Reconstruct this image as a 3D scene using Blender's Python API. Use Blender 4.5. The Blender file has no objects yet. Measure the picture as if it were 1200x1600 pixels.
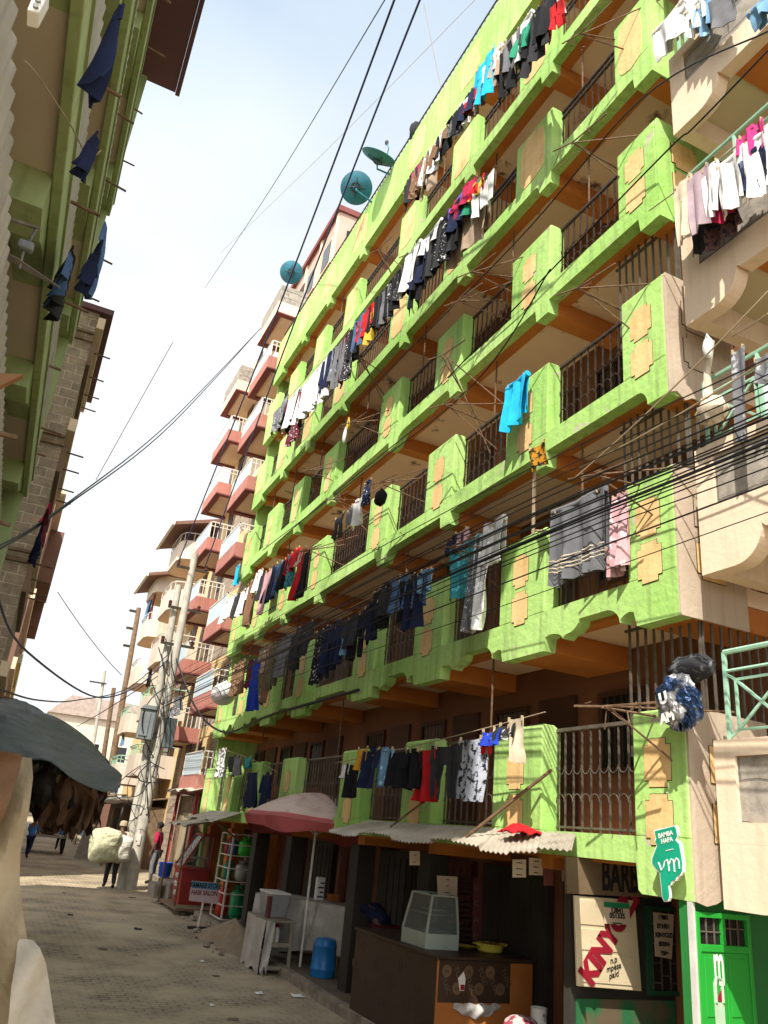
import bpy, math, random
from mathutils import Vector, Matrix
R = math.radians
random.seed(7)
SC = bpy.context.scene
COL = SC.collection
# ------------------------------------------------------------------ camera
CAMZ = 2.3
ROT = ((0.89943782, -0.24303394, -0.36324387), (-0.42686606, -0.31014288, -0.84946852), (0.09379218, 0.91910059, -0.38269718))
FPX = 1220.0
cam = bpy.data.cameras.new('camera'); camo = bpy.data.objects.new('camera', cam); COL.objects.link(camo)
cam.sensor_fit = 'VERTICAL'; cam.sensor_height = 36.0; cam.lens = 36.0 * FPX / 1600.0
cam.clip_start = 0.05; cam.clip_end = 2000
M4 = Matrix(ROT).to_4x4(); M4.translation = (0, 0, CAMZ); camo.matrix_world = M4
SC.camera = camo
# ------------------------------------------------------------------ sky and sun
SUND = Vector((1.0, 1.03, -1.68)).normalized()       # the way the light travels
SKY_STRENGTH = 0.15
w = bpy.data.worlds.new('World'); SC.world = w; w.use_nodes = True
nt = w.node_tree; nt.nodes.clear()
def nn(t, **k):
    n = nt.nodes.new(t)
    for a, b in k.items(): setattr(n, a, b)
    return n
sky = nn('ShaderNodeTexSky', sky_type='NISHITA'); sky.sun_disc = False
sky.sun_elevation = math.asin(-SUND.z); sky.sun_rotation = math.atan2(-SUND.x, -SUND.y)
sky.air_density = 1.0; sky.dust_density = 2.2; sky.ozone_density = 1.6
tc = nn('ShaderNodeTexCoord'); sep = nn('ShaderNodeSeparateXYZ'); nt.links.new(tc.outputs['Generated'], sep.inputs[0])
zz = nn('ShaderNodeMath', operation='MAXIMUM'); zz.inputs[1].default_value = 0.08; nt.links.new(sep.outputs[2], zz.inputs[0])
dx = nn('ShaderNodeMath', operation='DIVIDE'); dy = nn('ShaderNodeMath', operation='DIVIDE')
nt.links.new(sep.outputs[0], dx.inputs[0]); nt.links.new(zz.outputs[0], dx.inputs[1])
nt.links.new(sep.outputs[1], dy.inputs[0]); nt.links.new(zz.outputs[0], dy.inputs[1])
cmb = nn('ShaderNodeCombineXYZ'); nt.links.new(dx.outputs[0], cmb.inputs[0]); nt.links.new(dy.outputs[0], cmb.inputs[1])
cn = nn('ShaderNodeTexNoise'); cn.inputs['Scale'].default_value = 0.75; cn.inputs['Detail'].default_value = 7; cn.inputs['Roughness'].default_value = 0.48
nt.links.new(cmb.outputs[0], cn.inputs['Vector'])
hz = nn('ShaderNodeMapRange'); hz.inputs[1].default_value = 0.50; hz.inputs[2].default_value = 0.80; hz.inputs[3].default_value = 0.45; hz.inputs[4].default_value = -0.02
nt.links.new(sep.outputs[2], hz.inputs[0])
ad = nn('ShaderNodeMath', operation='ADD'); nt.links.new(cn.outputs[0], ad.inputs[0]); nt.links.new(hz.outputs[0], ad.inputs[1])
rp = nn('ShaderNodeValToRGB'); rp.color_ramp.elements[0].position = 0.40; rp.color_ramp.elements[1].position = 0.86
rp.color_ramp.elements[0].color = (0.12, 0.12, 0.12, 1); rp.color_ramp.elements[1].color = (1, 1, 1, 1)
nt.links.new(ad.outputs[0], rp.inputs[0])
mx = nn('ShaderNodeMixRGB'); mx.inputs[2].default_value = (4.6, 4.8, 5.0, 1)
nt.links.new(rp.outputs[0], mx.inputs[0]); veil = nn('ShaderNodeMixRGB'); veil.inputs[0].default_value = 0.55; veil.inputs[2].default_value = (2.35, 2.95, 3.25, 1); nt.links.new(sky.outputs[0], veil.inputs[1]); nt.links.new(veil.outputs[0], mx.inputs[1])
# clouds shine more on the sun's side of the sky
dt = nn('ShaderNodeVectorMath', operation='DOT_PRODUCT'); dt.inputs[1].default_value = tuple(-SUND); nt.links.new(tc.outputs['Generated'], dt.inputs[0])
dm = nn('ShaderNodeMapRange'); dm.inputs[1].default_value = 0.1; dm.inputs[2].default_value = 1.0; dm.inputs[3].default_value = 1.0; dm.inputs[4].default_value = 2.6; nt.links.new(dt.outputs['Value'], dm.inputs[0])
cc = nn('ShaderNodeVectorMath', operation='SCALE'); cc.inputs[0].default_value = (3.5, 3.6, 3.7); nt.links.new(dm.outputs[0], cc.inputs['Scale']); nt.links.new(cc.outputs[0], mx.inputs[2])
bg = nn('ShaderNodeBackground'); bg.inputs[1].default_value = SKY_STRENGTH
nt.links.new(mx.outputs[0], bg.inputs[0]); wo = nn('ShaderNodeOutputWorld'); nt.links.new(bg.outputs[0], wo.inputs[0])
sun = bpy.data.lights.new('sun', 'SUN'); sun.energy = 4.0; sun.angle = R(0.5); sun.color = (1.0, 0.955, 0.87)
suno = bpy.data.objects.new('sun', sun); COL.objects.link(suno); suno.rotation_euler = SUND.to_track_quat('-Z', 'Y').to_euler(); suno.location = (-20, -16, 40)
SC.view_settings.view_transform = 'Standard'; SC.view_settings.look = 'None'
SC.view_settings.exposure = 1.0; SC.view_settings.gamma = 1.0; SC.view_settings.use_curve_mapping = False
SC.cycles.max_bounces = 8; SC.cycles.diffuse_bounces = 6; SC.cycles.use_denoising = True
SC.cycles.caustics_reflective = False; SC.cycles.caustics_refractive = False

# ------------------------------------------------------------------ small helpers
def ray(px, py):
    c = (px - 600.0, 800.0 - py, -FPX)
    return Vector([sum(ROT[i][j] * c[j] for j in range(3)) for i in range(3)])
CP = Vector((0, 0, CAMZ))
def PX(px, py, X): d = ray(px, py); return CP + d * (X / d.x)
def PY(px, py, Y): d = ray(px, py); return CP + d * (Y / d.y)
def PZ(px, py, Z): d = ray(px, py); return CP + d * ((Z - CAMZ) / d.z)
def gz(y): return max(0.0, 0.016 * (y - 12.0))
def G(px, py, h=0.0):
    p = PZ(px, py, h)
    for _ in range(30): p = PZ(px, py, gz(p.y) + h)
    return p
def zfor(x, y, py):
    "height at which the upright through (x, y) shows at picture row py"
    best = None
    lo, hi = -2.0, 40.0
    for _ in range(50):
        m = (lo + hi) / 2; v = Vector((x, y, m)) - CP
        q = [sum(ROT[i][j] * v[i] for i in range(3)) for j in range(3)]
        r = 800 - q[1] * FPX / (-q[2])
        if r > py: lo = m
        else: hi = m
    return (lo + hi) / 2

def srgb(r, g, b):
    f = lambda c: (c / 255 / 12.92) if c / 255 <= 0.04045 else ((c / 255 + 0.055) / 1.055) ** 2.4
    return (f(r), f(g), f(b))
MATS = {}
def mat(name, col, col2=None, scale=3.0, rough=0.8, bump=0.15, bscale=None, stain=None, metal=0.0, spec=0.3, streak=None, chip=None, detail=6, dist=0.02, mixpos=(0.35, 0.7)):
    if name in MATS: return MATS[name]
    m = bpy.data.materials.new(name); m.use_nodes = True; t = m.node_tree; N = t.nodes; L = t.links
    p = N['Principled BSDF']; p.inputs['Roughness'].default_value = rough; p.inputs['Metallic'].default_value = metal
    p.inputs['Specular IOR Level'].default_value = spec
    co = N.new('ShaderNodeTexCoord'); out = co.outputs['Object']
    n = N.new('ShaderNodeTexNoise'); n.inputs['Scale'].default_value = scale; n.inputs['Detail'].default_value = detail; L.new(out, n.inputs['Vector'])
    r = N.new('ShaderNodeValToRGB'); r.color_ramp.elements[0].position, r.color_ramp.elements[1].position = mixpos
    c2 = col2 or tuple(c * 0.72 for c in col)
    r.color_ramp.elements[0].color = (*c2, 1); r.color_ramp.elements[1].color = (*col, 1); L.new(n.outputs[0], r.inputs[0])
    cur = r.outputs[0]
    if stain:            # (colour, scale, low, high): patches of dirt or peeled paint
        n2 = N.new('ShaderNodeTexNoise'); n2.inputs['Scale'].default_value = stain[1]; n2.inputs['Detail'].default_value = 8; n2.inputs['Roughness'].default_value = 0.62; L.new(out, n2.inputs['Vector'])
        r2 = N.new('ShaderNodeValToRGB'); r2.color_ramp.elements[0].position = stain[2]; r2.color_ramp.elements[1].position = stain[3]; L.new(n2.outputs[0], r2.inputs[0])
        mm = N.new('ShaderNodeMixRGB'); mm.inputs[2].default_value = (*stain[0], 1); L.new(r2.outputs[0], mm.inputs[0]); L.new(cur, mm.inputs[1]); cur = mm.outputs[0]
    if streak:           # (colour, amount): rain streaks running down
        mp = N.new('ShaderNodeMapping'); mp.inputs['Scale'].default_value = (5, 5, 0.35); L.new(out, mp.inputs[0])
        n3 = N.new('ShaderNodeTexNoise'); n3.inputs['Scale'].default_value = 2.2; n3.inputs['Detail'].default_value = 5; L.new(mp.outputs[0], n3.inputs['Vector'])
        r3 = N.new('ShaderNodeValToRGB'); r3.color_ramp.elements[0].position = 0.50; r3.color_ramp.elements[1].position = 0.76; r3.color_ramp.elements[1].color = (streak[1],) * 3 + (1,); L.new(n3.outputs[0], r3.inputs[0])
        mm = N.new('ShaderNodeMixRGB'); mm.inputs[2].default_value = (*streak[0], 1); L.new(r3.outputs[0], mm.inputs[0]); L.new(cur, mm.inputs[1]); cur = mm.outputs[0]
    if chip:             # (colour, scale, low, high): flakes where the paint is gone
        n5 = N.new('ShaderNodeTexNoise'); n5.inputs['Scale'].default_value = chip[1]; n5.inputs['Detail'].default_value = 10; n5.inputs['Roughness'].default_value = 0.7; n5.inputs['Distortion'].default_value = 0.6; L.new(out, n5.inputs['Vector'])
        r5 = N.new('ShaderNodeValToRGB'); r5.color_ramp.elements[0].position = chip[2]; r5.color_ramp.elements[1].position = chip[3]; L.new(n5.outputs[0], r5.inputs[0])
        mm = N.new('ShaderNodeMixRGB'); mm.inputs[2].default_value = (*chip[0], 1); L.new(r5.outputs[0], mm.inputs[0]); L.new(cur, mm.inputs[1]); cur = mm.outputs[0]
    L.new(cur, p.inputs['Base Color'])
    if bump:
        n4 = N.new('ShaderNodeTexNoise'); n4.inputs['Scale'].default_value = bscale or scale * 6; n4.inputs['Detail'].default_value = 8; L.new(out, n4.inputs['Vector'])
        b = N.new('ShaderNodeBump'); b.inputs['Strength'].default_value = bump; b.inputs['Distance'].default_value = dist; L.new(n4.outputs[0], b.inputs['Height']); L.new(b.outputs[0], p.inputs['Normal'])
    MATS[name] = m; return m
def brickmat(name, c1, c2, mortar, bw, bh, axes='yz', msize=0.02, rough=0.9, bump=0.5, dirt=None, dscale=0.8, dpos=(0.4, 0.7), offset=0.5):
    if name in MATS: return MATS[name]
    m = bpy.data.materials.new(name); m.use_nodes = True; t = m.node_tree; N = t.nodes; L = t.links
    p = N['Principled BSDF']; p.inputs['Roughness'].default_value = rough; p.inputs['Specular IOR Level'].default_value = 0.25
    co = N.new('ShaderNodeTexCoord'); s = N.new('ShaderNodeSeparateXYZ'); L.new(co.outputs['Object'], s.inputs[0])
    c = N.new('ShaderNodeCombineXYZ'); ix = 'xyz'.index(axes[0]); iy = 'xyz'.index(axes[1])
    nz = N.new('ShaderNodeTexNoise'); nz.inputs['Scale'].default_value = 2.5; L.new(co.outputs['Object'], nz.inputs['Vector'])
    ma = N.new('ShaderNodeMath'); ma.operation = 'MULTIPLY_ADD'; ma.inputs[1].default_value = bh * 0.35; L.new(nz.outputs[0], ma.inputs[0]); L.new(s.outputs[iy], ma.inputs[2])
    L.new(s.outputs[ix], c.inputs[0]); L.new(ma.outputs[0], c.inputs[1])
    b = N.new('ShaderNodeTexBrick'); b.offset = offset; b.inputs['Scale'].default_value = 1.0; b.inputs['Brick Width'].default_value = bw; b.inputs['Row Height'].default_value = bh
    b.inputs['Mortar Size'].default_value = msize; b.inputs['Mortar Smooth'].default_value = 0.3; b.inputs['Bias'].default_value = 0.0
    b.inputs['Color1'].default_value = (*c1, 1); b.inputs['Color2'].default_value = (*c2, 1); b.inputs['Mortar'].default_value = (*mortar, 1); L.new(c.outputs[0], b.inputs['Vector'])
    cur = b.outputs['Color']
    n = N.new('ShaderNodeTexNoise'); n.inputs['Scale'].default_value = 9; n.inputs['Detail'].default_value = 8; L.new(co.outputs['Object'], n.inputs['Vector'])
    r = N.new('ShaderNodeValToRGB'); r.color_ramp.elements[0].position = 0.3; r.color_ramp.elements[1].position = 0.7; r.color_ramp.elements[0].color = (0.6, 0.6, 0.6, 1); L.new(n.outputs[0], r.inputs[0])
    mu = N.new('ShaderNodeMixRGB'); mu.blend_type = 'MULTIPLY'; mu.inputs[0].default_value = 1.0; L.new(cur, mu.inputs[1]); L.new(r.outputs[0], mu.inputs[2]); cur = mu.outputs[0]
    if dirt:
        n2 = N.new('ShaderNodeTexNoise'); n2.inputs['Scale'].default_value = dscale; n2.inputs['Detail'].default_value = 9; n2.inputs['Roughness'].default_value = 0.6; L.new(co.outputs['Object'], n2.inputs['Vector'])
        r2 = N.new('ShaderNodeValToRGB'); r2.color_ramp.elements[0].position, r2.color_ramp.elements[1].position = dpos; L.new(n2.outputs[0], r2.inputs[0])
        mm = N.new('ShaderNodeMixRGB'); mm.inputs[2].default_value = (*dirt, 1); L.new(r2.outputs[0], mm.inputs[0]); L.new(cur, mm.inputs[1]); cur = mm.outputs[0]
    L.new(cur, p.inputs['Base Color'])
    sub = N.new('ShaderNodeMath'); sub.operation = 'MULTIPLY_ADD'; sub.inputs[1].default_value = -1.0; L.new(b.outputs['Fac'], sub.inputs[0])
    mu2 = N.new('ShaderNodeMath'); mu2.operation = 'MULTIPLY'; mu2.inputs[1].default_value = 0.6; L.new(n.outputs[0], mu2.inputs[0]); L.new(mu2.outputs[0], sub.inputs[2])
    bu = N.new('ShaderNodeBump'); bu.inputs['Strength'].default_value = bump; bu.inputs['Distance'].default_value = 0.03; L.new(sub.outputs[0], bu.inputs['Height']); L.new(bu.outputs[0], p.inputs['Normal'])
    MATS[name] = m; return m

class MB:
    def __init__(s): s.v = []; s.f = []
    def add(s, vs, fs):
        b = len(s.v); s.v += [tuple(q) for q in vs]; s.f += [tuple(b + i for i in f) for f in fs]; return s
    def box(s, x0, x1, y0, y1, z0, z1):
        if x0 > x1: x0, x1 = x1, x0
        if y0 > y1: y0, y1 = y1, y0
        if z0 > z1: z0, z1 = z1, z0
        return s.add([(x0, y0, z0), (x1, y0, z0), (x1, y1, z0), (x0, y1, z0), (x0, y0, z1), (x1, y0, z1), (x1, y1, z1), (x0, y1, z1)],
                     [(0, 3, 2, 1), (4, 5, 6, 7), (0, 1, 5, 4), (1, 2, 6, 5), (2, 3, 7, 6), (3, 0, 4, 7)])
    def hexa(s, a, b):       # a, b: two matching quads
        return s.add(list(a) + list(b), [(3, 2, 1, 0), (4, 5, 6, 7), (0, 1, 5, 4), (1, 2, 6, 5), (2, 3, 7, 6), (3, 0, 4, 7)])
    def prism(s, poly, axis, a, b):      # polygon in the plane across axis
        def P(q, t):
            return {'x': (t, q[0], q[1]), 'y': (q[0], t, q[1]), 'z': (q[0], q[1], t)}[axis]
        n = len(poly); vs = [P(q, a) for q in poly] + [P(q, b) for q in poly]
        fs = [tuple(range(n)), tuple(range(2 * n - 1, n - 1, -1))] + [(i, (i + 1) % n + 0, (i + 1) % n + n, i + n)[::-1] for i in range(n)]
        return s.add(vs, fs)
    def tube(s, pts, r, n=6, closed=False, caps=True):
        pts = [Vector(p) for p in pts]; k = len(pts); base = len(s.v); rr = r if isinstance(r, (list, tuple)) else [r] * k
        up = None
        for i, p in enumerate(pts):
            if closed: d = pts[(i + 1) % k] - pts[i - 1]
            else: d = pts[min(i + 1, k - 1)] - pts[max(i - 1, 0)]
            if d.length < 1e-9: d = Vector((0, 0, 1))
            d.normalize()
            if up is None: up = d.orthogonal().normalized()
            up = (up - d * up.dot(d)); up = up.normalized() if up.length > 1e-6 else d.orthogonal().normalized()
            sd = d.cross(up)
            for j in range(n):
                a = 2 * math.pi * j / n; q = p + (up * math.cos(a) + sd * math.sin(a)) * rr[i]; s.v.append(tuple(q))
        for i in range(k if closed else k - 1):
            for j in range(n):
                a = base + i * n; b = base + ((i + 1) % k) * n
                s.f.append((a + j, a + (j + 1) % n, b + (j + 1) % n, b + j))
        if caps and not closed:
            s.f.append(tuple(base + j for j in range(n))[::-1]); s.f.append(tuple(base + (k - 1) * n + j for j in range(n)))
        return s
    def lathe(s, prof, c, n=20, caps=True):
        b = len(s.v)
        for r, z in prof:
            for j in range(n):
                a = 2 * math.pi * j / n; s.v.append((c[0] + r * math.cos(a), c[1] + r * math.sin(a), c[2] + z))
        for i in range(len(prof) - 1):
            for j in range(n): s.f.append((b + i * n + j, b + i * n + (j + 1) % n, b + (i + 1) * n + (j + 1) % n, b + (i + 1) * n + j))
        if caps:
            s.f.append(tuple(b + j for j in range(n))[::-1]); s.f.append(tuple(b + (len(prof) - 1) * n + j for j in range(n)))
        return s
    def grid(s, fn, nu, nv, thick=0.0, tdir=(1, 0, 0)):
        "fn(u, v) -> point; a sheet, closed to a slab when thick"
        b = len(s.v); T = Vector(tdir) * thick
        for k in range(2 if thick else 1):
            for j in range(nv + 1):
                for i in range(nu + 1):
                    p = Vector(fn(i / nu, j / nv)) + T * k; s.v.append(tuple(p))
        W = nu + 1; H = (nu + 1) * (nv + 1)
        for j in range(nv):
            for i in range(nu):
                q = b + j * W + i; s.f.append((q, q + 1, q + W + 1, q + W))
                if thick: s.f.append((q + H, q + W + H, q + W + 1 + H, q + 1 + H))
        if thick:
            for i in range(nu):
                q = b + i; s.f.append((q, q + H, q + 1 + H, q + 1)); q = b + nv * W + i; s.f.append((q, q + 1, q + 1 + H, q + H))
            for j in range(nv):
                q = b + j * W; s.f.append((q, q + W, q + W + H, q + H)); q = b + j * W + nu; s.f.append((q, q + H, q + W + H, q + W))
        return s
    def ball(s, c, r, n=10, m=7, sq=(1, 1, 1), jit=0.0):
        b = len(s.v)
        for i in range(m + 1):
            th = math.pi * i / m
            for j in range(n):
                ph = 2 * math.pi * j / n; k = 1 + (random.uniform(-jit, jit) if 0 < i < m else 0)
                s.v.append((c[0] + r * sq[0] * k * math.sin(th) * math.cos(ph), c[1] + r * sq[1] * k * math.sin(th) * math.sin(ph), c[2] + r * sq[2] * k * math.cos(th)))
        for i in range(m):
            for j in range(n): s.f.append((b + i * n + j, b + (i + 1) * n + j, b + (i + 1) * n + (j + 1) % n, b + i * n + (j + 1) % n))
        return s

def smooth(o, ang=None):
    o.data.polygons.foreach_set('use_smooth', [True] * len(o.data.polygons))
    if ang: 
        try: o.data.set_sharp_from_angle(angle=R(ang))
        except Exception: pass
def thing(name, label, cat, loc=(0, 0, 0), group=None, kind=None):
    o = bpy.data.objects.new(name, None); COL.objects.link(o); o.location = loc; o.empty_display_size = 0.2
    o['label'] = label; o['category'] = cat
    if group: o['group'] = group
    if kind: o['kind'] = kind
    return o
def obj(name, mb, m, parent=None, label=None, cat=None, group=None, kind=None, sm=False, bevel=0.0, ang=40):
    me = bpy.data.meshes.new(name); me.from_pydata(mb.v, [], mb.f); me.update()
    import bmesh
    bm = bmesh.new(); bm.from_mesh(me); bmesh.ops.recalc_face_normals(bm, faces=bm.faces); bm.to_mesh(me); bm.free()
    for mm in (m if isinstance(m, (list, tuple)) else [m]): me.materials.append(mm)
    o = bpy.data.objects.new(name, me); COL.objects.link(o)
    if parent is not None:
        o.parent = parent; o.matrix_parent_inverse = pinv(parent)
    if label: o['label'] = label
    if cat: o['category'] = cat
    if group: o['group'] = group
    if kind: o['kind'] = kind
    if sm: smooth(o, ang)
    if bevel:
        bv = o.modifiers.new('bevel', 'BEVEL'); bv.width = bevel; bv.segments = 2; bv.limit_method = 'ANGLE'
    return o
def world_of(o):
    m = Matrix.LocRotScale(o.location, o.rotation_euler, o.scale)
    if o.parent is not None: m = world_of(o.parent) @ o.matrix_parent_inverse @ m
    return m
def pinv(o): return world_of(o).inverted()
def text(body, size, m, parent, loc, rot, name='lettering', extrude=0.002, align='CENTER', bold=0.0, label=None, sx=1.0, sy=1.0, shear=0.0):
    c = bpy.data.curves.new(name, 'FONT'); c.body = body; c.size = size; c.extrude = extrude; c.align_x = align; c.align_y = 'CENTER'; c.offset = bold; c.shear = shear
    t = bpy.data.objects.new(name, c); dg = None
    COL.objects.link(t); t.location = loc; t.rotation_euler = rot; t.scale = (sx, sy, 1)
    c.materials.append(m)
    if parent is not None: t.parent = parent; t.matrix_parent_inverse = pinv(parent)
    if label: t['label'] = label
    return t
FACE_NY = (R(90), 0, 0)                    # lettering that faces -y
FACE_NX = (R(90), 0, R(-90))               # lettering that faces -x (towards the street)

# ------------------------------------------------------------------ materials
GREEN = mat('lime_plaster', (0.42, 0.62, 0.20), (0.28, 0.50, 0.11), 0.7, 0.85, 0.4, 12, stain=((0.17, 0.22, 0.09), 1.6, 0.58, 0.84), streak=((0.14, 0.19, 0.07), 0.6), chip=((0.46, 0.41, 0.30), 4.5, 0.615, 0.64), spec=0.2, detail=10, dist=0.03, mixpos=(0.30, 0.66))
YEL = mat('ochre_paint', (0.78, 0.54, 0.25), (0.64, 0.41, 0.17), 2.2, 0.85, 0.3, 20, stain=((0.42, 0.25, 0.10), 4.5, 0.56, 0.8), streak=((.3, .2, .1), .35))
GROOVE = mat('panel_groove', (0.07, 0.06, 0.03), bump=0)
ORANGE = mat('orange_paint', (0.50, 0.175, 0.03), (0.40, 0.13, 0.022), 2, 0.75, 0.2, 25, stain=((0.2, 0.09, 0.03), 4, 0.62, 0.78))
SOFFIT = mat('cream_ceiling', (0.78, 0.60, 0.43), (0.70, 0.53, 0.37), 1.0, 0.85, 0.2, 12)
SOFFIT_D = mat('peeling_ceiling', (0.78, 0.60, 0.43), (0.70, 0.53, 0.37), 1.0, 0.85, 0.4, 12, stain=((0.13, 0.085, 0.05), 1.5, 0.60, 0.66))
BEIGE_PL = mat('beige_plaster', (0.50, 0.40, 0.30), (0.42, 0.335, 0.25), 1.5, 0.85, 0.3, 20, streak=((0.2, 0.15, 0.1), 0.4))
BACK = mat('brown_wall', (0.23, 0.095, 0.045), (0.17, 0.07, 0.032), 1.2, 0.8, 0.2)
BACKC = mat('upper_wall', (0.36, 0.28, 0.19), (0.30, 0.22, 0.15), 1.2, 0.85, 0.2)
DOOR = mat('dark_door', (0.075, 0.030, 0.015), (0.05, 0.02, 0.01), 2, 0.5, 0.1)
GLASSD = mat('dark_pane', (0.015, 0.015, 0.014), rough=0.15, bump=0, spec=0.5)
IRON = mat('dark_iron', (0.035, 0.027, 0.022), (0.06, 0.04, 0.028), 9, 0.55, 0.2, metal=0.3)
IRONG = mat('grey_iron', (0.16, 0.14, 0.115), (0.10, 0.08, 0.06), 9, 0.55, 0.2, metal=0.3)
RUST = mat('rusty_rod', (0.20, 0.12, 0.07), (0.10, 0.055, 0.03), 14, 0.8, 0.3)
CABLE = mat('black_cable', (0.012, 0.012, 0.016), bump=0, rough=0.5)
CABLEB = mat('blue_cable', (0.03, 0.035, 0.12), bump=0, rough=0.5)
CORD = mat('tan_cord', (0.36, 0.27, 0.17), bump=0, rough=0.9)
CREAM = mat('cream_paint', (0.74, 0.58, 0.42), (0.68, 0.53, 0.38), 1.5, 0.8, 0.2, 18, streak=((0.4, 0.28, 0.18), 0.3))
CREAM_S = mat('cream_soffit', (0.58, 0.50, 0.33), (0.5, 0.43, 0.28), 1.2, 0.85, 0.15)
CONC = mat('pole_concrete', (0.46, 0.43, 0.36), (0.33, 0.30, 0.25), 4, 0.9, 0.3, 30, stain=((0.16, 0.14, 0.12), 5, 0.62, 0.8))
WOOD = mat('old_wood', (0.22, 0.15, 0.09), (0.13, 0.085, 0.05), 6, 0.85, 0.3)
MINT = mat('mint_rail', (0.33, 0.55, 0.40), (0.28, 0.47, 0.34), 6, 0.5, 0.1, stain=((0.2, 0.11, 0.06), 9, 0.66, 0.75))
PINK = mat('terracotta_paint', (0.45, 0.185, 0.14), (0.36, 0.145, 0.11), 1.2, 0.8, 0.3, streak=((0.22, 0.09, 0.07), 0.6), stain=((.5, .36, .28), 3.2, .62, .8))
PINKD = mat('maroon_paint', (0.20, 0.055, 0.05), (0.16, 0.045, 0.04), 1.5, 0.75, 0.2)
STONE = brickmat('stone_blocks', (0.40, 0.35, 0.29), (0.34, 0.30, 0.25), (0.22, 0.19, 0.155), 0.62, 0.30, 'yz', 0.012, bump=0.7)
WSTONE = brickmat('dressed_stone', (0.46, 0.36, 0.27), (0.37, 0.29, 0.22), (0.25, 0.19, 0.135), 0.45, 0.22, 'yz', 0.014, bump=0.7, dirt=(.28, .21, .15), dscale=.8, dpos=(.5, .8))
YWALL = mat('yellow_wall', (0.66, 0.48, 0.24), (0.6, 0.43, 0.2), 1.5, 0.8, 0.15)
PANEL_B = mat('frosted_panel', (0.50, 0.58, 0.62), (0.43, 0.52, 0.57), 1.2, 0.3, 0.05, spec=0.5)
WHITE = mat('white_metal', (0.70, 0.66, 0.58), (0.6, 0.55, 0.47), 6, 0.5, 0.1)
LGREEN = mat('olive_green_paint', (0.36, 0.43, 0.20), (0.29, 0.36, 0.15), 1.6, 0.75, 0.2, 20, streak=((0.1, 0.13, 0.05), 0.4))
LSOFF = mat('brown_soffit', (0.60, 0.51, 0.38), (0.54, 0.45, 0.33), 0.8, 0.8, 0.15)
SHEET = mat('grey_sheet_iron', (0.38, 0.35, 0.30), (0.28, 0.26, 0.22), 2, 0.55, 0.2, metal=0.2)
ROOF_M = mat('maroon_roof', (0.13, 0.055, 0.06), (0.10, 0.045, 0.05), 1, 0.6, 0.1)

# ================================================================== SETTING
PAVER = brickmat('street_pavers', (0.36, 0.29, 0.195), (0.28, 0.225, 0.15), (0.14, 0.11, 0.073), 0.24, 0.12, 'xy', 0.014, rough=0.88, bump=0.9, dirt=(0.41, 0.33, 0.22), dscale=0.8, dpos=(0.36, 0.60))
KERBM = mat('kerb_stone', (0.30, 0.25, 0.19), (0.2, 0.165, 0.125), 5, 0.9, 0.4, 25, stain=((0.1, 0.08, 0.06), 3, 0.5, 0.75))
DIRT = mat('packed_earth', (0.17, 0.13, 0.09), (0.10, 0.075, 0.052), 1.5, 0.95, 0.5, 18)
mb = MB()
ys = [-30, -5, 0, 4, 8, 10, 12, 14, 18, 24, 32, 45, 70, 130, 400]
xs = [-400, -60, -8, 0, 5.0, 8, 60, 400]
for j, y in enumerate(ys):
    for x in xs: mb.v.append((x, y, gz(y)))
for j in range(len(ys) - 1):
    for i in range(len(xs) - 1):
        a = j * len(xs) + i; mb.f.append((a, a + 1, a + len(xs) + 1, a + len(xs)))
obj('street', mb, PAVER, kind='structure', label='brown interlocking paver street in shade', cat='street')
mb = MB(); sl = 0.12
mb.hexa([(5.14, 2, gz(2)), (6.7, 2, gz(2)), (6.7, 12, 0), (5.14, 12, 0)], [(5.14, 2, sl), (6.7, 2, sl), (6.7, 12, sl), (5.14, 12, sl)])
mb.hexa([(5.14, 12, 0), (6.7, 12, 0), (6.7, 22.8, gz(22.8) - .02), (5.14, 22.8, gz(22.8) - .02)], [(5.14, 12, sl), (6.7, 12, sl), (6.7, 22.8, gz(22.8) + sl), (5.14, 22.8, gz(22.8) + sl)])
obj('pavement', mb, DIRT, kind='structure', label='narrow earth and concrete pavement under the balconies', cat='pavement')
mb = MB(); y = 3.0
while y < 22:
    L_ = random.uniform(0.7, 0.95); y1 = min(22.3, y + L_ - 0.02); j = random.uniform(-.012, .012); zt = random.uniform(.12, .15)
    mb.hexa([(4.99 + j, y, gz(y) - .03), (5.138, y, gz(y) - .03), (5.138, y1, gz(y1) - .03), (4.99 + j, y1, gz(y1) - .03)], [(5.0 + j, y, gz(y) + zt), (5.138, y, gz(y) + zt + .004), (5.138, y1, gz(y1) + zt + .004), (5.0 + j, y1, gz(y1) + zt)])
    y += L_
obj('kerb', mb, KERBM, kind='structure', bevel=0.012, label='worn kerb stones along the pavement', cat='kerb')

# ================================================================== GREEN APARTMENT BUILDING
FX = 5.2
ZB = [None, 2.06, 4.40, 6.74, 9.07, 11.41, 13.74, 16.03]
PIL = [(5.15, 5.80), (7.20, 8.14), (9.62, 10.50), (11.96, 12.85), (15.18, 16.07), (17.5, 18.3), (19.65, 20.6), (21.75, 22.8)]
BT = 0.46; PT = 1.53; LIFT = 0.20; SLAB = 0.27
gb = thing('apartment_building', 'lime green apartment building with ochre panels, orange beams and six floors of balconies', 'building', (FX, 5.15, 0))
def arc(y0, z0, y1, z1, kind, n=5):
    out = []
    for i in range(1, n + 1):
        t = i / n * math.pi / 2
        if kind == 'a': out.append((y0 + (y1 - y0) * math.sin(t), z0 + (z1 - z0) * (1 - math.cos(t))))
        else: out.append((y0 + (y1 - y0) * (1 - math.cos(t)), z0 + (z1 - z0) * math.sin(t)))
    return out
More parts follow.
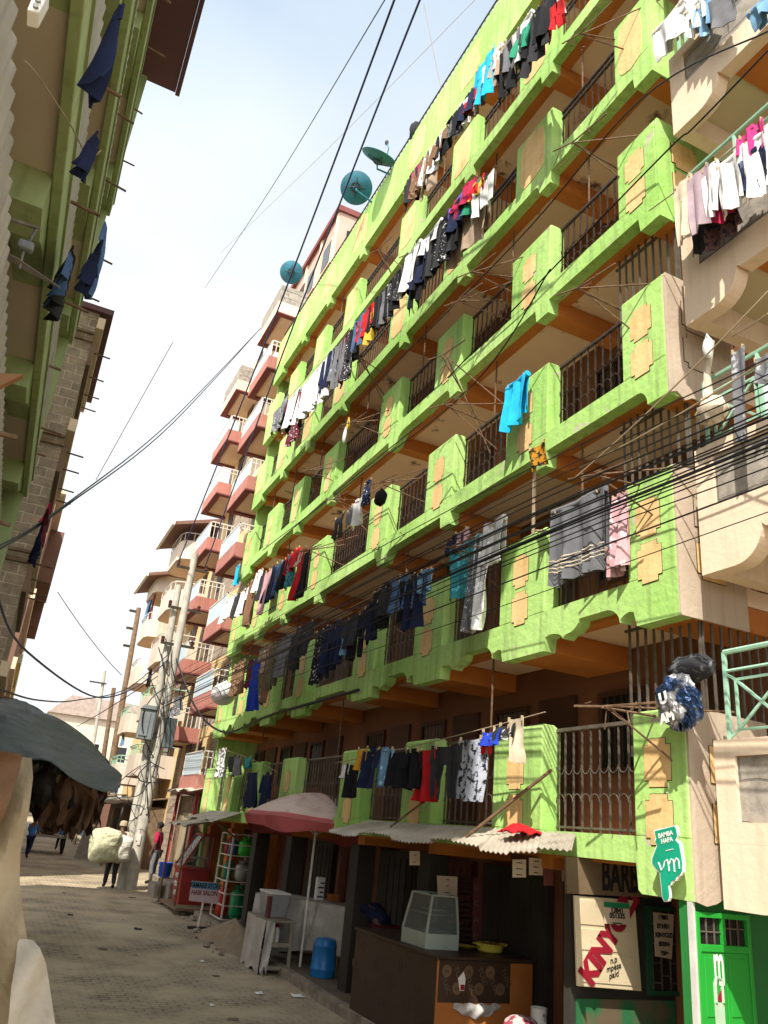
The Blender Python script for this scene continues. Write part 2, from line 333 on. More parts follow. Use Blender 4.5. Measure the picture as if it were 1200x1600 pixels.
def band_profile(k, zb):
    pts = [(5.15, zb)]
    for i, (a, b) in enumerate(PIL):
        lipw = (b - a if k == 1 and i == 0 else 0.27)
        if k == 2:
            if i > 0:
                pts += [(a - .62, zb + .25)] + arc(a - .62, zb + .25, a - .40, zb + .12, 'b') + [(a - .34, zb + .08)] + arc(a - .34, zb + .08, a - .1, zb + .17, 'b') + [(a - .03, zb + .15), (a, zb)]
            if i < 7:
                pts += [(b - .1, zb), (b - .06, zb + .15)] + arc(b - .06, zb + .17, b + .14, zb + .08, 'a') + arc(b + .14, zb + .08, b + .36, zb + .25, 'b')
        elif k == 1:
            if i > 0: pts += [(a, zb + .24)]
            else: pts += [(b - .06, zb), (b - .02, zb + .03), (b, zb + .24)]
        else:
            lo = a + 0.02; hi = lo + lipw
            big = (i * 7 + k * 3) % 3 == 0 and k <= 4
            if i > 0:
                if big: pts += [(lo - .42, zb + LIFT)] + arc(lo - .42, zb + LIFT, lo - .1, zb + .06, 'a') + [(lo - .04, zb)]
                else: pts += [(lo - .015, zb + LIFT), (lo, zb)]
            if i < 7:
                pts += [(hi, zb)] + (arc(hi, zb, hi + .14, zb + LIFT, 'b') if (i + k) % 3 == 0 else [(hi + .03, zb + LIFT)])
    pts += [(22.8, zb + (LIFT if k == 1 else 0))]
    return pts
def notched(c0, c1, w, h, n=0.055):
    a, b = w / 2, h / 2
    p = [(-a + n, -b), (-a + n, -b), (a - n, -b), (a - n, -b + n), (a, -b + n), (a, b - n), (a - n, b - n), (a - n, b), (-a + n, b), (-a + n, b - n), (-a, b - n), (-a, -b + n), (-a + n, -b + n)][1:]
    return [(c0 + q[0], c1 + q[1]) for q in p]
for k in range(1, 8):
    zb = ZB[k]; top = zb + (BT if k < 7 else 1.72)
    prof = band_profile(k, zb)
    poly = prof + [(22.8, top), (5.15, top)]
    mb = MB()                                  # built as columns so that the outline stays simple
    xs0, xs1 = FX, FX + .16
    for (a, b) in zip(prof[:-1], prof[1:]):
        if b[0] - a[0] < 1e-4:
            continue
        mb.hexa([(xs0, a[0], a[1]), (xs1, a[0], a[1]), (xs1, b[0], b[1]), (xs0, b[0], b[1])], [(xs0, a[0], top), (xs1, a[0], top), (xs1, b[0], top), (xs0, b[0], top)])
    obj('balcony_band' if k < 7 else 'roof_parapet', mb, GREEN, gb)
    # orange soffit strip and beams, ceiling slab
    mb = MB()
    mb.box(FX + .162, FX + .34, 5.30, 22.75, zb + .21, zb + .44)
    obj('edge_beam', mb, ORANGE, gb)
    mb = MB(); mb.box(FX + .345, 6.55, 5.17, 22.78, zb + SLAB, zb + BT - .012)
    obj('ceiling_slab', mb, SOFFIT_D if k in (4, 5, 6) else SOFFIT, gb)
    for i, (a, b) in enumerate(PIL):
        y0 = a + .025 if i else 5.17
        w_ = .26 if k != 2 else min(.8, b - a - .1)
        mb = MB().box(FX + .163, 6.5, y0, y0 + w_, zb + .015 if k != 1 else zb + .1, zb + SLAB - .003)
        obj('beam', mb, ORANGE, gb, bevel=0.01)
    if k == 7: continue
    # pillars with their panels
    for i, (a, b) in enumerate(PIL):
        zt = zb + PT; mb = MB()
        jz = random.uniform(-.012, .012)
        mb.prism([(FX - .003, zb + BT - .004), (FX + .25, zb + BT - .004), (FX + .25, zt - .05 + jz), (FX + .16, zt + jz), (FX + .02, zt + jz), (FX - .003, zt - .04 + jz)], 'y', a, b)
        pl = obj('pillar', mb, GREEN, gb, bevel=0.015)
        yc = (a + b) / 2 + .02
        if k <= 4:
            for zc in (zb + 1.07, zb + .60):
                w_, h_ = (.32, .41)
                m1 = MB().prism(notched(yc, zc, w_ + .012, h_ + .012), 'x', FX - .006, FX + .01)
                pn = obj('panel', m1, GROOVE, pl)
                m2 = MB().prism(notched(yc, zc, w_, h_), 'x', FX - .010, FX - .004)
                obj('panel_face', m2, YEL, pl)
        else:
            w_, h_ = (b - a) * .68, 1.0; zc = zb + .93
            pts = []
            for q in range(20):
                t = q / 20 * 2 * math.pi; cx, sx_ = math.cos(t), math.sin(t)
                pts.append((yc + w_ / 2 * math.copysign(abs(cx) ** .45, cx) * random.uniform(.93, 1.05), zc + h_ / 2 * math.copysign(abs(sx_) ** .45, sx_) * random.uniform(.95, 1.03)))
            obj('panel', MB().prism(pts, 'x', FX - .008, FX + .01), YEL, pl)
    # railings
    for i in range(7):
        y0, y1 = PIL[i][1] + .005, PIL[i + 1][0] - .005; mb = MB(); z0, z1 = zb + BT - .01, zb + 1.47; X = FX + .20
        n = max(6, int((y1 - y0) / .135)); st = (y1 - y0) / n
        mb.box(X - .02, X + .02, y0, y1, z1, z1 + .035); mb.box(X - .012, X + .012, y0, y1, z0 + .05, z0 + .07)
        if k >= 5: mb.box(X - .02, X + .02, y0, y1, z1 - .12, z1 - .09)
        for q in range(n + 1):
            y = y0 + q * st; y = min(max(y, y0 + .012), y1 - .012)
            mb.box(X - .008, X + .008, y - .008, y + .008, z0, z1)
            if k <= 4 and q < n:
                for zc, up in ((z0 + .30, 1), (z0 + .66, -1)):
                    r_ = st / 2
                    mb.tube([(X - .012, y + r_ + r_ * math.cos(math.pi * s_ / 6), zc + up * r_ * 1.2 * math.sin(math.pi * s_ / 6)) for s_ in range(7)], .006, 4, caps=False)
        obj('railing', mb, IRON if k > 2 else IRONG, gb)
        # posts between rail and the slab above
        if k < 7 and (i + k) % 2 == 0 or k in (4, 5):
            mb = MB(); yq = (y0 + y1) / 2 + random.uniform(-.4, .4); zt = ZB[k + 1] + SLAB
            mb.tube([(X + .04, yq, z1), (X + .04, yq, zt)], .014, 6); mb.box(X - .03, X + .11, yq - .07, yq + .07, zt - .03, zt - .002)
            obj('post', mb, RUST, gb)
    # doors and windows in the wall behind
    for i in range(7):
        ya, yb = PIL[i][1], PIL[i + 1][0]; zf = zb + BT
        yd = ya + .10; d = MB().box(6.455, 6.5, yd, yd + .78, zf, zf + 1.70)
        dd = obj('door', d, DOOR, gb); obj('handle', MB().box(6.43, 6.454, yd + .1, yd + .13, zf + .85, zf + .98), IRON, dd)
        yw = ya + 1.15; wz = zf + .72
        m_ = MB()
        for (p0, p1, q0, q1) in ((yw, yw + .06, wz, wz + .95), (yw + .79, yw + .85, wz, wz + .95), (yw + .06, yw + .79, wz, wz + .06), (yw + .06, yw + .79, wz + .89, wz + .95)):
            m_.box(6.45, 6.5, p0, p1, q0, q1)
        for q in range(1, 6): m_.box(6.455, 6.465, yw + .06 + q * .122 - .006, yw + .06 + q * .122 + .006, wz + .06, wz + .89)
        wn = obj('window', m_, DOOR, gb); obj('pane', MB().box(6.48, 6.502, yw + .061, yw + .789, wz + .061, wz + .889), GLASSD, wn)
# walls behind, end wall, roof
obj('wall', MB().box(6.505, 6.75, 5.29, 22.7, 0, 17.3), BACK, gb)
obj('roof', MB().box(FX + .165, 6.9, 5.2, 22.75, 17.31, 17.45), CONC, gb)
obj('end_wall', MB().box(FX + .17, 6.9, 22.71, 22.81, 0, 17.3), GREEN, gb)
def jag(x, z0, z1, n, a):
    return [(x + random.uniform(-a, a), z0 + (z1 - z0) * i / n) for i in range(n + 1)]
for k in range(1, 7):
    zb = ZB[k]; m_ = BEIGE_PL if k <= 3 else GREEN
    x1 = 6.15 if k != 2 else 6.05
    low = [(FX + .002, zb)] + [(FX + .002 + (x1 - FX) * q / 9, zb + (random.uniform(-.05, .05) if k in (1, 3) else 0)) for q in range(1, 9)] + [(x1, zb)]
    pl = low + [(x1, zb + PT - .02), (FX + .03, zb + PT + .0), (FX + .002, zb + PT - .05)]
    sw = obj('side_wall', MB().prism([(p[0], p[1]) for p in pl], 'y', 5.128, 5.149), m_, gb)
    obj('side_wall_core', MB().box(FX + .255, x1, 5.15, 5.28, zb + .05, zb + PT - .03), m_, gb)
    for zc in ((zb + 1.07, zb + .60) if k <= 4 else ()):
        f = (BEIGE_PL if k == 3 or (k == 2 and zc > zb + 1) else YEL)
        obj('panel', MB().prism(notched(FX + .43, zc, .40 + .012, .41 + .012), 'y', 5.122, 5.13), GROOVE, sw)
        obj('panel_face', MB().prism(notched(FX + .43, zc, .40, .41), 'y', 5.117, 5.1215), f, sw)
for k in (1, 2, 3):      # tall bars that close the corner above the parapet
    zb = ZB[k]; z0 = zb + PT - .05; z1 = ZB[k + 1] + .22; mb = MB()
    for q in range(9):
        y = 5.22 + q * .115; mb.box(FX + .29, FX + .31, y - .01, y + .01, z0 - (.3 if q > 5 else 0), z1)
    for q in range(9):
        x = FX + .33 + q * .115; mb.box(x - .01, x + .01, 5.20, 5.22, z0, z1)
    mb.box(FX + .285, FX + .315, 5.19, 6.2, z1 - .14, z1 - .115); mb.box(FX + .285, FX + 1.3, 5.185, 5.225, z1 - .14, z1 - .115)
    obj('corner_grille', mb, IRONG, gb)
# roof railing
mb = MB(); zr = 17.75; y = 5.2
mb.tube([(FX + .08, 5.2, zr + .34), (FX + .08, 22.7, zr + .34)], .018, 5); mb.tube([(FX + .08, 5.2, zr + .1), (FX + .08, 22.7, zr + .1)], .012, 5)
while y < 22.7:
    mb.box(FX + .07, FX + .09, y - .008, y + .008, zr - .02, zr + .34); y += .16
obj('roof_railing', mb, IRON, gb)
for (a, b) in PIL[1:]:
    yc = (a + b) / 2; pts = []
    for q in range(18):
        t = q / 18 * 2 * math.pi; cx, sx_ = math.cos(t), math.sin(t)
        pts.append((yc + .42 * math.copysign(abs(cx) ** .5, cx) * random.uniform(.8, 1.1), 17.05 + .5 * math.copysign(abs(sx_) ** .5, sx_) * random.uniform(.85, 1.1)))
    obj('parapet_patch', MB().prism(pts, 'x', FX - .006, FX + .01), YEL, gb)
# ground floor shop fronts under the overhang
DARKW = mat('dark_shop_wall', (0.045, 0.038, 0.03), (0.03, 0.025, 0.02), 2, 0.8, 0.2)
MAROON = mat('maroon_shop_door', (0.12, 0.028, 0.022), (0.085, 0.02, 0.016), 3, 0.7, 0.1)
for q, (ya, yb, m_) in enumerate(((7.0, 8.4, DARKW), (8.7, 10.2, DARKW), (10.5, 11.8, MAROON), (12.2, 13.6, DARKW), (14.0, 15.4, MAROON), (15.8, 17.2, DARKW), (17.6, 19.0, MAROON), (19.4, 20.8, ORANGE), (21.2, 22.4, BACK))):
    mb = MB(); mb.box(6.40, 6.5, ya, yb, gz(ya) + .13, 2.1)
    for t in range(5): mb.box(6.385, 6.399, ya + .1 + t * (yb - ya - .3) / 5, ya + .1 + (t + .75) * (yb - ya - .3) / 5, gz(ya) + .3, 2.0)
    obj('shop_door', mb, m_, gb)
obj('ground_end_wall', MB().box(FX + .02, 6.5, 5.22, 5.34, 0, 2.1), mat('dark_green_wall', (0.02, 0.17, 0.035), (0.016, 0.13, 0.028), 2, 0.6, 0.1), gb)
obj('corner_jamb', MB().box(FX + .002, FX + .03, 5.18, 5.235, 0.0, 2.06), mat('white_jamb', (0.62, 0.6, 0.55), rough=0.7), gb)
for i, (a, b) in enumerate(PIL[2:], 2):
    obj('ground_pillar', MB().box(FX + .2, FX + .5, a + .3, a + .62, .1, 2.15), ORANGE if i in (6, 7) else DARKW, gb, bevel=.01)

# ================================================================== PINK BALCONY BUILDING
pk = thing('apartment_building', 'tall stone block with terracotta balconies and white railings beyond the lime green building', 'building', (5.0, 23.2, 0))
PW = 6.0
obj('wall', MB().box(PW, 14, 23.0, 31.6, 0, 19.3), WSTONE, pk)
obj('upper_wall', MB().box(PW + .75, 14, 23.1, 29.0, 19.3, 24.7), mat('bare_upper_block', (0.52, 0.34, 0.27), (0.42, 0.29, 0.23), 1.5, 0.85, 0.3), pk)
obj('roof', MB().box(PW + .6, 14.1, 23.0, 29.1, 24.7, 24.95), PINKD, pk)
for q in range(3):
    for z in (20.2, 22.5):
        wn = obj('window', MB().box(PW + .70, PW + .75, 23.5 + q * 1.8, 24.6 + q * 1.8, z, z + 1.3), CREAM, pk); obj('pane', MB().box(PW + .68, PW + .699, 23.62 + q * 1.8, 24.48 + q * 1.8, z + .1, z + 1.2), GLASSD, wn)
    obj('window', MB().box(PW + 1.1 + q * 1.3, PW + 1.9 + q * 1.3, 23.05, 23.1, 22.6, 23.9), GLASSD, pk)
for q in range(4): obj('white_rib', MB().box(PW + .69, PW + .75, 23.15 + q * 1.8, 23.35 + q * 1.8, 19.3, 24.7), CREAM, pk)
def pink_balcony(x0, y0, y1, zf, top=False, yellow=False):
    mb = MB(); h = .44
    mb.box(x0, x0 + .1, y0, y1, zf - .02, zf + h); mb.box(x0 + .1, PW, y0, y0 + .1, zf - .02, zf + h); mb.box(x0 + .1, PW, y1 - .1, y1, zf - .02, zf + h)
    b = obj('balcony', mb, PINK if not top else CREAM, pk)
    mb = MB(); zu = zf - .025
    mb.box(x0 - .01, x0 + .22, y0 - .01, y1 + .01, zu - .05, zu); mb.box(x0 + .22, PW, y0 - .01, y0 + .22, zu - .05, zu); mb.box(x0 + .22, PW, y1 - .22, y1 + .01, zu - .05, zu)
    obj('balcony_rim', mb, PINKD, b)
    obj('balcony_floor', MB().box(x0 + .1, PW, y0 + .1, y1 - .1, zf - .01, zf + .1), SOFFIT, b)
    if top:
        mb = MB(); mb.box(x0 + .02, x0 + .1, y0, y1, zf + .45, zf + 1.15); mb.box(x0 + .1, PW, y0, y0 + .1, zf + .45, zf + 1.15)
        obj('parapet', mb, STONE, b); return
    mb = MB(); z0, z1 = zf + h, zf + 1.12
    for x, y in ((x0 + .05, y0 + .05), (x0 + .05, y1 - .05), (PW - .03, y0 + .05)): mb.box(x - .02, x + .02, y - .02, y + .02, z0, z1)
    mb.box(x0 + .03, PW, y0 + .03, y0 + .07, z1 - .04, z1 - .002); mb.box(x0 + .03, x0 + .07, y0 + .07, y1 - .03, z1 - .04, z1 - .002); mb.box(x0 + .03, PW, y0 + .035, y0 + .065, z1 - .2, z1 - .175)
    n = 6
    for q in range(1, n): x = x0 + .05 + (PW - x0 - .05) * q / n; mb.box(x - .012, x + .012, y0 + .04, y0 + .06, z0, z1 - .04)
    obj('balcony_railing', mb, WHITE, b)
    obj('balcony_panel', MB().box(x0 + .045, x0 + .06, y0 + .09, y1 - .09, z0 + .03, z1 - .05), PANEL_B, b)
for n, zf in enumerate((17.05, 14.71, 12.37, 10.03, 7.69, 5.35, 3.0)): pink_balcony(5.0 if n < 6 else 5.1, 23.3, 25.75, zf)
pink_balcony(5.0, 23.3, 25.75, 19.4, True)
for n, zf in enumerate((16.45, 14.1, 11.76, 9.42, 7.08, 4.74)): pink_balcony(5.0, 28.45, 31.1, zf)
pink_balcony(5.0, 28.45, 31.1, 18.8, True)
for n in range(8):
    z = 2.9 + n * 2.34
    wn = obj('window', MB().box(PW - .05, PW, 26.25, 28.0, z + .9, z + 1.9), YWALL, pk)
    for q in range(3): obj('pane', MB().box(PW - .075, PW - .051, 26.33 + q * .56, 26.75 + q * .56, z + .98, z + (1.6 if q == 1 else 1.82)), GLASSD if (q + n) % 3 else YWALL, wn)
    obj('wall_band', MB().box(PW - .02, PW, 25.9, 28.3, z + 1.95, z + 2.3), YWALL if n < 4 else CREAM, pk)
    for yy in (23.9, 29.3):
        d = obj('balcony_door', MB().box(PW - .03, PW, yy, yy + .8, z + .6, z + 2.2), DOOR, pk)
        obj('balcony_wall', MB().box(PW - .015, PW, yy + .85, yy + 1.5, z + .45, z + 2.25), YWALL, pk)

# ================================================================== CREAM CORNER BUILDING (right edge)
cr = thing('apartment_building', 'cream apartment building with stone block parapets, arched balcony edges and mint green rails', 'building', (FX, 4.86, 0))
CY0, CY1 = 0.6, 4.86
for k, zb in enumerate((2.04, 4.70, 7.38, 10.02, 12.66)):
    t = zb + 1.24
    # front parapet: frame, stone infill, arched lower edge
    mb = MB()
    mb.box(FX, FX + .16, CY1 - .20, CY1, zb + .466, t)                       # end upright
    mb.box(FX, FX + .16, CY0, CY1 - .20, t - .13, t)                        # top rail
    mb.box(FX, FX + .16, CY0, CY1 - .20, zb + .466, zb + .62)                # lower rail
    ex = [(CY1 - .20, zb)]; yy = CY1 - .20
    prof = [(CY1, zb), (CY1 - .36, zb)] + [(CY1 - .36 - .30 * math.sin(a * math.pi / 16), zb + .30 * (1 - math.cos(a * math.pi / 16))) for a in range(1, 9)] + [(CY1 - .70, zb + .26), (CY1 - 1.9, zb + .26), (CY1 - 1.95, zb + .30)] + [(CY1 - 1.95 - .30 * math.sin(a * math.pi / 16), zb + .30 * math.cos(a * math.pi / 16)) for a in range(1, 9)] + [(CY1 - 2.6, zb), (CY0, zb)]
    for (p, q) in zip(prof[:-1], prof[1:]):
        if p[0] - q[0] > 1e-4: mb.hexa([(FX, q[0], q[1]), (FX + .16, q[0], q[1]), (FX + .16, p[0], p[1]), (FX, p[0], p[1])], [(FX, q[0], zb + .465), (FX + .16, q[0], zb + .465), (FX + .16, p[0], zb + .465), (FX, p[0], zb + .465)])
    pr = obj('parapet', mb, CREAM, cr)
    obj('stone_infill', MB().box(FX + .03, FX + .15, CY0, CY1 - .20, zb + .62, t - .13), STONE, pr)
    mb = MB(); mb.box(FX + .161, 6.6, CY1 - .16, CY1 - .003, zb + .01, t - .1)
    obj('side_parapet', mb, CREAM, cr)
    obj('soffit', MB().box(FX + .161, 6.7, CY0, CY1 - .162, zb + .30, zb + .42), CREAM_S, cr)
    mb = MB()
    for yy in (CY1 - .75, CY1 - 2.0): mb.box(FX + .163, 6.6, yy - .35, yy, zb + .27, zb + .299)
    mb.box(FX + .3, 6.6, CY1 - 2.4, CY1 - .2, zb + .262, zb + .268) if False else None
    mb.box(FX + .17, FX + .42, CY1 - 1.99, CY1 - .76, zb + .28, zb + .299)
    obj('beam', mb, ORANGE, cr)
    # mint rail
    mb = MB(); r0, r1 = t, t + .72; X = FX + .06
    mb.tube([(X, CY0, r1), (X, CY1 - .12, r1)], .022, 6); mb.tube([(X, CY0, r1 - .16), (X, CY1 - .12, r1 - .16)], .014, 5)
    y = CY1 - .12; st = .62
    while y > CY0:
        mb.box(X - .015, X + .015, y - .015, y + .015, r0, r1)
        ya, yb = y - .10, y - st + .05
        for a_, b_ in (((ya, r0 + .08), (ya, r1 - .24)), ((yb, r0 + .08), (yb, r1 - .24)), ((ya, r0 + .08), (yb, r0 + .08)), ((ya, r1 - .24), (yb, r1 - .24)), ((ya, r0 + .08), (yb, r1 - .24)), ((ya, r1 - .24), (yb, r0 + .08)), ((y, r0 + .02), (ya, r0 + .08)), ((y, r1 - .18), (ya, r1 - .24))):
            mb.tube([(X, a_[0], a_[1]), (X, b_[0], b_[1])], .014, 4)
        y -= st
    obj('railing', mb, MINT, cr)
    wn = obj('window', MB().box(6.66, 6.7, 3.2, 4.3, zb + 1.2, zb + 2.2), DOOR, cr); obj('pane', MB().box(6.65, 6.659, 3.28, 4.22, zb + 1.28, zb + 2.12), GLASSD, wn)
obj('wall', MB().box(6.705, 7.2, CY0, CY1 - .17, 0, 15.6), BACKC, cr)
obj('roof', MB().box(FX, 7.3, CY0, CY1, 15.6, 15.75), CONC, cr)
mb = MB().box(FX + .55, 6.7, 4.72, 4.845, 0, 2.3)
# ================================================================== LEFT SIDE OF THE STREET
lg = thing('apartment_building', 'olive green apartment building overhead with brown soffits, grey sheet iron and maroon eaves', 'building', (-.65, 2.0, 0))
LY0, LY1 = 2.3, 12.2
LX = -.65
for k, zs in enumerate((3.85, 6.55, 9.30, 12.0)):
    obj('soffit', MB().box(-1.9, LX, LY0, LY1, zs, zs + .12), LSOFF, lg)
    mb = MB(); mb.box(LX - .05, LX + .03, LY0, LY1, zs - .06, zs + .22)
    obj('edge_band', mb, LGREEN, lg, bevel=.01)
    obj('edge_rail', MB().box(LX - .03, LX + .05, LY0, LY1, zs + .22, zs + .27), mat('pale_green_rail', (0.33, 0.37, 0.2), rough=.6), lg)
    # corrugated screen above the band
    def sh(u, v, zs=zs):
        y = LY0 + (LY1 - LY0) * u; return (LX - .06 + .018 * math.sin(y * 42), y, zs + .28 + v * 1.15)
    obj('screen', MB().grid(sh, 420, 1, .006), SHEET, lg)
    for y in (2.45, 5.35, 8.25, 11.15):
        mb = MB(); mb.box(-1.9, LX - .052, y - .2, y + .2, zs - .32, zs - .002)
        mb.prism([(y + .21 + 1.1 * t / 6, zs - .004 - .30 * (1 - t / 6) ** 2) for t in range(7)] + [(y + .21, zs - .004)], 'x', LX - .30, LX - .055)
        obj('beam', mb, LGREEN, lg)
    for y in (3.3, 4.6, 5.9, 7.4, 8.8, 10.1, 11.4):
        y += random.uniform(-.3, .3); obj('laundry_rod', MB().tube([(LX - .1, y, zs + .3), (LX + random.uniform(.16, .36), y + .05, zs + .28 + random.uniform(-.03, .05))], .016, 6), RUST, lg)
def sh2(u, v):
    y = LY0 + (LY1 - LY0) * u; return (-.93 + .009 * math.sin(y * 52), y, 2.6 + v * 3.6)
obj('sheet_wall', MB().grid(sh2, 600, 1, .01, (-1, 0, 0)), SHEET, lg)
obj('wall', MB().box(-6, -1.9, LY0, LY1, 0, 15.3), LSOFF, lg)
obj('end_wall', MB().box(-1.9, LX - .02, LY1 - .12, LY1 - .01, 3.0, 15.3), LGREEN, lg)
obj('near_end_wall', MB().box(-6, -1.25, 1.9, LY0 - .01, 0, 15.3), BEIGE_PL, lg)
obj('eaves', MB().box(-6, -.12, LY0 - .4, LY1 + .02, 15.35, 15.5), ROOF_M, lg)
obj('gutter', MB().box(-.115, -.03, LY0 - .4, LY1 + .06, 15.33, 15.52), ROOF_M, lg)
# pale post and switch box next to the camera side
LBR = brickmat('rough_stone_wall', (0.40, 0.32, 0.23), (0.30, 0.24, 0.175), (0.62, 0.52, 0.40), 0.36, 0.185, 'xz', 0.012, bump=0.9, dirt=(0.22, 0.17, 0.12), dscale=1.2, dpos=(0.5, 0.75))
LBR2 = brickmat('rough_stone_side', (0.36, 0.29, 0.21), (0.28, 0.22, 0.16), (0.5, 0.42, 0.32), 0.36, 0.185, 'yz', 0.012, bump=0.9)
lb = thing('apartment_building', 'rough stone building with pale mortar and beige edge strips beyond the olive green one', 'building', (-.6, 14.5, 0))
LBX = -.40; LBH = 11.4
obj('end_wall', MB().box(-5, LBX, 14.5, 14.7, 0, LBH), LBR, lb)
obj('wall', MB().box(-5, LBX - .002, 14.71, 18.4, 0, LBH), LBR2, lb)
for k in range(5):
    z = LBH - .1 - k * 2.3
    obj('floor_strip', MB().box(LBX, LBX + .14, 14.45, 18.4, z - .25, z), CREAM, lb)
    obj('floor_brown_strip', MB().box(LBX, LBX + .08, 14.48, 18.4, z - 1.1, z - .6), mat('brown_strip', (.2, .13, .08)), lb)  # brown strip below each cream floor strip
    for q in range(4):
        y = 14.9 + q * .95 + random.uniform(-.3, .3); obj('rod', MB().tube([(LBX, y, z - .5), (LBX + .4, y, z - .52)], .018, 5), RUST, lb)
    mb = MB(); mb.box(LBX - .5, LBX + .02, 14.43, 14.5, z - .6, z - .52); mb.box(LBX - .6, LBX, 14.44, 14.5, z - .42, z - .37)
    obj('slab_edge', mb, WOOD, lb)
obj('roof', MB().box(-5, LBX + .25, 14.4, 18.5, LBH + .003, LBH + .12), ROOF_M, lb)
mr = thing('apartment_building', 'brown rendered building whose boxed top floor juts over the street on the left', 'building', (-.4, 29, 0))
BRN = mat('brown_render', (0.22, 0.115, 0.08), (0.18, 0.095, 0.065), 1, .8, .15)
obj('wall', MB().box(-6, -.42, 25.4, 36, 0, 11.3), BRN, mr)
obj('upper_box', MB().box(-.418, .06, 29.2, 32.4, 9.4, 11.35), BRN, mr); obj('upper_box', MB().box(-.418, .02, 32.6, 35.5, 8.5, 10.6), BRN, mr)
obj('roof', MB().box(-6.1, -.2, 25.2, 36.2, 11.36, 11.5), CREAM, mr)
for k in range(4): obj('floor_strip', MB().box(-.419, -.30, 25.4, 36, 1.6 + k * 2.1, 1.95 + k * 2.1), CREAM, mr)
yb_ = thing('apartment_building', 'pale building with yellow bands beyond the brown building on the left', 'building', (-.8, 40, 0))
obj('wall', MB().box(-7, -.85, 37, 62, 0, 9.6), BEIGE_PL, yb_)
for k in range(5):
    b = obj('balcony', MB().box(-.849, -.25, 37.2 + k * 4.6, 39.6 + k * 4.6, 6.9, 7.7), mat('yellow_band', (0.62, 0.48, 0.12)), yb_)
    obj('balcony', MB().box(-.849, -.25, 37.2 + k * 4.6, 39.6 + k * 4.6, 4.4, 5.2), mat('yellow_band', (0.62, 0.48, 0.12)), yb_)
    obj('balcony', MB().box(-.849, -.3, 37.2 + k * 4.6, 41 + k * 4.6, 8.8, 9.5), PANEL_B, yb_)

# ================================================================== FAR RIGHT: WHITE BALCONY BUILDING, KIOSKS, END OF THE STREET
wb = thing('apartment_building', 'cream apartment building with rounded balconies and brown tiled roofs behind the concrete poles', 'building', (5.6, 33, 0))
obj('wall', MB().box(6.2, 13, 32.6, 46, 0, 13.6), YWALL, wb)
PALE = mat('pale_balcony', (0.62, 0.52, 0.42), (0.55, 0.46, 0.37), 1.2, .8, .15, streak=((.35, .27, .2), .35))
for c, (y0, y1, x0) in enumerate(((33.0, 36.2, 4.75), (38.6, 41.8, 4.75))):
    for k in range(5):
        z = 3.6 + k * 2.25 - (c * .2)
        mb = MB(); pts = [(6.2, y0), (x0 + .5, y0), (x0 + .12, y0 + .18), (x0, y0 + .6), (x0, y1 - .6), (x0 + .12, y1 - .18), (x0 + .5, y1), (6.2, y1)]
        inn = [(6.2, y0 + .1), (x0 + .5, y0 + .1), (x0 + .2, y0 + .26), (x0 + .1, y0 + .62), (x0 + .1, y1 - .62), (x0 + .2, y1 - .26), (x0 + .5, y1 - .1), (6.2, y1 - .1)]
        for i in range(7): mb.hexa([(*pts[i], z), (*pts[i + 1], z), (*inn[i + 1], z), (*inn[i], z)], [(*pts[i], z + .85), (*pts[i + 1], z + .85), (*inn[i + 1], z + .85), (*inn[i], z + .85)])
        b = obj('balcony', mb, PALE, wb)
        obj('balcony_floor', MB().prism(inn, 'z', z - .0, z + .12), SOFFIT, b)
        mb = MB(); mb.tube([(*q, z + 1.2) for q in pts], .025, 5)
        for i in range(8): mb.tube([(*pts[i], z + .85), (*pts[i], z + 1.2)], .02, 4)
        for i in range(8): mb.tube([(x0 + .05, y0 + .7 + i * (y1 - y0 - 1.4) / 7, z + .85), (x0 + .05, y0 + .7 + i * (y1 - y0 - 1.4) / 7, z + 1.2)], .014, 4)
        obj('balcony_railing', mb, MINT if k < 2 else WHITE, b)
        d = obj('door', MB().box(6.16, 6.2, y0 + .5, y0 + 1.3, z + .12, z + 1.95), DOOR, wb); obj('window', MB().box(6.16, 6.2, y0 + 1.7, y0 + 2.7, z + .9, z + 1.8), GLASSD, wb)
    z = 14.6 - c * .9
    mb = MB(); mb.hexa([(x0 - .5, y0 - .4, z - .75), (7.5, y0 - .4, z + .25), (7.5, y1 + .4, z + .25), (x0 - .5, y1 + .4, z - .75)], [(x0 - .5, y0 - .4, z - .6), (7.5, y0 - .4, z + .42), (7.5, y1 + .4, z + .42), (x0 - .5, y1 + .4, z - .6)])
    rf = obj('roof', mb, BRN, wb)
    mb = MB(); mb.box(x0 - .62, x0 - .5, y0 - .45, y1 + .45, z - .78, z - .58); obj('gutter', mb, WHITE, rf)
eh = thing('house', 'pale low houses closing the far end of the street under open sky', 'house', (10, 82, 0))
obj('wall', MB().box(3, 12, 82, 92, 0, 10.2), PALE, eh)
obj('roof', MB().prism([(2.8, 10.2), (12.3, 10.2), (10.8, 12.0), (4.6, 12.0)], 'y', 81.6, 92.4), mat('faded_roof', (0.42, 0.33, 0.28)), eh)
for q in range(3):
    for z in (3.2, 6.4): 
        wn = obj('window', MB().box(4.2 + q * 2.6, 5.6 + q * 2.6, 81.95, 82, z, z + 1.6), WHITE, eh); obj('pane', MB().box(4.35 + q * 2.6, 5.45 + q * 2.6, 81.93, 81.949, z + .12, z + 1.48), GLASSD, wn)
eh2 = thing('house', 'grey flat roofed house at the far left end of the street', 'house', (0, 76, 0))
obj('wall', MB().box(-9, 2.4, 78, 88, 0, 7.4), PALE, eh2); obj('roof', MB().box(-9.2, 2.6, 77.8, 88.2, 7.4, 7.7), CONC, eh2)
for q in range(2): obj('window', MB().box(-3 + q * 2.6, -1.7 + q * 2.6, 77.95, 78, 3.2, 4.8), GLASSD, eh2)
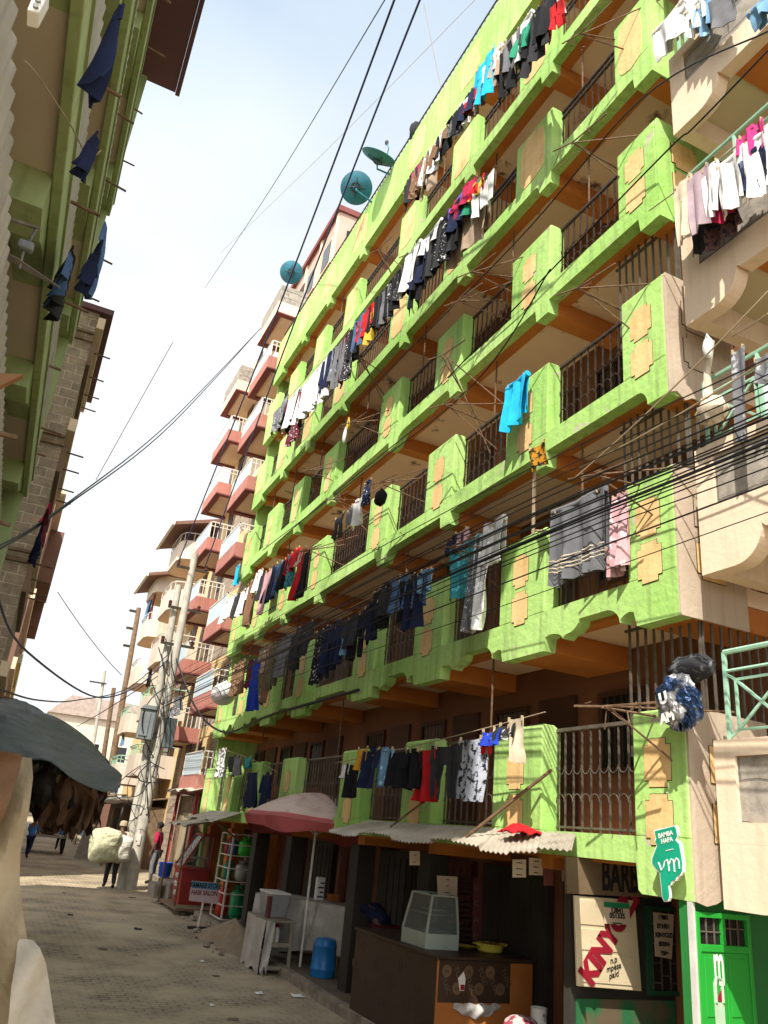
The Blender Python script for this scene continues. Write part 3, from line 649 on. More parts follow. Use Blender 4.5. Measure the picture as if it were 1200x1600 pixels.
KW = [WOOD, mat('sheet_kiosk', (.16, .15, .13), (.10, .085, .07), 3, .7, .3), BRN, mat('blue_kiosk', (.05, .10, .2), (.04, .08, .16)), WOOD, BRN, mat('green_kiosk', (.05, .14, .07), (.04, .1, .05))]
desc = ['plank kiosk with a drooping canopy past the twin concrete poles', 'grey sheet iron kiosk beside the leaning dark pole', 'brown kiosk behind the sack carrier', 'faded blue kiosk deep down the shaded street', 'plank kiosk far down the shaded street', 'brown kiosk near the closing houses', 'green kiosk farthest down the street']
for q in range(7):
    y0 = 33 + q * 5.6; x0 = 4.9 + .15 * (q % 2); g_ = gz(y0)
    kk = thing('kiosk', desc[q], 'kiosk', (x0, y0, g_), 'kiosks along the far street')
    obj('cabin', MB().box(x0 + .3, x0 + 1.35, y0, y0 + 4.2, g_, g_ + 2.2), KW[q], kk)
    obj('counter', MB().box(x0, x0 + .31, y0 + .4, y0 + 2.2, g_ + .9, g_ + 1.0), WOOD, kk)
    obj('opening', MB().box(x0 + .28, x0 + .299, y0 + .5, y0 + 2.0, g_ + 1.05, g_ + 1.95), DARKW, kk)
    mb = MB().hexa([(x0 - .75, y0 - .2, g_ + 2.15), (x0 + 1.4, y0 - .2, g_ + 2.55), (x0 + 1.4, y0 + 4.4, g_ + 2.55), (x0 - .75, y0 + 4.4, g_ + 2.2)], [(x0 - .75, y0 - .2, g_ + 2.18), (x0 + 1.4, y0 - .2, g_ + 2.6), (x0 + 1.4, y0 + 4.4, g_ + 2.6), (x0 - .75, y0 + 4.4, g_ + 2.23)])
    obj('canopy', mb, SHEET if q % 2 else WOOD, kk)
    for yy in (y0, y0 + 4.1): obj('canopy_post', MB().tube([(x0 - .65, yy, g_ - .02), (x0 - .65, yy, g_ + 2.17)], .03, 5), WOOD, kk)

# ================================================================== POLES
def pole(x, y, h, r0, r1, m_, label, lean=(0, 0), name='utility_pole'):
    t = thing(name, label, 'pole', (x, y, gz(y)), 'utility poles')
    obj('shaft', MB().tube([(x + lean[0] * s_, y + lean[1] * s_, gz(y) - .3 + (h + .3) * s_) for s_ in (0, .25, .5, .75, 1)], [r0 + (r1 - r0) * s_ for s_ in (0, .25, .5, .75, 1)], 14), m_, t, sm=True, ang=50)
    return t
A = G(190, 1388); Bp = G(203, 1390)
p1 = pole(A.x, A.y, 9.2, .165, .105, CONC, 'pale concrete utility pole standing left of its twin by the sack carrier', (-.10, .1))
p2 = pole(Bp.x, Bp.y, 10.35, .175, .11, CONC, 'pale concrete utility pole carrying the cable arms, right of its twin', (-.02, .1))
for z in (10.0, 8.6, 7.4):
    obj('arm', MB().box(A.x - .35, A.x + .75, A.y - .16, A.y - .10, z - .04, z + .04), IRON, p2)
    for xx in (-.3, .65): obj('insulator', MB().lathe([(.03, 0), (.06, .03), (.05, .1), (.07, .13), (.03, .18)], (A.x + xx, A.y - .13, z + .04), 8), mat('brown_ceramic', (.08, .03, .02), rough=.3, bump=0), p2, sm=True)
mb = MB(); mb.box(A.x - .52, A.x - .06, A.y - .45, A.y - .15, 4.35, 5.25)
bx = thing('meter_box', 'grey metal junction box strapped to the concrete poles among cables', 'junction box', (A.x - .3, A.y - .3, 4.35))
BOXM = mat('box_grey', (.20, .22, .22), (.15, .165, .165), 3, .6, .1)
obj('case', mb, BOXM, bx, bevel=.02); obj('door_panel', MB().box(A.x - .50, A.x - .25, A.y - .475, A.y - .451, 4.45, 5.15), BOXM, bx); obj('hood', MB().prism([(A.x - .56, 5.25), (A.x - .02, 5.25), (A.x - .1, 5.36), (A.x - .48, 5.36)], 'y', A.y - .5, A.y - .12), BOXM, bx)
obj('case', MB().box(A.x + .30, A.x + .62, A.y - .35, A.y - .1, 4.2, 5.1), mat('box_dark', (.1, .12, .12)), bx, bevel=.02)
# paper bills pasted on the pole
mb = MB()
for q in range(5):
    a0 = math.pi * (1.1 + .12 * q); z = 1.1 + random.uniform(0, 1.3)
    for s_ in range(3):
        t0, t1 = a0 + s_ * .16, a0 + (s_ + 1) * .16; rr = .178
        mb.hexa([(Bp.x + rr * math.cos(t0), Bp.y + rr * math.sin(t0), z), (Bp.x + rr * math.cos(t1), Bp.y + rr * math.sin(t1), z), (Bp.x + (rr - .01) * math.cos(t1), Bp.y + (rr - .01) * math.sin(t1), z), (Bp.x + (rr - .01) * math.cos(t0), Bp.y + (rr - .01) * math.sin(t0), z)],
                [(Bp.x + rr * math.cos(t0), Bp.y + rr * math.sin(t0), z + .3), (Bp.x + rr * math.cos(t1), Bp.y + rr * math.sin(t1), z + .3), (Bp.x + (rr - .01) * math.cos(t1), Bp.y + (rr - .01) * math.sin(t1), z + .3), (Bp.x + (rr - .01) * math.cos(t0), Bp.y + (rr - .01) * math.sin(t0), z + .3)])
obj('pasted_bills', mb, mat('old_paper', (.6, .55, .47), (.4, .36, .3), 8), p2)
b3 = PY(168, 1250, 46); t3 = PY(217, 950, 46)
p3 = pole(b3.x, 46, t3.z - gz(46), .2, .13, WOOD, 'dark weathered wooden utility pole leaning right in front of the cream building', (t3.x - b3.x, 0))
for zz_ in (.98, .90, .82):
    z = gz(46) + (t3.z - gz(46)) * zz_; x = b3.x + (t3.x - b3.x) * zz_; obj('insulator', MB().box(x - .5, x - .12, 45.95, 46.05, z - .05, z + .08), IRON, p3)
b4 = PY(147, 1200, 62); t4 = PY(164, 1048, 62)
p4 = pole(b4.x, 62, t4.z - gz(62), .16, .11, CONC, 'thin pale utility pole far off before the closing houses', (t4.x - b4.x, 0))
obj('arm', MB().box(t4.x - .9, t4.x + .3, 61.8, 61.9, t4.z - 1.0, t4.z - .9), IRON, p4)
b5 = PY(172, 1180, 50); t5 = PY(178, 1075, 50)
pole(b5.x, 50, t5.z - gz(50), .16, .12, WOOD, 'short dark wooden pole stump beside the leaning pole', (t5.x - b5.x, 0))

# ================================================================== CABLES
def cable(pts, r, m_, label, group, name='overhead_cable', n=28, cat='cable'):
    "a smooth sagging line through world points"
    pts = [Vector(p) for p in pts]; out = []
    if len(pts) == 2: pts = [pts[0], (pts[0] + pts[1]) / 2 + Vector((0, 0, -.02 * (pts[0] - pts[1]).length)), pts[1]]
    if len(pts) == 3:
        a, b, c = pts; tm = (b - a).length / ((b - a).length + (c - b).length); B_ = (b - a * (1 - tm) ** 2 - c * tm * tm) / (2 * tm * (1 - tm))
        out = [a * (1 - t) ** 2 + B_ * 2 * t * (1 - t) + c * t * t for t in [i / n for i in range(n + 1)]]
    else:
        P = [pts[0]] + pts + [pts[-1]]
        for i in range(1, len(P) - 2):
            for s_ in range(8):
                t = s_ / 8; a, b, c, d = P[i - 1:i + 3]
                out.append(.5 * ((2 * b) + (c - a) * t + (2 * a - 5 * b + 4 * c - d) * t * t + (3 * b - a - 3 * c + d) * t ** 3))
        out.append(pts[-1])
    return obj(name, MB().tube(out, r, 5), m_, label=label, cat=cat, group=group)
# bundle from the twin poles to the right edge, in front of the green balconies
fan = [(1040, 560, 4.35, .010), (1048, 585, 4.2, .008), (1056, 612, 4.3, .012), (1060, 628, 4.1, .012), (1066, 640, 4.25, .010), (1072, 652, 4.15, .016), (1076, 664, 4.3, .011), (1082, 676, 4.2, .014), (1088, 690, 4.1, .022), (1092, 699, 4.12, .013), (1098, 712, 4.3, .010), (1104, 730, 4.2, .009), (1108, 756, 4.15, .012), (1112, 800, 4.3, .007)]
fan += [(1052, 600, 4.22, .009), (1069, 646, 4.18, .010), (1079, 670, 4.28, .012), (1085, 683, 4.14, .010), (1094, 705, 4.16, .009)]
names = ['topmost', 'second', 'third', 'fourth', 'fifth', 'sixth', 'seventh', 'eighth', 'thickest', 'tenth', 'eleventh', 'twelfth', 'thirteenth', 'lowest', 'third slack', 'sixth slack', 'eighth slack', 'ninth slack', 'tenth slack']
for q, (yl, yr, X, r) in enumerate(fan):
    a = PX(268 + q % 3 * 10, yl, 4.15); c = PX(1200, yr, X); m_ = PX(640, (yl + yr) / 2 + 30 + (q * 5) % 11, (X + 4.15) / 2); e = c + (c - m_) * .35
    a = Vector((A.x + .1 + .05 * (q % 4), A.y - .1, a.z * 1.0))
    cable([a, m_, c, e], r * .62, CABLE, f'black service cable, {names[q]} of the fan across the green balconies from the poles', 'service cables across the green facade')
# cords strung to the right building
for q, (p0, p1, X0, X1) in enumerate((((900, 745), (1200, 455), 4.7, 4.7), ((1143, 525), (1200, 490), 4.6, 4.5), ((905, 730), (1200, 560), 4.75, 4.7))):
    cable([PX(*p0, X0), PX(*p1, X1)], .008, CORD, ['tan cord rising from the third floor bracket past the cream balcony', 'short tan cord under the cream balcony arch', 'tan cord running low past the mint rail'][q], 'tan cords', 'cord', cat='cord')
for q, pts in enumerate((((1200, 49), (1000, 157), (800, 385), (560, 625)), ((1200, 79), (1084, 199), (1010, 268), (700, 590)), ((860, 420), (740, 600), (560, 745), (410, 860)), ((660, 660), (560, 740), (430, 850)))):
    cable([PX(*p, 4.75) for p in pts], .010, CABLE, ['black wire along the upper balconies starting at the top right', 'black wire crossing in front of the ochre corner panel', 'black wire draped along the third floor parapets', 'short black wire between two green pillars halfway up'][q], 'wires along the facade')
# two thick cables and one thin from the pole tops over the viewer
T1 = Vector((A.x + .6, A.y - .13, 10.2)); T0 = Vector((A.x - .3, A.y - .13, 10.2))
for q, (s_, b, m_) in enumerate(((T0, (610, 10), (455, 430)), (T1, (657, 5), (490, 425)))):
    e = PY(*b, 8.0); mid = PY(*m_, 15.0); e = e + (e - mid).normalized() * 4
    cable([s_, mid, e], .021, CABLEB, ['thick blue black cable passing over the small satellite dish', 'thick blue black cable passing over the round teal dish'][q], 'thick overhead cables')
cable([PY(320, 450, 40), PY(420, 300, 22), PY(600, 2, 9), PY(625, -40, 8)], .012, CABLE, 'thin dark wire slanting across the open sky', 'sky wires')
cable([PY(345, 395, 34), PY(520, 225, 22), PY(740, 2, 14), PY(760, -20, 13)], .008, CORD, 'faint pale wire crossing behind the thick cables in the sky', 'sky wires')
cable([PY(662, 5, 14), PY(675, 70, 14), PY(690, 142, 14)], .008, CORD, 'faint pale wire dropping to the green roof railing', 'sky wires')
for q, dy_ in enumerate((0, 6)):
    cable([PY(-10, 858 + dy_, 9), PY(100, 790 + dy_ / 2, 13), PY(270, 655 + dy_, 20), PY(408, 512, 28)], .014, CABLE, ['upper wire of the pair rising from the olive building to the pink roof', 'lower wire of the pair rising from the olive building to the pink roof'][q], 'rising wires')
cable([PY(90, 925, 40), PY(135, 990, 42), PY(190, 1055, 45.5)], .02, CABLE, 'thin grey wire dropping from the brown boxed floor to the leaning pole', 'street crossing wires')
cable([PY(-5, 930, 10), PY(42, 1018, 14), PY(150, 1089, 20), PY(215, 1072, 24), Vector((A.x, A.y, 6.9))], .02, CABLEB, 'thick sagging cable crossing the street above the tarpaulin', 'street crossing wires')
cable([PY(-5, 1075, 10), PY(60, 1094, 14), PY(120, 1094, 19), PY(200, 1075, 23), Vector((A.x, A.y - .1, 7.1))], .014, CABLE, 'slack cable crossing the street just above the tarpaulin', 'street crossing wires')
cable([PY(120, 1135, 40), PY(180, 1100, 32), PY(262, 1046, 26)], .016, CABLE, 'wire dropping from the twin poles down the far street', 'street crossing wires')
cable([PY(150, 750, 34), PY(200, 660, 34), PY(270, 535, 34)], .016, CABLE, 'thin loose wire slanting alone in the pale sky beside the stone building', 'sky wires')
cable([Vector((A.x + .2, A.y - .2, 7.0)), PX(306, 1106, 4.9), PX(350, 1144, 5.1), PX(420, 1118, 5.14), PX(560, 1078, 5.14)], .03, CABLE, 'thick black cable clipped along the scalloped first floor band', 'facade cables')
random.seed(11)
for q in range(16):       # knot of loose wire around the poles
    x, y = A.x + random.uniform(-.25, .4), A.y - .2; z = random.uniform(3.4, 7.6)
    cable([(x, y, z), (x + random.uniform(-.7, .3), y - random.uniform(.1, .5), z - random.uniform(.6, 1.6)), (x + random.uniform(-.3, .5), y - .05, z - random.uniform(.3, 2.4))], random.choice((.010, .014, .018)), CABLE, 'loose black wire looped in the tangle around the concrete poles', 'wire tangle on the poles')

# ================================================================== LAUNDRY
CL = {}
def cloth(c, kind=None):
    key = (c, kind)
    if key in CL: return CL[key]
    col = {'black': (.012, .012, .014), 'charcoal': (.035, .035, .038), 'grey': (.16, .16, .17), 'white': (.72, .71, .69), 'cream': (.62, .52, .38), 'navy': (.014, .02, .055), 'blue': (.03, .09, .35),
           'sky': (.18, .34, .52), 'cyan': (.02, .42, .72), 'royal': (.02, .05, .42), 'red': (.50, .015, .02), 'crimson': (.42, .02, .07), 'maroon': (.13, .02, .03), 'pink': (.62, .05, .22), 'rose': (.55, .32, .34),
           'purple': (.22, .12, .5), 'green': (.03, .28, .16), 'teal': (.05, .30, .34), 'mustard': (.55, .25, .02), 'yellow': (.65, .45, .06), 'brown': (.20, .11, .06), 'tan': (.42, .31, .22), 'olive': (.14, .13, .08), 'lilac': (.40, .30, .33), 'denim': (.07, .13, .25), 'plaid': (.14, .07, .07), 'spotted': (.03, .025, .03), 'pattern': (.42, .44, .50)}[c]
    st = None
    if kind == 'spots': st = ((.6, .58, .58), 22, .58, .62)
    if kind == 'dark': st = ((.02, .02, .025), 16, .50, .55)
    if kind == 'blotch': st = (tuple(min(1, x * 2.2 + .05) for x in col), 9, .56, .62)
    m = mat(f'cloth_{c}' + (f'_{kind}' if kind else ''), col, tuple(x * .75 for x in col), 6, .92, .35, 60, stain=st, spec=.15, dist=.006)
    CL[key] = m; return m
def garment_mesh(kind, x, yc, zt, w, h, seed):
    rnd = random.Random(seed); mb = MB(); f1 = rnd.uniform(1.2, 2.6); ph = rnd.uniform(0, 6); A_ = min(.055, .035 + w * .05); tw = rnd.uniform(-.05, .05); lean = rnd.uniform(-.03, .03)
    def P(u, t, drop=0.0):      # u: metres across from the middle, t: 0 top .. 1 bottom
        k = .25 + .75 * t
        d = A_ * k * (math.sin(2 * math.pi * f1 * u / max(w, .2) + ph + .9 * math.sin(2.4 * t)) + .45 * math.sin(2 * math.pi * 2.3 * f1 * u / max(w, .2) + 2 * ph + 2 * t)) + tw * t
        e = .012 * math.sin(9 * u + ph) + .01 * math.sin(23 * u + 2 * ph)
        sagt = -.035 * (1 - t) * (1 - min(1, abs(2 * u / max(w, .1))) ** 2) * (1 if w > .3 else .3)
        return (x + d, yc + u * (1 + .03 * math.sin(5 * t + ph)) + lean * t, zt + sagt - t * h + e * t - drop)
    def strip(l, r, t0, t1, nu, nv, drop=0.0):
        def fn(a, b):
            t = t0 + (t1 - t0) * b; L_, R_ = l(t), r(t); return P(L_ + (R_ - L_) * a, t, drop)
        mb.grid(fn, nu, nv, .012, (1, 0, 0))
    c = lambda v: (lambda t: v)
    n = max(5, int(w / .05)); q = max(5, int(h / .08))
    if kind in ('towel', 'sheet', 'blanket'):
        strip(c(-w / 2), c(w / 2), 0, 1, n + 4, q)
        def bk(a, b): p = P((-w / 2 + w * a) * .97, b * .7); return (p[0] + .07 + .03 * b, p[1], p[2])
        mb.grid(bk, n, q, .012, (1, 0, 0))
        mb.tube([(x + .04, yc - w / 2, zt + .005 - .0), (x + .04, yc, zt - .03), (x + .04, yc + w / 2, zt + .005)], .045, 8)
    elif kind == 'shirt':
        strip(lambda t: -w * .36 - .05 * w * t, lambda t: w * .36 + .05 * w * t, 0, 1, n, q)
        for s_ in (-1, 1):
            a0 = w * .355; L_ = rnd.uniform(.45, .75)
            strip(lambda t: s_ * (a0 + .03 * w), lambda t: s_ * (w * .5 + .02 * w * t), .03, L_, 3, 5)
        mb.box(x - .01, x + .03, yc - w * .12, yc + w * .12, zt - .03, zt + .02)
    elif kind == 'trousers':
        strip(c(-w / 2), c(w / 2), 0, .36, n, 4)
        for s_ in (-1, 1): strip(lambda t: s_ * w * (.03 + .05 * t), lambda t: s_ * w * (.5 - .08 * t), .355, 1 - rnd.uniform(0, .06), 4, q)
    elif kind == 'shorts':
        strip(c(-w / 2), c(w / 2), 0, .55, n, 4)
        for s_ in (-1, 1): strip(lambda t: s_ * w * .03, lambda t: s_ * w * (.5 + .06 * t), .545, 1, 4, 4)
    elif kind == 'dress':
        strip(lambda t: -w * (.28 + .22 * t), lambda t: w * (.28 + .22 * t), 0, 1, n, q)
        for s_ in (-1, 1): strip(lambda t: s_ * w * .27, lambda t: s_ * w * (.36 + .1 * t), .02, .22, 3, 3)
    elif kind == 'cloth':
        strip(lambda t: -w * (.5 - .18 * t * t), lambda t: w * (.5 - .10 * t), 0, 1, n, q)
    elif kind == 'socks':
        for i in range(3):
            o_ = -w / 2 + w * (i + .5) / 3; strip(c(o_ - w * .12), lambda t: o_ + w * .12 + .03 * t, 0, 1 - .2 * (i % 2), 2, 4)
    elif kind == 'bag':
        mb.ball((x, yc, zt - h / 2), h / 2, 12, 8, (.55 * w / h, w / h, 1), .08)
        mb.tube([(x, yc - w * .2, zt - h * .1), (x, yc, zt + .04), (x, yc + w * .2, zt - h * .1)], .012, 5)
    # pegs
    return mb
PEG = mat('wooden_peg', (.5, .38, .22), bump=0)
ORD = ['first', 'second', 'third', 'fourth', 'fifth', 'sixth', 'seventh', 'eighth', 'ninth', 'tenth', 'eleventh', 'twelfth']
used_labels = {}
def hang(items, X, line, where, cat_group, cord=True, ends=None, seed0=0, pegs=True, wk=1.0):
    """items: (px, py of the top middle, py of the bottom, width in m, kind, colour, pattern)"""
    pts = []
    def nm(it): return f"{it[5] if it[5] not in ('pattern', 'plaid', 'spotted') else {'pattern': 'patterned', 'plaid': 'plaid', 'spotted': 'spotted'}[it[5]]} {it[4]}"
    for i, it in enumerate(items):
        px, py, pb, w_, kind, c = it[:6]; w_ *= wk; pat = it[6] if len(it) > 6 else None
        dx_ = it[7] if len(it) > 7 else 0
        top = PX(px, py, X + dx_); zbm = zfor(top.x, top.y, pb); h = max(.12, top.z - zbm)
        mbg = garment_mesh(kind, top.x, top.y, top.z, w_, h, seed0 * 100 + i)
        a = nm(items[i - 1]) if i else None; b = nm(items[i + 1]) if i + 1 < len(items) else None
        if a and b and a != b: lab = f"{nm(it)} between {a} and {b} on {where}"
        elif a and b: lab = f"{nm(it)} amid two {a} pieces on {where}"
        else: lab = f"{nm(it)} hanging at the {'upper right' if not a else 'lower left'} end of {where}" if len(items) > 1 else f"{nm(it)} hanging alone on {where}"
        n_ = used_labels.get(lab, 0); used_labels[lab] = n_ + 1
        if n_: lab = f"{ORD[n_]} {lab}"
        cat = {'towel': 'towel', 'sheet': 'bed sheet', 'blanket': 'blanket', 'cloth': 'cloth', 'bag': 'bag', 'socks': 'socks'}.get(kind, kind)
        root = obj({'cloth': 'hanging_cloth', 'sheet': 'bed_sheet'}.get(kind, kind), mbg, cloth(c, pat), label=lab, cat=cat, group=cat_group, sm=True, ang=60)
        if pegs and kind not in ('bag',):
            for s_ in (-.4, .4): obj('peg', MB().box(top.x - .010, top.x + .018, top.y + s_ * w_ - .005, top.y + s_ * w_ + .005, top.z - .035, top.z + .018), PEG, root)
        pts.append((top.x + .02, top.y, top.z - .01))
    if cord and len(items) > 1:
        pts.sort(key=lambda p: p[1]); p0, p1 = pts[0], pts[-1]
        cable([(p0[0], p0[1] - .5, p0[2] + .03)] + [((p0[0] + p1[0]) / 2, (p0[1] + p1[1]) / 2, sorted(p[2] for p in pts)[len(pts) // 2])] + [(p1[0], p1[1] + .5, p1[2] + .03)], .007, CORD, f"thin cord the washing hangs from on {where}", 'clotheslines', 'clothesline', cat='clothesline')

def densify(L_, every, cols, dx_):
    out = []; rnd = random.Random(len(L_))
    for i, it in enumerate(L_):
        out.append(it)
        if i + 1 < len(L_) and i % every == 0:
            b = L_[i + 1]; out.append(((it[0] + b[0]) / 2 + rnd.uniform(-2, 2), (it[1] + b[1]) / 2 + 2, (it[2] + b[2]) / 2 + rnd.uniform(-22, 4), rnd.uniform(.3, .45), rnd.choice(['shirt', 'cloth', 'trousers', 'shorts', 'dress']), rnd.choice(cols), rnd.choice([None, 'blotch', 'dark']), dx_))
    return out
LA = [(868, 2, 42, .30, 'shorts', 'red'), (852, 2, 58, .45, 'shirt', 'black'), (838, 18, 92, .60, 'shirt', 'charcoal'), (826, 34, 84, .5, 'cloth', 'black'), (818, 44, 80, .35, 'socks', 'green'), (806, 50, 104, .6, 'towel', 'white'), (796, 64, 112, .45, 'shirt', 'grey'),
      (789, 74, 150, .40, 'trousers', 'black'), (780, 78, 118, .35, 'shirt', 'tan'), (768, 88, 120, .4, 'towel', 'white'), (757, 92, 166, .45, 'trousers', 'cyan'), (738, 146, 170, .40, 'shorts', 'red'), (730, 150, 186, .42, 'shirt', 'navy'), (719, 166, 204, .5, 'shirt', 'white'),
      (711, 180, 214, .45, 'cloth', 'grey', 'dark'), (702, 188, 232, .6, 'shirt', 'black'), (688, 212, 246, .4, 'shirt', 'brown'), (677, 226, 272, .55, 'towel', 'white'), (669, 244, 304, .5, 'trousers', 'tan'), (659, 250, 300, .45, 'shirt', 'brown', 'blotch'), (650, 262, 304, .35, 'shirt', 'pink'), (643, 272, 312, .5, 'shirt', 'charcoal')]
hang(densify(LA, 2, ['charcoal', 'white', 'navy', 'grey', 'brown', 'maroon'], .14), 4.45, 'top', 'the top floor line', 'washing on the top floor line', seed0=1, wk=1.35)
LB = [(755, 284, 330, .5, 'socks', 'white'), (747, 282, 304, .3, 'shirt', 'red'), (742, 288, 312, .3, 'shirt', 'yellow'), (737, 294, 328, .4, 'cloth', 'green'), (728, 290, 326, .55, 'shirt', 'crimson'), (731, 318, 392, .85, 'blanket', 'tan', None, .12), (719, 306, 346, .55, 'shirt', 'purple'), (712, 318, 360, .5, 'shirt', 'navy'), (706, 326, 396, .5, 'trousers', 'black'),
      (697, 336, 402, .5, 'shirt', 'charcoal'), (690, 346, 420, .45, 'dress', 'black', 'spots'), (681, 356, 430, .5, 'shirt', 'charcoal'), (674, 360, 392, .5, 'towel', 'white'), (668, 376, 442, .55, 'trousers', 'black'), (659, 384, 446, .4, 'shirt', 'navy'), (652, 392, 480, .5, 'trousers', 'black'), (644, 390, 452, .45, 'towel', 'white'), (633, 410, 452, .5, 'shirt', 'black'), (622, 424, 470, .5, 'shirt', 'charcoal', 'spots'), (612, 438, 492, .5, 'shirt', 'black'), (604, 448, 504, .45, 'trousers', 'grey'), (597, 456, 510, .4, 'shirt', 'charcoal'), (588, 466, 512, .5, 'shirt', 'black'),
      (577, 480, 516, .45, 'shirt', 'red'), (580, 486, 532, .3, 'cloth', 'yellow'), (569, 492, 530, .4, 'shirt', 'red', 'blotch'), (562, 494, 546, .5, 'trousers', 'denim'), (555, 508, 560, .5, 'shirt', 'black'), (549, 514, 596, .55, 'dress', 'spotted', 'spots'), (542, 522, 592, .4, 'shirt', 'maroon'), (534, 532, 604, .45, 'trousers', 'grey'), (524, 545, 596, .5, 'shirt', 'grey', 'blotch'), (515, 552, 606, .6, 'shirt', 'navy'), (504, 566, 632, .8, 'sheet', 'white'), (493, 580, 642, .8, 'sheet', 'white'), (481, 594, 652, .8, 'sheet', 'white'), (467, 612, 690, .5, 'dress', 'maroon', 'spots'), (458, 618, 668, .7, 'sheet', 'white'), (438, 632, 668, 1.0, 'cloth', 'grey', 'spots')]
hang(densify(LB, 1, ['charcoal', 'black', 'grey', 'white', 'navy', 'maroon', 'denim', 'spotted'], .15), 4.45, 'fifth', 'the fourth floor line', 'washing on the fourth floor line', seed0=2, pegs=False, wk=1.3)
LC = [(481, 860, 935, .40, 'dress', 'black'), (472, 858, 936, .5, 'dress', 'red'), (470, 862, 882, .35, 'shirt', 'cream'), (462, 858, 890, .5, 'shirt', 'red'), (457, 862, 916, .6, 'dress', 'teal', 'dark'), (451, 868, 898, .45, 'shirt', 'red'), (444, 878, 922, .5, 'shirt', 'black'), (436, 880, 930, .5, 'trousers', 'denim'), (427, 884, 940, .65, 'dress', 'navy'), (420, 892, 962, .4, 'trousers', 'rose'), (412, 896, 938, .45, 'shirt', 'charcoal'), (405, 892, 926, .55, 'shirt', 'white', 'blotch'), (399, 902, 978, .6, 'cloth', 'brown'), (391, 910, 960, .45, 'shirt', 'maroon'), (384, 920, 962, .6, 'shirt', 'white'), (373, 928, 966, .4, 'shirt', 'charcoal'), (358, 936, 970, .9, 'towel', 'white')]
hang(LC, 4.60, 'third', 'the third floor line', 'washing on the third floor line', seed0=3, wk=1.15)
LD = [(663, 893, 925, .4, 'shirt', 'sky'), (655, 896, 950, .5, 'trousers', 'denim'), (646, 898, 985, .5, 'trousers', 'navy'), (636, 902, 975, .5, 'trousers', 'black'), (626, 900, 960, .5, 'trousers', 'denim'), (613, 906, 940, .55, 'shirt', 'grey'), (604, 912, 962, .5, 'shirt', 'charcoal'), (594, 920, 985, .45, 'trousers', 'black'), (580, 944, 1000, .5, 'shirt', 'navy'), (566, 960, 1030, .5, 'trousers', 'black'), (553, 962, 1012, .5, 'shirt', 'charcoal'), (544, 985, 1024, .5, 'trousers', 'sky'), (532, 975, 1040, .45, 'trousers', 'navy'), (521, 972, 1052, .6, 'trousers', 'navy'), (511, 980, 1062, .4, 'trousers', 'charcoal'), (502, 984, 1070, .45, 'shirt', 'black', 'spots'), (478, 974, 1024, .75, 'cloth', 'charcoal'), (463, 990, 1048, .45, 'trousers', 'charcoal'), (449, 992, 1058, .6, 'shirt', 'grey'), (436, 1000, 1076, .5, 'trousers', 'olive'), (424, 1012, 1100, .6, 'cloth', 'brown'), (415, 1010, 1052, .6, 'shirt', 'tan', 'blotch'), (402, 1028, 1110, .55, 'dress', 'royal'), (392, 1032, 1074, .5, 'shirt', 'maroon'), (375, 1034, 1086, .9, 'shirt', 'brown', 'blotch'), (353, 1066, 1102, .9, 'bag', 'white')]
hang(LD, 4.62, 'second', 'the second floor line', 'washing on the second floor line', seed0=4, wk=1.2)
LE = [(805, 1122, 1190, .30, 'cloth', 'cream'), (793, 1130, 1153, .35, 'socks', 'charcoal'), (783, 1136, 1156, .35, 'socks', 'white'), (767, 1140, 1166, .40, 'shorts', 'royal'), (757, 1150, 1178, .20, 'cloth', 'red'), (737, 1152, 1254, .62, 'trousers', 'pattern', 'dark'), (699, 1162, 1248, .75, 'trousers', 'charcoal'), (667, 1168, 1252, .62, 'dress', 'red'), (647, 1172, 1232, .5, 'shirt', 'black'), (624, 1172, 1232, .60, 'trousers', 'black'), (601, 1170, 1228, .60, 'shirt', 'sky', 'blotch'), (582, 1170, 1232, .55, 'shirt', 'navy'), (567, 1168, 1204, .40, 'cloth', 'mustard'), (553, 1192, 1248, .45, 'trousers', 'black'), (541, 1192, 1216, .35, 'cloth', 'white')]
hang(LE, 4.78, 'first', 'the first floor line', 'washing on the first floor line', seed0=5)
hang([(418, 1208, 1262, .5, 'shirt', 'navy'), (394, 1205, 1262, 1.1, 'dress', 'navy'), (388, 1182, 1200, .5, 'cloth', 'teal'), (372, 1182, 1212, .7, 'shirt', 'grey'), (362, 1180, 1205, .6, 'cloth', 'charcoal'), (348, 1170, 1215, .8, 'shirt', 'white', 'dark')], 4.85, 'x', 'the far first floor line', 'washing at the far end of the first floor', seed0=6)
hang([(770, 815, 880, .45, 'towel', 'white'), (756, 830, 985, .40, 'cloth', 'white', 'blotch'), (747, 838, 985, .35, 'cloth', 'grey', 'spots'), (726, 848, 930, .72, 'towel', 'teal', 'blotch'), (720, 828, 858, .35, 'cloth', 'rose'), (710, 838, 866, .45, 'shirt', 'navy')], 5.0, 'x', 'the line beside the wide pillar', 'washing beside the wide pillar', seed0=7)
hang([(968, 772, 885, .26, 'shirt', 'rose', 'blotch'), (958, 852, 900, .28, 'shorts', 'rose')], 5.12, 'x', 'the corner balcony', 'washing by the grey blanket', seed0=8, cord=False)
gbk = hang([(899, 782, 900, .92, 'blanket', 'grey')], 5.08, 'x', 'the corner balcony rail of the second floor', 'blanket', seed0=9, cord=False)
blk = [o for o in SC.objects if o.name.startswith('blanket') and 'alone' in o.get('label', '')][-1]
vs = [v.co.copy() for v in blk.data.vertices]; y0_ = min(v.y for v in vs); y1_ = max(v.y for v in vs); zb0 = min(v.z for v in vs); zt0 = max(v.z for v in vs)
nu_ = 200
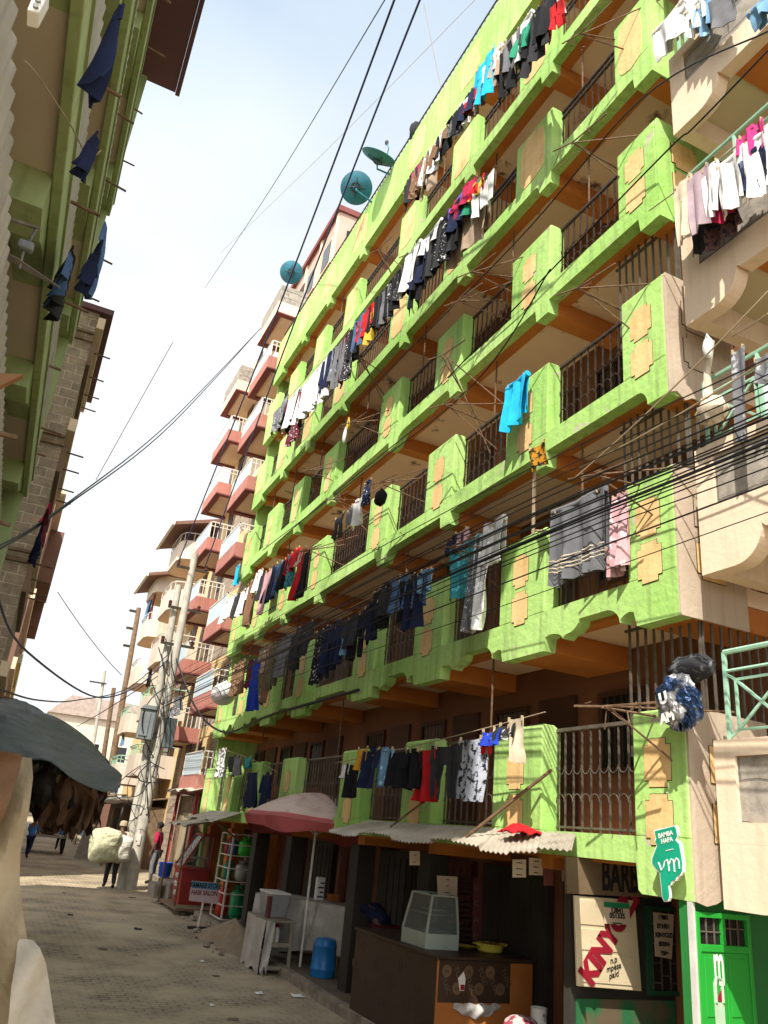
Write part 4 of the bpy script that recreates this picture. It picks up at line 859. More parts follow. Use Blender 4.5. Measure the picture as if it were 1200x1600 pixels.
for q in range(4):
    zc = zb0 + (zt0 - zb0) * (.16 + .045 * q)
    def st_(u, v):
        y = y0_ + .02 + (y1_ - y0_ - .04) * u; near = min((w_ for w_ in vs), key=lambda w_: (w_.y - y) ** 2 + (w_.z - zc) ** 2 + (.0 if w_.x < 5.11 else .01)); return (near.x - .014, y, zc + .006 * (v - .5) * 2 + .012 * math.sin(u * 14))
    obj('woven_stripe', MB().grid(st_, 30, 1, .004), cloth('cream'), blk)
hang([(806, 594, 668, .46, 'towel', 'cyan')], 5.02, 'x', 'the third floor parapet', 'towel', seed0=10, cord=False)
hang([(596, 766, 790, .35, 'bag', 'black'), (575, 752, 790, .35, 'shirt', 'navy', 'spots'), (558, 782, 820, .55, 'shirt', 'white'), (548, 795, 822, .35, 'shirt', 'grey'), (531, 805, 842, .5, 'trousers', 'charcoal')], 4.62, 'x', 'the middle third floor line', 'washing on the third floor middle line', seed0=12)
hang([(372, 884, 914, .5, 'shirt', 'cyan')], 5.05, 'x', 'the pink building balcony', 'shirt', seed0=13, cord=False)
hang([(838, 694, 726, .34, 'cloth', 'mustard', 'dark')], 4.7, 'x', 'the wooden pole beside the wide pillar', 'cloth', seed0=14, cord=False)
hang([(540, 670, 692, .14, 'bag', 'white'), (545, 655, 672, .12, 'bag', 'yellow')], 4.7, 'x', 'the bracket of the third floor', 'bags', seed0=15, cord=False)
# cream building lines
hang([(1120, -10, 40, .40, 'cloth', 'grey'), (1104, -6, 36, .35, 'shirt', 'sky', 'blotch'), (1086, 2, 42, .35, 'towel', 'white'), (1066, 12, 42, .40, 'towel', 'white'), (1042, 26, 72, .5, 'sheet', 'white')], 4.95, 'x', 'the upper mint rail', 'washing on the upper mint rail', seed0=16, cord=False)
hang([(1192, -4, 20, .4, 'towel', 'sky')], 4.9, 'x', 'the top right corner of the cream building', 'towel', seed0=17, cord=False)
hang([(1187, 206, 300, .40, 'towel', 'white', 'blotch'), (1176, 236, 296, .34, 'shirt', 'navy', 'blotch'), (1172, 200, 245, .30, 'shirt', 'pink'), (1138, 246, 322, .34, 'towel', 'white'), (1130, 268, 336, .30, 'shirt', 'crimson', None, .1), (1122, 270, 370, .42, 'dress', 'plaid', 'dark', .18), (1108, 258, 336, .20, 'cloth', 'white'), (1090, 268, 358, .28, 'cloth', 'lilac'), (1066, 282, 376, .24, 'trousers', 'cream'), (1094, 330, 390, .3, 'cloth', 'charcoal', None, .2)], 4.85, 'x', 'the cream building line', 'washing on the cream building', seed0=18)
hang([(1152, 545, 690, .14, 'cloth', 'grey', 'blotch'), (1192, 555, 600, .2, 'cloth', 'grey', 'blotch'), (1105, 528, 560, .12, 'bag', 'white')], 5.0, 'x', 'the lower mint rail', 'cloths by the mint rail', seed0=19, cord=False)
# left building
hang([(183, 22, 140, .24, 'dress', 'navy')], -.38, 'x', 'the olive building rod overhead', 'cloth', seed0=20, cord=False, pegs=False)
hang([(150, 220, 280, .17, 'trousers', 'navy')], -.40, 'x', 'the second olive building rod', 'cloth', seed0=21, cord=False, pegs=False)
hang([(160, 372, 450, .42, 'trousers', 'denim'), (152, 392, 450, .3, 'trousers', 'navy')], -.28, 'x', 'olive building rods against the sky', 'washing against the sky', seed0=22, cord=False, pegs=False)
hang([(114, 400, 470, .5, 'dress', 'black'), (106, 420, 480, .5, 'shirt', 'denim'), (100, 440, 485, .45, 'cloth', 'charcoal')], -.50, 'x', 'the olive building end', 'washing at the far end of the olive building', seed0=23, cord=False, pegs=False)
hang([(78, 792, 815, .5, 'cloth', 'crimson'), (72, 800, 850, .6, 'shirt', 'maroon'), (64, 828, 875, .8, 'dress', 'navy')], -.30, 'x', 'the stone building', 'washing on the stone building', seed0=24, cord=False, pegs=False)
# far white building
hang([(243, 925, 985, .7, 'dress', 'maroon'), (235, 935, 975, .7, 'towel', 'sky'), (238, 1030, 1075, .7, 'trousers', 'black'), (230, 1035, 1060, .6, 'shirt', 'white'), (196, 1130, 1165, .9, 'dress', 'sky')], 4.9 * 1.0, 'x', 'the balconies behind the poles', 'washing behind the poles', seed0=25, cord=False, pegs=False)
hang([(276, 1090, 1118, .9, 'sheet', 'grey', 'spots'), (270, 1062, 1100, .5, 'shirt', 'charcoal')], 4.85, 'x', 'the pink building corner', 'washing beside the poles', seed0=26, cord=False)
# sticks that carry the lines
random.seed(5)
STK = [(692, 632), (715, 470), (905, 52), (893, 222), (900, 450), (925, 742), (940, 1105), (735, 545 - 120), (690, 555), (548, 660), (480, 735), (590, 755), (480, 860), (700, 855), (560, 950), (640, 395), (560, 560), (590, 390), (520, 780)]
for q, p in enumerate(STK):
    tip = PX(*p, 4.62); zb_ = max([z for z in ZB[1:] if z < tip.z - .2] or [ZB[1]]) + 1.47
    mb = MB(); e1 = (FX + .2, tip.y - .05, min(zb_, tip.z + .3)); e2 = (FX + .2, tip.y - .75, min(zb_, tip.z + .3)); e3 = (FX + .2, tip.y - .3, min(zb_, tip.z + .3) - .55)
    mb.tube([tip, e1], .012, 5); mb.tube([tip + Vector((.05, 0, .02)), e2], .010, 5); mb.tube([tip + Vector((.1, 0, 0)), e3], .010, 5); mb.tube([tip + Vector((-.1, .25, .02)), tip + Vector((.02, 0, .01)), tip + Vector((.1, -.55, .0))], .011, 5)
    for s_ in range(5):
        o_ = Vector((random.uniform(-.08, .2), random.uniform(-.4, .2), random.uniform(-.05, .06))); mb.tube([tip + o_, tip + o_ + Vector((random.uniform(-.06, .06), random.uniform(-.2, .2), random.uniform(-.16, .05)))], .006, 4)
    br = obj('laundry_bracket', mb, RUST, gb)

# ================================================================== SHOP FRONT, SIGNS
PAPER = mat('aged_paper', (.55, .44, .32), (.48, .38, .27), 5, .9, .1)
INK = mat('black_ink', (.015, .012, .012), bump=0); REDP = mat('red_paint', (.30, .01, .025), bump=0, rough=.6); WHT = mat('white_paint', (.75, .74, .70), (.66, .65, .6), 5, .6, .1)
bs = thing('barber_shop_front', 'dark barber shop front with barred window under the lime green corner', 'shop front', (5.9, 6.75, .12))
obj('partition', MB().box(5.24, 6.5, 6.76, 6.86, .1, 2.28), DARKW, bs)
obj('lower_wall', MB().box(5.30, 6.48, 6.735, 6.757, .1, 1.1), mat('worn_green_wall', (.02, .12, .04), (.12, .085, .05), 2.2, .8, .2, mixpos=(.45, .55)), bs)
def q_y(pts, Y): return [PY(px, py, Y) for px, py in pts]
p_ = q_y([(1008, 1415), (1078, 1420), (1078, 1560), (1012, 1560)], 6.72)
x0, x1 = p_[0].x, p_[1].x; z1, z0 = p_[0].z, p_[2].z + .02
mb = MB()
for a, b, c, d in ((x0, x1, z1 - .04, z1), (x0, x1, z0, z0 + .04), (x0, x0 + .05, z0 + .04, z1 - .04), (x1 - .05, x1, z0 + .04, z1 - .04)): mb.box(a, b, 6.70, 6.735, c, d)
wn = obj('window', mb, mat('dark_green_frame', (.012, .07, .03)), bs); obj('pane', MB().box(x0 + .05, x1 - .05, 6.725, 6.734, z0 + .04, z1 - .04), GLASSD, wn)
mb = MB(); random.seed(3)
for q in range(5):
    x = x0 + .07 + q * (x1 - x0 - .14) / 4; mb.box(x - .006, x + .006, 6.712, 6.722, z0 + .04, z1 - .04)
    for s_ in range(4):
        z = z0 + .1 + s_ * .17 + (q % 2) * .06
        if q < 4: mb.box(x, x + (x1 - x0 - .14) / 4, 6.713, 6.721, z, z + .010)
obj('burglar_bars', mb, IRONG, wn)
# barber board
bb = thing('sign_board', 'brown board lettered BARBER under the green balcony', 'sign', (5.6, 6.6, 2.0))
c_ = q_y([(884, 1338), (1046, 1352), (1046, 1404), (886, 1396)], 6.6)
obj('board', MB().hexa([(c_[3].x, 6.6, c_[3].z), (c_[2].x, 6.6, c_[2].z), (c_[2].x, 6.63, c_[2].z), (c_[3].x, 6.63, c_[3].z)], [(c_[0].x, 6.6, c_[0].z), (c_[1].x, 6.6, c_[1].z), (c_[1].x, 6.63, c_[1].z), (c_[0].x, 6.63, c_[0].z)]), mat('brown_board', (.16, .11, .06), (.11, .075, .04), 3, .7, .2), bb)
ct = PY(985, 1373, 6.59)
text('BARBER', .38, INK, bb, (ct.x - .02, 6.592, ct.z), FACE_NY, bold=.010, sx=.50)
# door leaf lettered KINYOZI
kd = thing('door_leaf', 'cream panelled door leaf painted KINYOZI in dark red', 'door', (5.6, 6.66, 1.1))
c_ = q_y([(898, 1399), (992, 1407), (1003, 1549), (903, 1541)], 6.62)
CRM = mat('cream_enamel', (.60, .50, .33), (.53, .43, .27), 3, .5, .1, stain=((.3, .22, .12), 4, .62, .8))
def quad_y(mb, pts, y0, y1): return mb.hexa([(p.x, y0, p.z) for p in pts], [(p.x, y1, p.z) for p in pts])
obj('leaf', quad_y(MB(), c_, 6.62, 6.65), CRM, kd, bevel=.006)
for (a, b) in ((.04, .32), (.36, .60), (.64, .95)):
    L_ = lambda u, v: c_[0].lerp(c_[1], u).lerp(c_[3].lerp(c_[2], u), v)
    obj('moulding', quad_y(MB(), [L_(.07, a), L_(.93, a), L_(.93, b), L_(.07, b)], 6.612, 6.621), CRM, kd, bevel=.004)
ct = PY(955, 1462, 6.6)
text('KINYOZI', .26, REDP, kd, (ct.x, 6.608, ct.z), (R(90), R(-52), 0), bold=.016, sx=.92)
ct = PY(962, 1512, 6.6)
for q, t_ in enumerate(('n.p', 'mpesa', 'paid')): text(t_, .07, INK, kd, (ct.x - .02, 6.608, ct.z + .06 - q * .06), (R(90), R(-14), 0), shear=.3)
def paper(corners, Y, lines, label, size, head=None, m=PAPER):
    p = q_y(corners, Y); t = thing('paper_notice', label, 'notice', (p[0].x, Y, p[2].z)); obj('sheet', quad_y(MB(), p, Y, Y + .006), m, t)
    w_ = (p[1] - p[0]).length; n = len(lines); cx = sum(q.x for q in p) / 4
    top = (p[0].z + p[1].z) / 2; bot = (p[2].z + p[3].z) / 2; o_ = .0
    if head:
        obj('header', MB().box(p[0].x + .004, p[1].x - .004, Y - .004, Y - .001, top - .05, top - .004), head, t); o_ = .05
    for i, l in enumerate(lines):
        text(l, size, INK, t, (cx, Y - .003, top - o_ - (top - bot - o_) * (i + .5) / n), FACE_NY, bold=.002)
    return t
paper([(943, 1408), (983, 1411), (985, 1445), (945, 1443)], 6.58, ['13841', '051335', '........'], 'number notice with green header taped over the KINYOZI door', .062, mat('green_header', (.01, .2, .08)))
paper([(1021, 1425), (1053, 1429), (1050, 1499), (1024, 1494)], 6.66, ['13881', '031851', 'KINYOZI', '80004', '30/='], 'long paper notice of numbers hanging on the barred window', .055)
# dark shop notices under the tin roof
for q, (cs, ls, lb_, m_) in enumerate((
    ([(801, 1343), (822, 1343), (822, 1371), (801, 1371)], ['-----', '------', '-----'], 'pale notice nearest the counter under the tin roof', PAPER), ([(827, 1340), (848, 1342), (848, 1368), (827, 1367)], ['----', '-----', '----'], 'pale notice second under the tin roof', PAPER),
    ([(849, 1343), (865, 1343), (865, 1384), (850, 1384)], ['', ''], 'blank dull red paper under the tin roof', mat('dull_red_paper', (.28, .09, .07))), ([(878, 1347), (902, 1349), (902, 1377), (879, 1377)], ['-----', '---'], 'grey notice close to the barber board', PAPER),
    ([(683, 1368), (715, 1370), (714, 1400), (684, 1398)], ['----', '--', '-----'], 'dim menu sheet above the glass case', PAPER), ([(640, 1330), (656, 1330), (656, 1352), (640, 1352)], ['--', '--'], 'small dim notice left of the menu sheet', PAPER))):
    paper(cs, 7.4 if q < 4 else 9.6, ls, lb_, .045, None, m_)
vs_ = thing('vertical_sign', 'dim vertical strip sign with pale letters behind the counter', 'sign', (6.3, 9.5, 1.0)); c0 = q_y([(740, 1372), (754, 1372), (752, 1478), (738, 1478)], 9.7)
obj('strip', quad_y(MB(), c0, 9.7, 9.72), mat('dim_red_strip', (.12, .03, .03)), vs_)
for q, ch in enumerate('UCAU'): c = c0[0].lerp(c0[3], .14 + q * .24); text(ch, .10, mat('dim_letter', (.2, .12, .1), bump=0), vs_, (c.x + .05, 9.695, c.z), FACE_NY)
for q, (px, py) in enumerate(((722, 1478), (724, 1440), (724, 1402))):
    c = PY(px, py, 9.9); t = thing('crate', ['bottom dark plastic crate stacked behind the counter', 'middle dark plastic crate stacked behind the counter', 'top dark plastic crate stacked behind the counter'][q], 'crate', (c.x, 9.9, c.z)); CRT = mat('dark_crate', (.05, .02, .02), rough=.5)
    z0 = c.z; mbc = MB(); w_ = .17
    for k_ in range(4): zz_ = z0 + k_ * .062; mbc.box(c.x - w_, c.x + w_, 9.8, 9.82, zz_, zz_ + .04); mbc.box(c.x - w_, c.x - w_ + .02, 9.821, 10.1, zz_, zz_ + .04); mbc.box(c.x + w_ - .02, c.x + w_, 9.821, 10.1, zz_, zz_ + .04); mbc.box(c.x - w_, c.x + w_, 10.101, 10.12, zz_, zz_ + .04)
    for a_ in (-w_, w_ - .03): mbc.box(c.x + a_ + .001, c.x + a_ + .029, 9.803, 9.825, z0 + .001, z0 + .225)
    obj('sides', mbc, CRT, t); obj('floor', MB().box(c.x - w_ + .02, c.x + w_ - .02, 9.825, 10.1, z0, z0 + .015), CRT, t)
# hand shaped sign
hs = thing('hand_sign', 'green pointing hand sign lettered BAMBA HAPA on the green corner pillar', 'sign', (5.08, 5.3, 2.3))
raw = [(495, 395), (615, 365), (626, 380), (633, 425), (620, 450), (645, 475), (655, 530), (665, 600), (663, 645), (648, 668), (632, 674), (622, 698), (602, 703), (592, 724), (577, 730), (584, 800), (576, 824), (556, 828), (543, 800), (528, 650), (500, 622), (478, 590), (482, 560), (512, 482), (498, 462), (505, 440)]
ctr = (575, 560); out = [(ctr[0] + (x - ctr[0]) * 1.05 + (4 if x > ctr[0] else -4), ctr[1] + (y - ctr[1]) * 1.015 + (4 if y > ctr[1] else -4)) for x, y in raw]
def hx(l, X): return [(PX(900 + x / 4, 1200 + y / 4, X).y, PX(900 + x / 4, 1200 + y / 4, X).z) for x, y in l]
obj('border', MB().prism(hx(out, 5.08), 'x', 5.08, 5.10), WHT, hs); obj('hand', MB().prism(hx(raw, 5.08), 'x', 5.074, 5.081), mat('sign_green', (.012, .34, .20), rough=.4, bump=0), hs)
mb = MB()
for l in ([(520, 590), (540, 640), (552, 620), (560, 585), (575, 575), (583, 600), (588, 645)], [(588, 600), (600, 570), (612, 575), (618, 600), (622, 650)], [(620, 590), (632, 565), (645, 575), (650, 600), (652, 630)]):
    mb.tube([(5.071, *q) for q in hx(l, 5.08)], .006, 5)
obj('finger_lines', mb, WHT, hs)
for t_, px, py, sz in (('BAMBA', 559, 416, .052), ('HAPA', 568, 453, .052), ('safaricom', 585, 511, .030)):
    c = PX(900 + px / 4, 1200 + py / 4, 5.072); text(t_ if t_ != 'safaricom' else '~~~~~', sz, WHT, hs, (5.071, c.y, c.z), (R(90), R(-12), R(-90)), bold=.001, extrude=.001)
# green door on the end wall
md = thing('shop_door', 'bright green steel door with white letter m beside the green corner', 'door', (5.5, 5.2, 0))
DG = mat('bright_green_enamel', (.02, .33, .035), (.016, .28, .03), 2, .4, .08, spec=.5)
Y = 5.17
c_ = q_y([(1086, 1424), (1171, 1429), (1176, 1720), (1094, 1720)], Y); xa, xb = c_[0].x + .01, c_[1].x; zt = c_[0].z
mb = MB(); mb.box(xa, xa + .035, Y, Y + .045, 0, zt); mb.box(xb - .035, xb, Y, Y + .045, 0, zt); mb.box(xa + .035, xb - .035, Y, Y + .045, zt - .04, zt)
zw = PY(1130, 1482, Y).z; mb.box(xa + .035, xb - .035, Y, Y + .045, zw - .03, zw + .02); xm = (xa + xb) / 2; mb.box(xm - .015, xm + .015, Y, Y + .045, zw + .02, zt - .04)
obj('frame', mb, DG, md, bevel=.004)
obj('pane', MB().box(xa + .036, xb - .036, Y + .035, Y + .044, zw + .021, zt - .041), GLASSD, md)
mb = MB()
for q in range(1, 6):
    x = xa + .036 + q * (xb - xa - .072) / 6; mb.box(x - .005, x + .005, Y + .02, Y + .03, zw + .02, zt - .04)
mb.box(xa + .036, xm - .016, Y + .021, Y + .029, (zw + zt) / 2 - .02, (zw + zt) / 2 - .01); mb.box(xm + .016, xb - .036, Y + .021, Y + .029, (zw + zt) / 2 + .01, (zw + zt) / 2 + .02)
obj('window_bars', mb, IRONG, md)
zp = PY(1130, 1590, Y).z
for a, b in ((xa + .036, xm - .004), (xm + .004, xb - .036)):
    obj('leaf', MB().box(a, b, Y + .01, Y + .04, .05, zw - .031), DG, md, bevel=.004); obj('leaf_panel', MB().box(a + .03, b - .03, Y + .004, Y + .0105, zp, zw - .07), DG, md, bevel=.006)
c = PY(1123, 1508, Y); text('m', .36, WHT, md, (c.x, Y - .001, c.z), FACE_NY, bold=.003, sx=.40, sy=1.25)
c = PY(1124, 1562, Y); w_ = .05
mb = MB(); mb.box(c.x - w_, c.x + w_, Y - .001, Y + .003, c.z - .20, c.z - .02); mb.tube([(c.x - w_ + .015, Y + .001, c.z - .02), (c.x - w_ + .015, Y + .001, c.z + .10), (c.x - .02, Y + .001, c.z + .15), (c.x + w_ - .012, Y + .001, c.z + .13), (c.x + w_ - .012, Y + .001, c.z - .02)], .015, 6)
obj('phone_mark', mb, mat('pale_mark', (.42, .55, .38)), md); obj('red_mark', MB().prism([(c.x - .03, c.z + .0), (c.x + .04, c.z - .02), (c.x + .03, c.z + .07)], 'y', Y - .003, Y), REDP, md)
# ================================================================== TIN ROOFS OVER THE SHOPS
TIN = mat('weathered_tin', (.50, .44, .36), (.34, .29, .23), 2.2, .6, .25, stain=((.22, .15, .09), 3.5, .55, .75), metal=.15)
random.seed(21)
def tin(name, label, y0, y1, xo, xi, zo, zi, amp=.009, wav=.09, parent_posts=(), edge=.035, wob=.04, skew=0.0):
    t = thing(name, label, 'tin roof', (xi, (y0 + y1) / 2, zi)); n = int((y1 - y0) / wav * 6)
    offs = [random.uniform(-edge, edge) for _ in range(60)]
    def fn(u, v):
        y = y0 + skew * v + (y1 - y0 - skew * v) * u; k = int(u * 11); e = offs[k] + offs[30 + k % 20] * .4
        x = xo + e * (1 - v) + (xi - xo) * v; z = zo + (zi - zo) * v + wob * math.sin(y * 1.3 + k) * (1 - v) + amp * math.sin(2 * math.pi * y / wav)
        return (x, y, z)
    obj('sheet', MB().grid(fn, n, 4, .006, (0, 0, 1)), TIN, t)
    for pts, r in parent_posts: obj('brace', MB().tube(pts, r, 6), RUST, t)
    return t
b1 = ([(FX + .15, 7.25, 3.15), (4.66, 8.62, 2.36)], .016); b1 = ([tuple(PX(862, 1203, 5.17)), tuple(PX(728, 1308, 4.75))], .018); b2 = ([tuple(PX(668, 1248, 5.17)), tuple(PX(610, 1292, 4.85))], .015)
tin('tin_roof', 'long pale corrugated tin roof over the counter, propped by two rods', 5.85, 11.5, 4.58, 5.18, 2.30, 2.50, skew=.75, parent_posts=(b1, b2))
tin('tin_roof', 'small tin roof over the gas cylinder cage', 18.6, 21.4, 4.55, 5.18, 2.28, 2.5, parent_posts=(([(4.62, 18.8, 2.3), (5.35, 18.9, 1.9)], .02),))
tin('tin_roof', 'lower tin canopy above the red food cabinet', 21.0, 23.4, 4.55, 5.5, 2.1, 2.3, parent_posts=(([(4.6, 21.2, 2.1), (4.62, 21.2, gz(21))], .025), ([(4.6, 23.2, 2.1), (4.62, 23.2, gz(23))], .025)))
tin('tin_roof', 'high tin roof piled with junk below the first pink balcony', 23.2, 26.6, 4.9, 6.0, 3.0, 3.3)
# kiosk beneath the pink building
kp = thing('kiosk', 'brown plank kiosk with red door posts below the pink building', 'kiosk', (5.2, 25, gz(25)))
obj('cabin', MB().box(5.35, 6.0, 23.6, 26.4, gz(25), 2.9), WOOD, kp); obj('shelf_board', MB().box(5.30, 5.349, 23.7, 25.4, gz(25) + .9, gz(25) + 2.2), mat('tan_panel', (.34, .27, .17)), kp)
for yy in (23.65, 26.35): obj('post', MB().box(5.22, 5.30, yy - .05, yy + .05, gz(25), 2.95), mat('red_post', (.40, .05, .04)), kp)
obj('plinth', MB().box(4.9, 6.0, 23.5, 26.6, gz(23), gz(25) + .42), KERBM, kp, bevel=.02)
# red towel cloth left on the roof
rc = MB(); P0 = PX(812, 1304, 4.95)
rc.grid(lambda u, v: (P0.x + (v - .5) * .3 + .03 * math.sin(u * 9), P0.y + (u - .5) * .42, 2.47 + .07 * math.sin(u * 3.1) * math.sin(v * 3.1) + .015 * math.sin(u * 17 + v * 11)), 14, 10, .01, (0, 0, 1))
obj('rag', rc, cloth('red'), label='crumpled red rag lying on the long tin roof', cat='rag', sm=True)

# ================================================================== THINGS ON THE PAVEMENT
def circ(cx, cy, r, n=24): return [(cx + r * math.cos(2 * math.pi * i / n), cy + r * math.sin(2 * math.pi * i / n)) for i in range(n)]
# counter
cn_ = thing('shop_counter', 'dark brown counter with orange end and patterned sheet at the kerb', 'counter', (5.02, 8.83, 0))
CBR = mat('dark_laminate', (.055, .032, .020), (.04, .024, .015), 3, .45, .05); COR = mat('orange_laminate', (.42, .15, .035), (.33, .11, .025), 2, .55, .1, stain=((.15, .06, .03), 3, .62, .8))
X0, X1, Y0, Y1 = 5.01, 6.32, 8.85, 11.2
obj('carcass', MB().box(X0 + .01, X1 - .01, Y0 + .012, Y1, .05, 1.08), CBR, cn_)
obj('worktop', MB().box(X0 - .02, X1 + .03, Y0 - .02, Y1 + .02, 1.085, 1.115), CBR, cn_, bevel=.004)
obj('end_panel', MB().box(X0 + .012, X1 - .012, Y0 + .001, Y0 + .011, .05, 1.07), COR, cn_)
obj('corner_strip', MB().box(X0 - .002, X0 + .012, Y0 - .003, Y0 + .01, .05, 1.08), COR, cn_)
pt = obj('pattern_sheet', MB().box(X0 + .02, X0 + .98, Y0 - .004, Y0 - .001, .66, 1.075), CBR, cn_)
PM = mat('sheet_print', (.17, .10, .055), bump=0)
for q in range(7):
    cx, cz = X0 + .12 + q * .145, (.80 if q % 2 else .97) ; 
    if cx < X0 + .93: obj('print_disc', MB().prism([(a, b) for a, b in circ(cx, cz, .062, 20)], 'y', Y0 - .006, Y0 - .0035), PM, pt); text('m', .08, CBR, pt, (cx, Y0 - .007, cz), (R(90), R(0), 0), extrude=.0005)
for q in range(6): text('TUSC', .085, PM, pt, (X0 + .12 + q * .16, Y0 - .005, .87 + (.05 if q % 2 else -.04)), (R(90), R(62), 0), extrude=.0005)
for q in range(10): obj('side_print', MB().prism([(a, b) for a, b in circ(Y0 + .25 + q * .23, .35 + (q * 37 % 60) / 100, .07, 16)], 'x', X0 + .006, X0 + .0098), mat('side_print_ink', (.07, .043, .028), bump=0), cn_)
st = MB().prism([(X0 + .30, .78), (X0 + .36, .78), (X0 + .37, .90), (X0 + .34, .97), (X0 + .30, .93), (X0 + .27, .90)], 'y', Y0 - .009, Y0 - .006); obj('torn_sticker', st, WHT, cn_)
obj('torn_sticker', MB().box(X0 + .305, X0 + .36, Y0 - .0105, Y0 - .0092, .785, .84), REDP, cn_)
pb = MB(); pb.grid(lambda u, v: (X0 + .22 + .62 * u, Y0 - .02 - .035 * math.sin(math.pi * u) * math.sin(math.pi * v) - .01 * math.sin(u * 19 + v * 5), .655 - v * (.05 + .09 * math.sin(math.pi * u)) + .01 * math.sin(u * 23)), 24, 8, .004, (0, 1, 0))
obj('plastic_wrap', pb, mat('cloudy_plastic', (.50, .47, .44), (.36, .33, .31), 12, .35, .3), label='crumpled cloudy plastic tucked under the patterned sheet', cat='plastic wrap', sm=True)
# glass food case on the counter
gc = thing('glass_display_case', 'slanted glass food case with pale frame standing on the dark counter', 'display case', (5.35, 9.6, 1.117))
FRM = mat('pale_green_frame', (.36, .40, .34), (.30, .34, .29), 5, .5, .08); zc = 1.117
xa, xb, ya, yb = 5.08, 5.54, 9.3, 9.95
mb = MB(); mb.box(xa, xb, ya, yb, zc, zc + .17); obj('base', mb, FRM, gc, bevel=.005)
top = [(xa + .10, ya + .08), (xb - .02, ya + .08), (xb - .02, yb - .05), (xa + .10, yb - .05)]; bot = [(xa + .012, ya + .012), (xb - .012, ya + .012), (xb - .012, yb - .012), (xa + .012, yb - .012)]
mb = MB()
for i in range(4):
    a, b = bot[i], top[i]; mb.tube([(*a, zc + .17), (*b, zc + .58)], .018, 4); c, d = top[i], top[(i + 1) % 4]; mb.tube([(*c, zc + .58), (*d, zc + .58)], .014, 4)
obj('frame', mb, FRM, gc)
GL = bpy.data.materials.new('clear_pane'); GL.use_nodes = True; pb_ = GL.node_tree.nodes['Principled BSDF']; pb_.inputs['Base Color'].default_value = (.75, .82, .76, 1); pb_.inputs['Roughness'].default_value = .12; pb_.inputs['Transmission Weight'].default_value = .85; pb_.inputs['IOR'].default_value = 1.05; pb_.inputs['Alpha'].default_value = .55
for i in range(4):
    a, b, c, d = bot[i], bot[(i + 1) % 4], top[(i + 1) % 4], top[i]; nx = .004
    obj('pane', MB().hexa([(*a, zc + .172), (*b, zc + .172), (b[0] + nx, b[1] + nx, zc + .172), (a[0] + nx, a[1] + nx, zc + .172)], [(*d, zc + .575), (*c, zc + .575), (c[0] + nx, c[1] + nx, zc + .575), (d[0] + nx, d[1] + nx, zc + .575)]), GL, gc)
obj('shelf', MB().box(xa + .07, xb - .05, ya + .08, yb - .06, zc + .36, zc + .375), FRM, gc); obj('shelf', MB().box(xa + .1, xb - .06, ya + .12, yb - .3, zc + .41, zc + .42), FRM, gc)
bk = thing('basket', 'shallow yellow plastic basket of food on the dark counter', 'basket', (5.95, 9.15, 1.117)); YB = mat('yellow_plastic', (.60, .50, .07), rough=.4, bump=0)
bx_, by_ = PZ(765, 1490, 1.12).x, 9.2
bx_ = PY(765, 1490, 9.3).x; by_ = 9.3
obj('bowl', MB().lathe([(.13, 0), (.155, .02), (.165, .085), (.175, .10), (.165, .10), (.15, .03), (.02, .02)], (bx_, by_, 1.117), 24), YB, bk, sm=True)
mb = MB()
for s_ in (-1, 1): mb.tube([(bx_ + s_ * .17, by_ - .05, 1.2), (bx_ + s_ * .21, by_ - .05, 1.21), (bx_ + s_ * .21, by_ + .05, 1.21), (bx_ + s_ * .17, by_ + .05, 1.2)], .012, 5)
obj('handle', mb, YB, bk)
for q in range(7): obj('fritter', MB().ball((bx_ + .09 * math.cos(q), by_ + .08 * math.sin(q), 1.205), .04, 8, 5, (1, 1, .6), .1), mat('fried_dough', (.18, .09, .03)), bk, sm=True)
pl_ = thing('plate', 'flat yellow plate behind the plastic basket', 'plate', (bx_ - .2, by_ + .25, 1.117)); obj('dish', MB().lathe([(.08, 0), (.15, .03), (.16, .03), (.09, .008)], (bx_ - .2, by_ + .25, 1.117), 20), YB, pl_, sm=True)
# open can and sack at the bottom of the view
cp = PY(842, 1574, 8.0); SQ = .0
stl = thing('stool', 'low wooden stool in front of the orange counter end carrying the paint can', 'stool', (cp.x - .1, 8.0, .12)); zs = cp.z - .30
obj('seat', MB().box(cp.x - .48, cp.x + .16, 7.82, 8.22, zs - .04, zs), WOOD, stl)
for a in (-.44, .12):
    for b in (7.86, 8.18): obj('leg', MB().box(cp.x + a - .02, cp.x + a + .02, b - .02, b + .02, .12, zs - .041), WOOD, stl)
can = thing('paint_can', 'open white paint can with scuffed label by the orange counter end', 'can', (cp.x, 8.0, zs)); WC = mat('scuffed_white_tin', (.74, .73, .70), (.66, .65, .62), 6, .4, .1, stain=((.1, .1, .09), 7, .62, .68))
obj('body', MB().lathe([(.085, 0), (.088, .005), (.086, .01), (.086, .285), (.090, .295), (.086, .30), (.078, .296), (.078, .02), (.0, .02)], (cp.x, 8.0, zs), 28, caps=False), WC, can, sm=True, ang=30); obj('base_disc', MB().prism(circ(cp.x, 8.0, .086), 'z', zs, zs + .01), WC, can)
sk = MB().ball((cp.x - .24, 7.98, zs + .12), .19, 16, 10, (1.1, .8, .62), .05)
obj('sack', sk, mat('red_white_sack', (.50, .36, .34), (.25, .04, .06), 16, .8, .4, 25, mixpos=(.47, .53)), label='lumpy red and white sack beside the open paint can', cat='sack', sm=True)
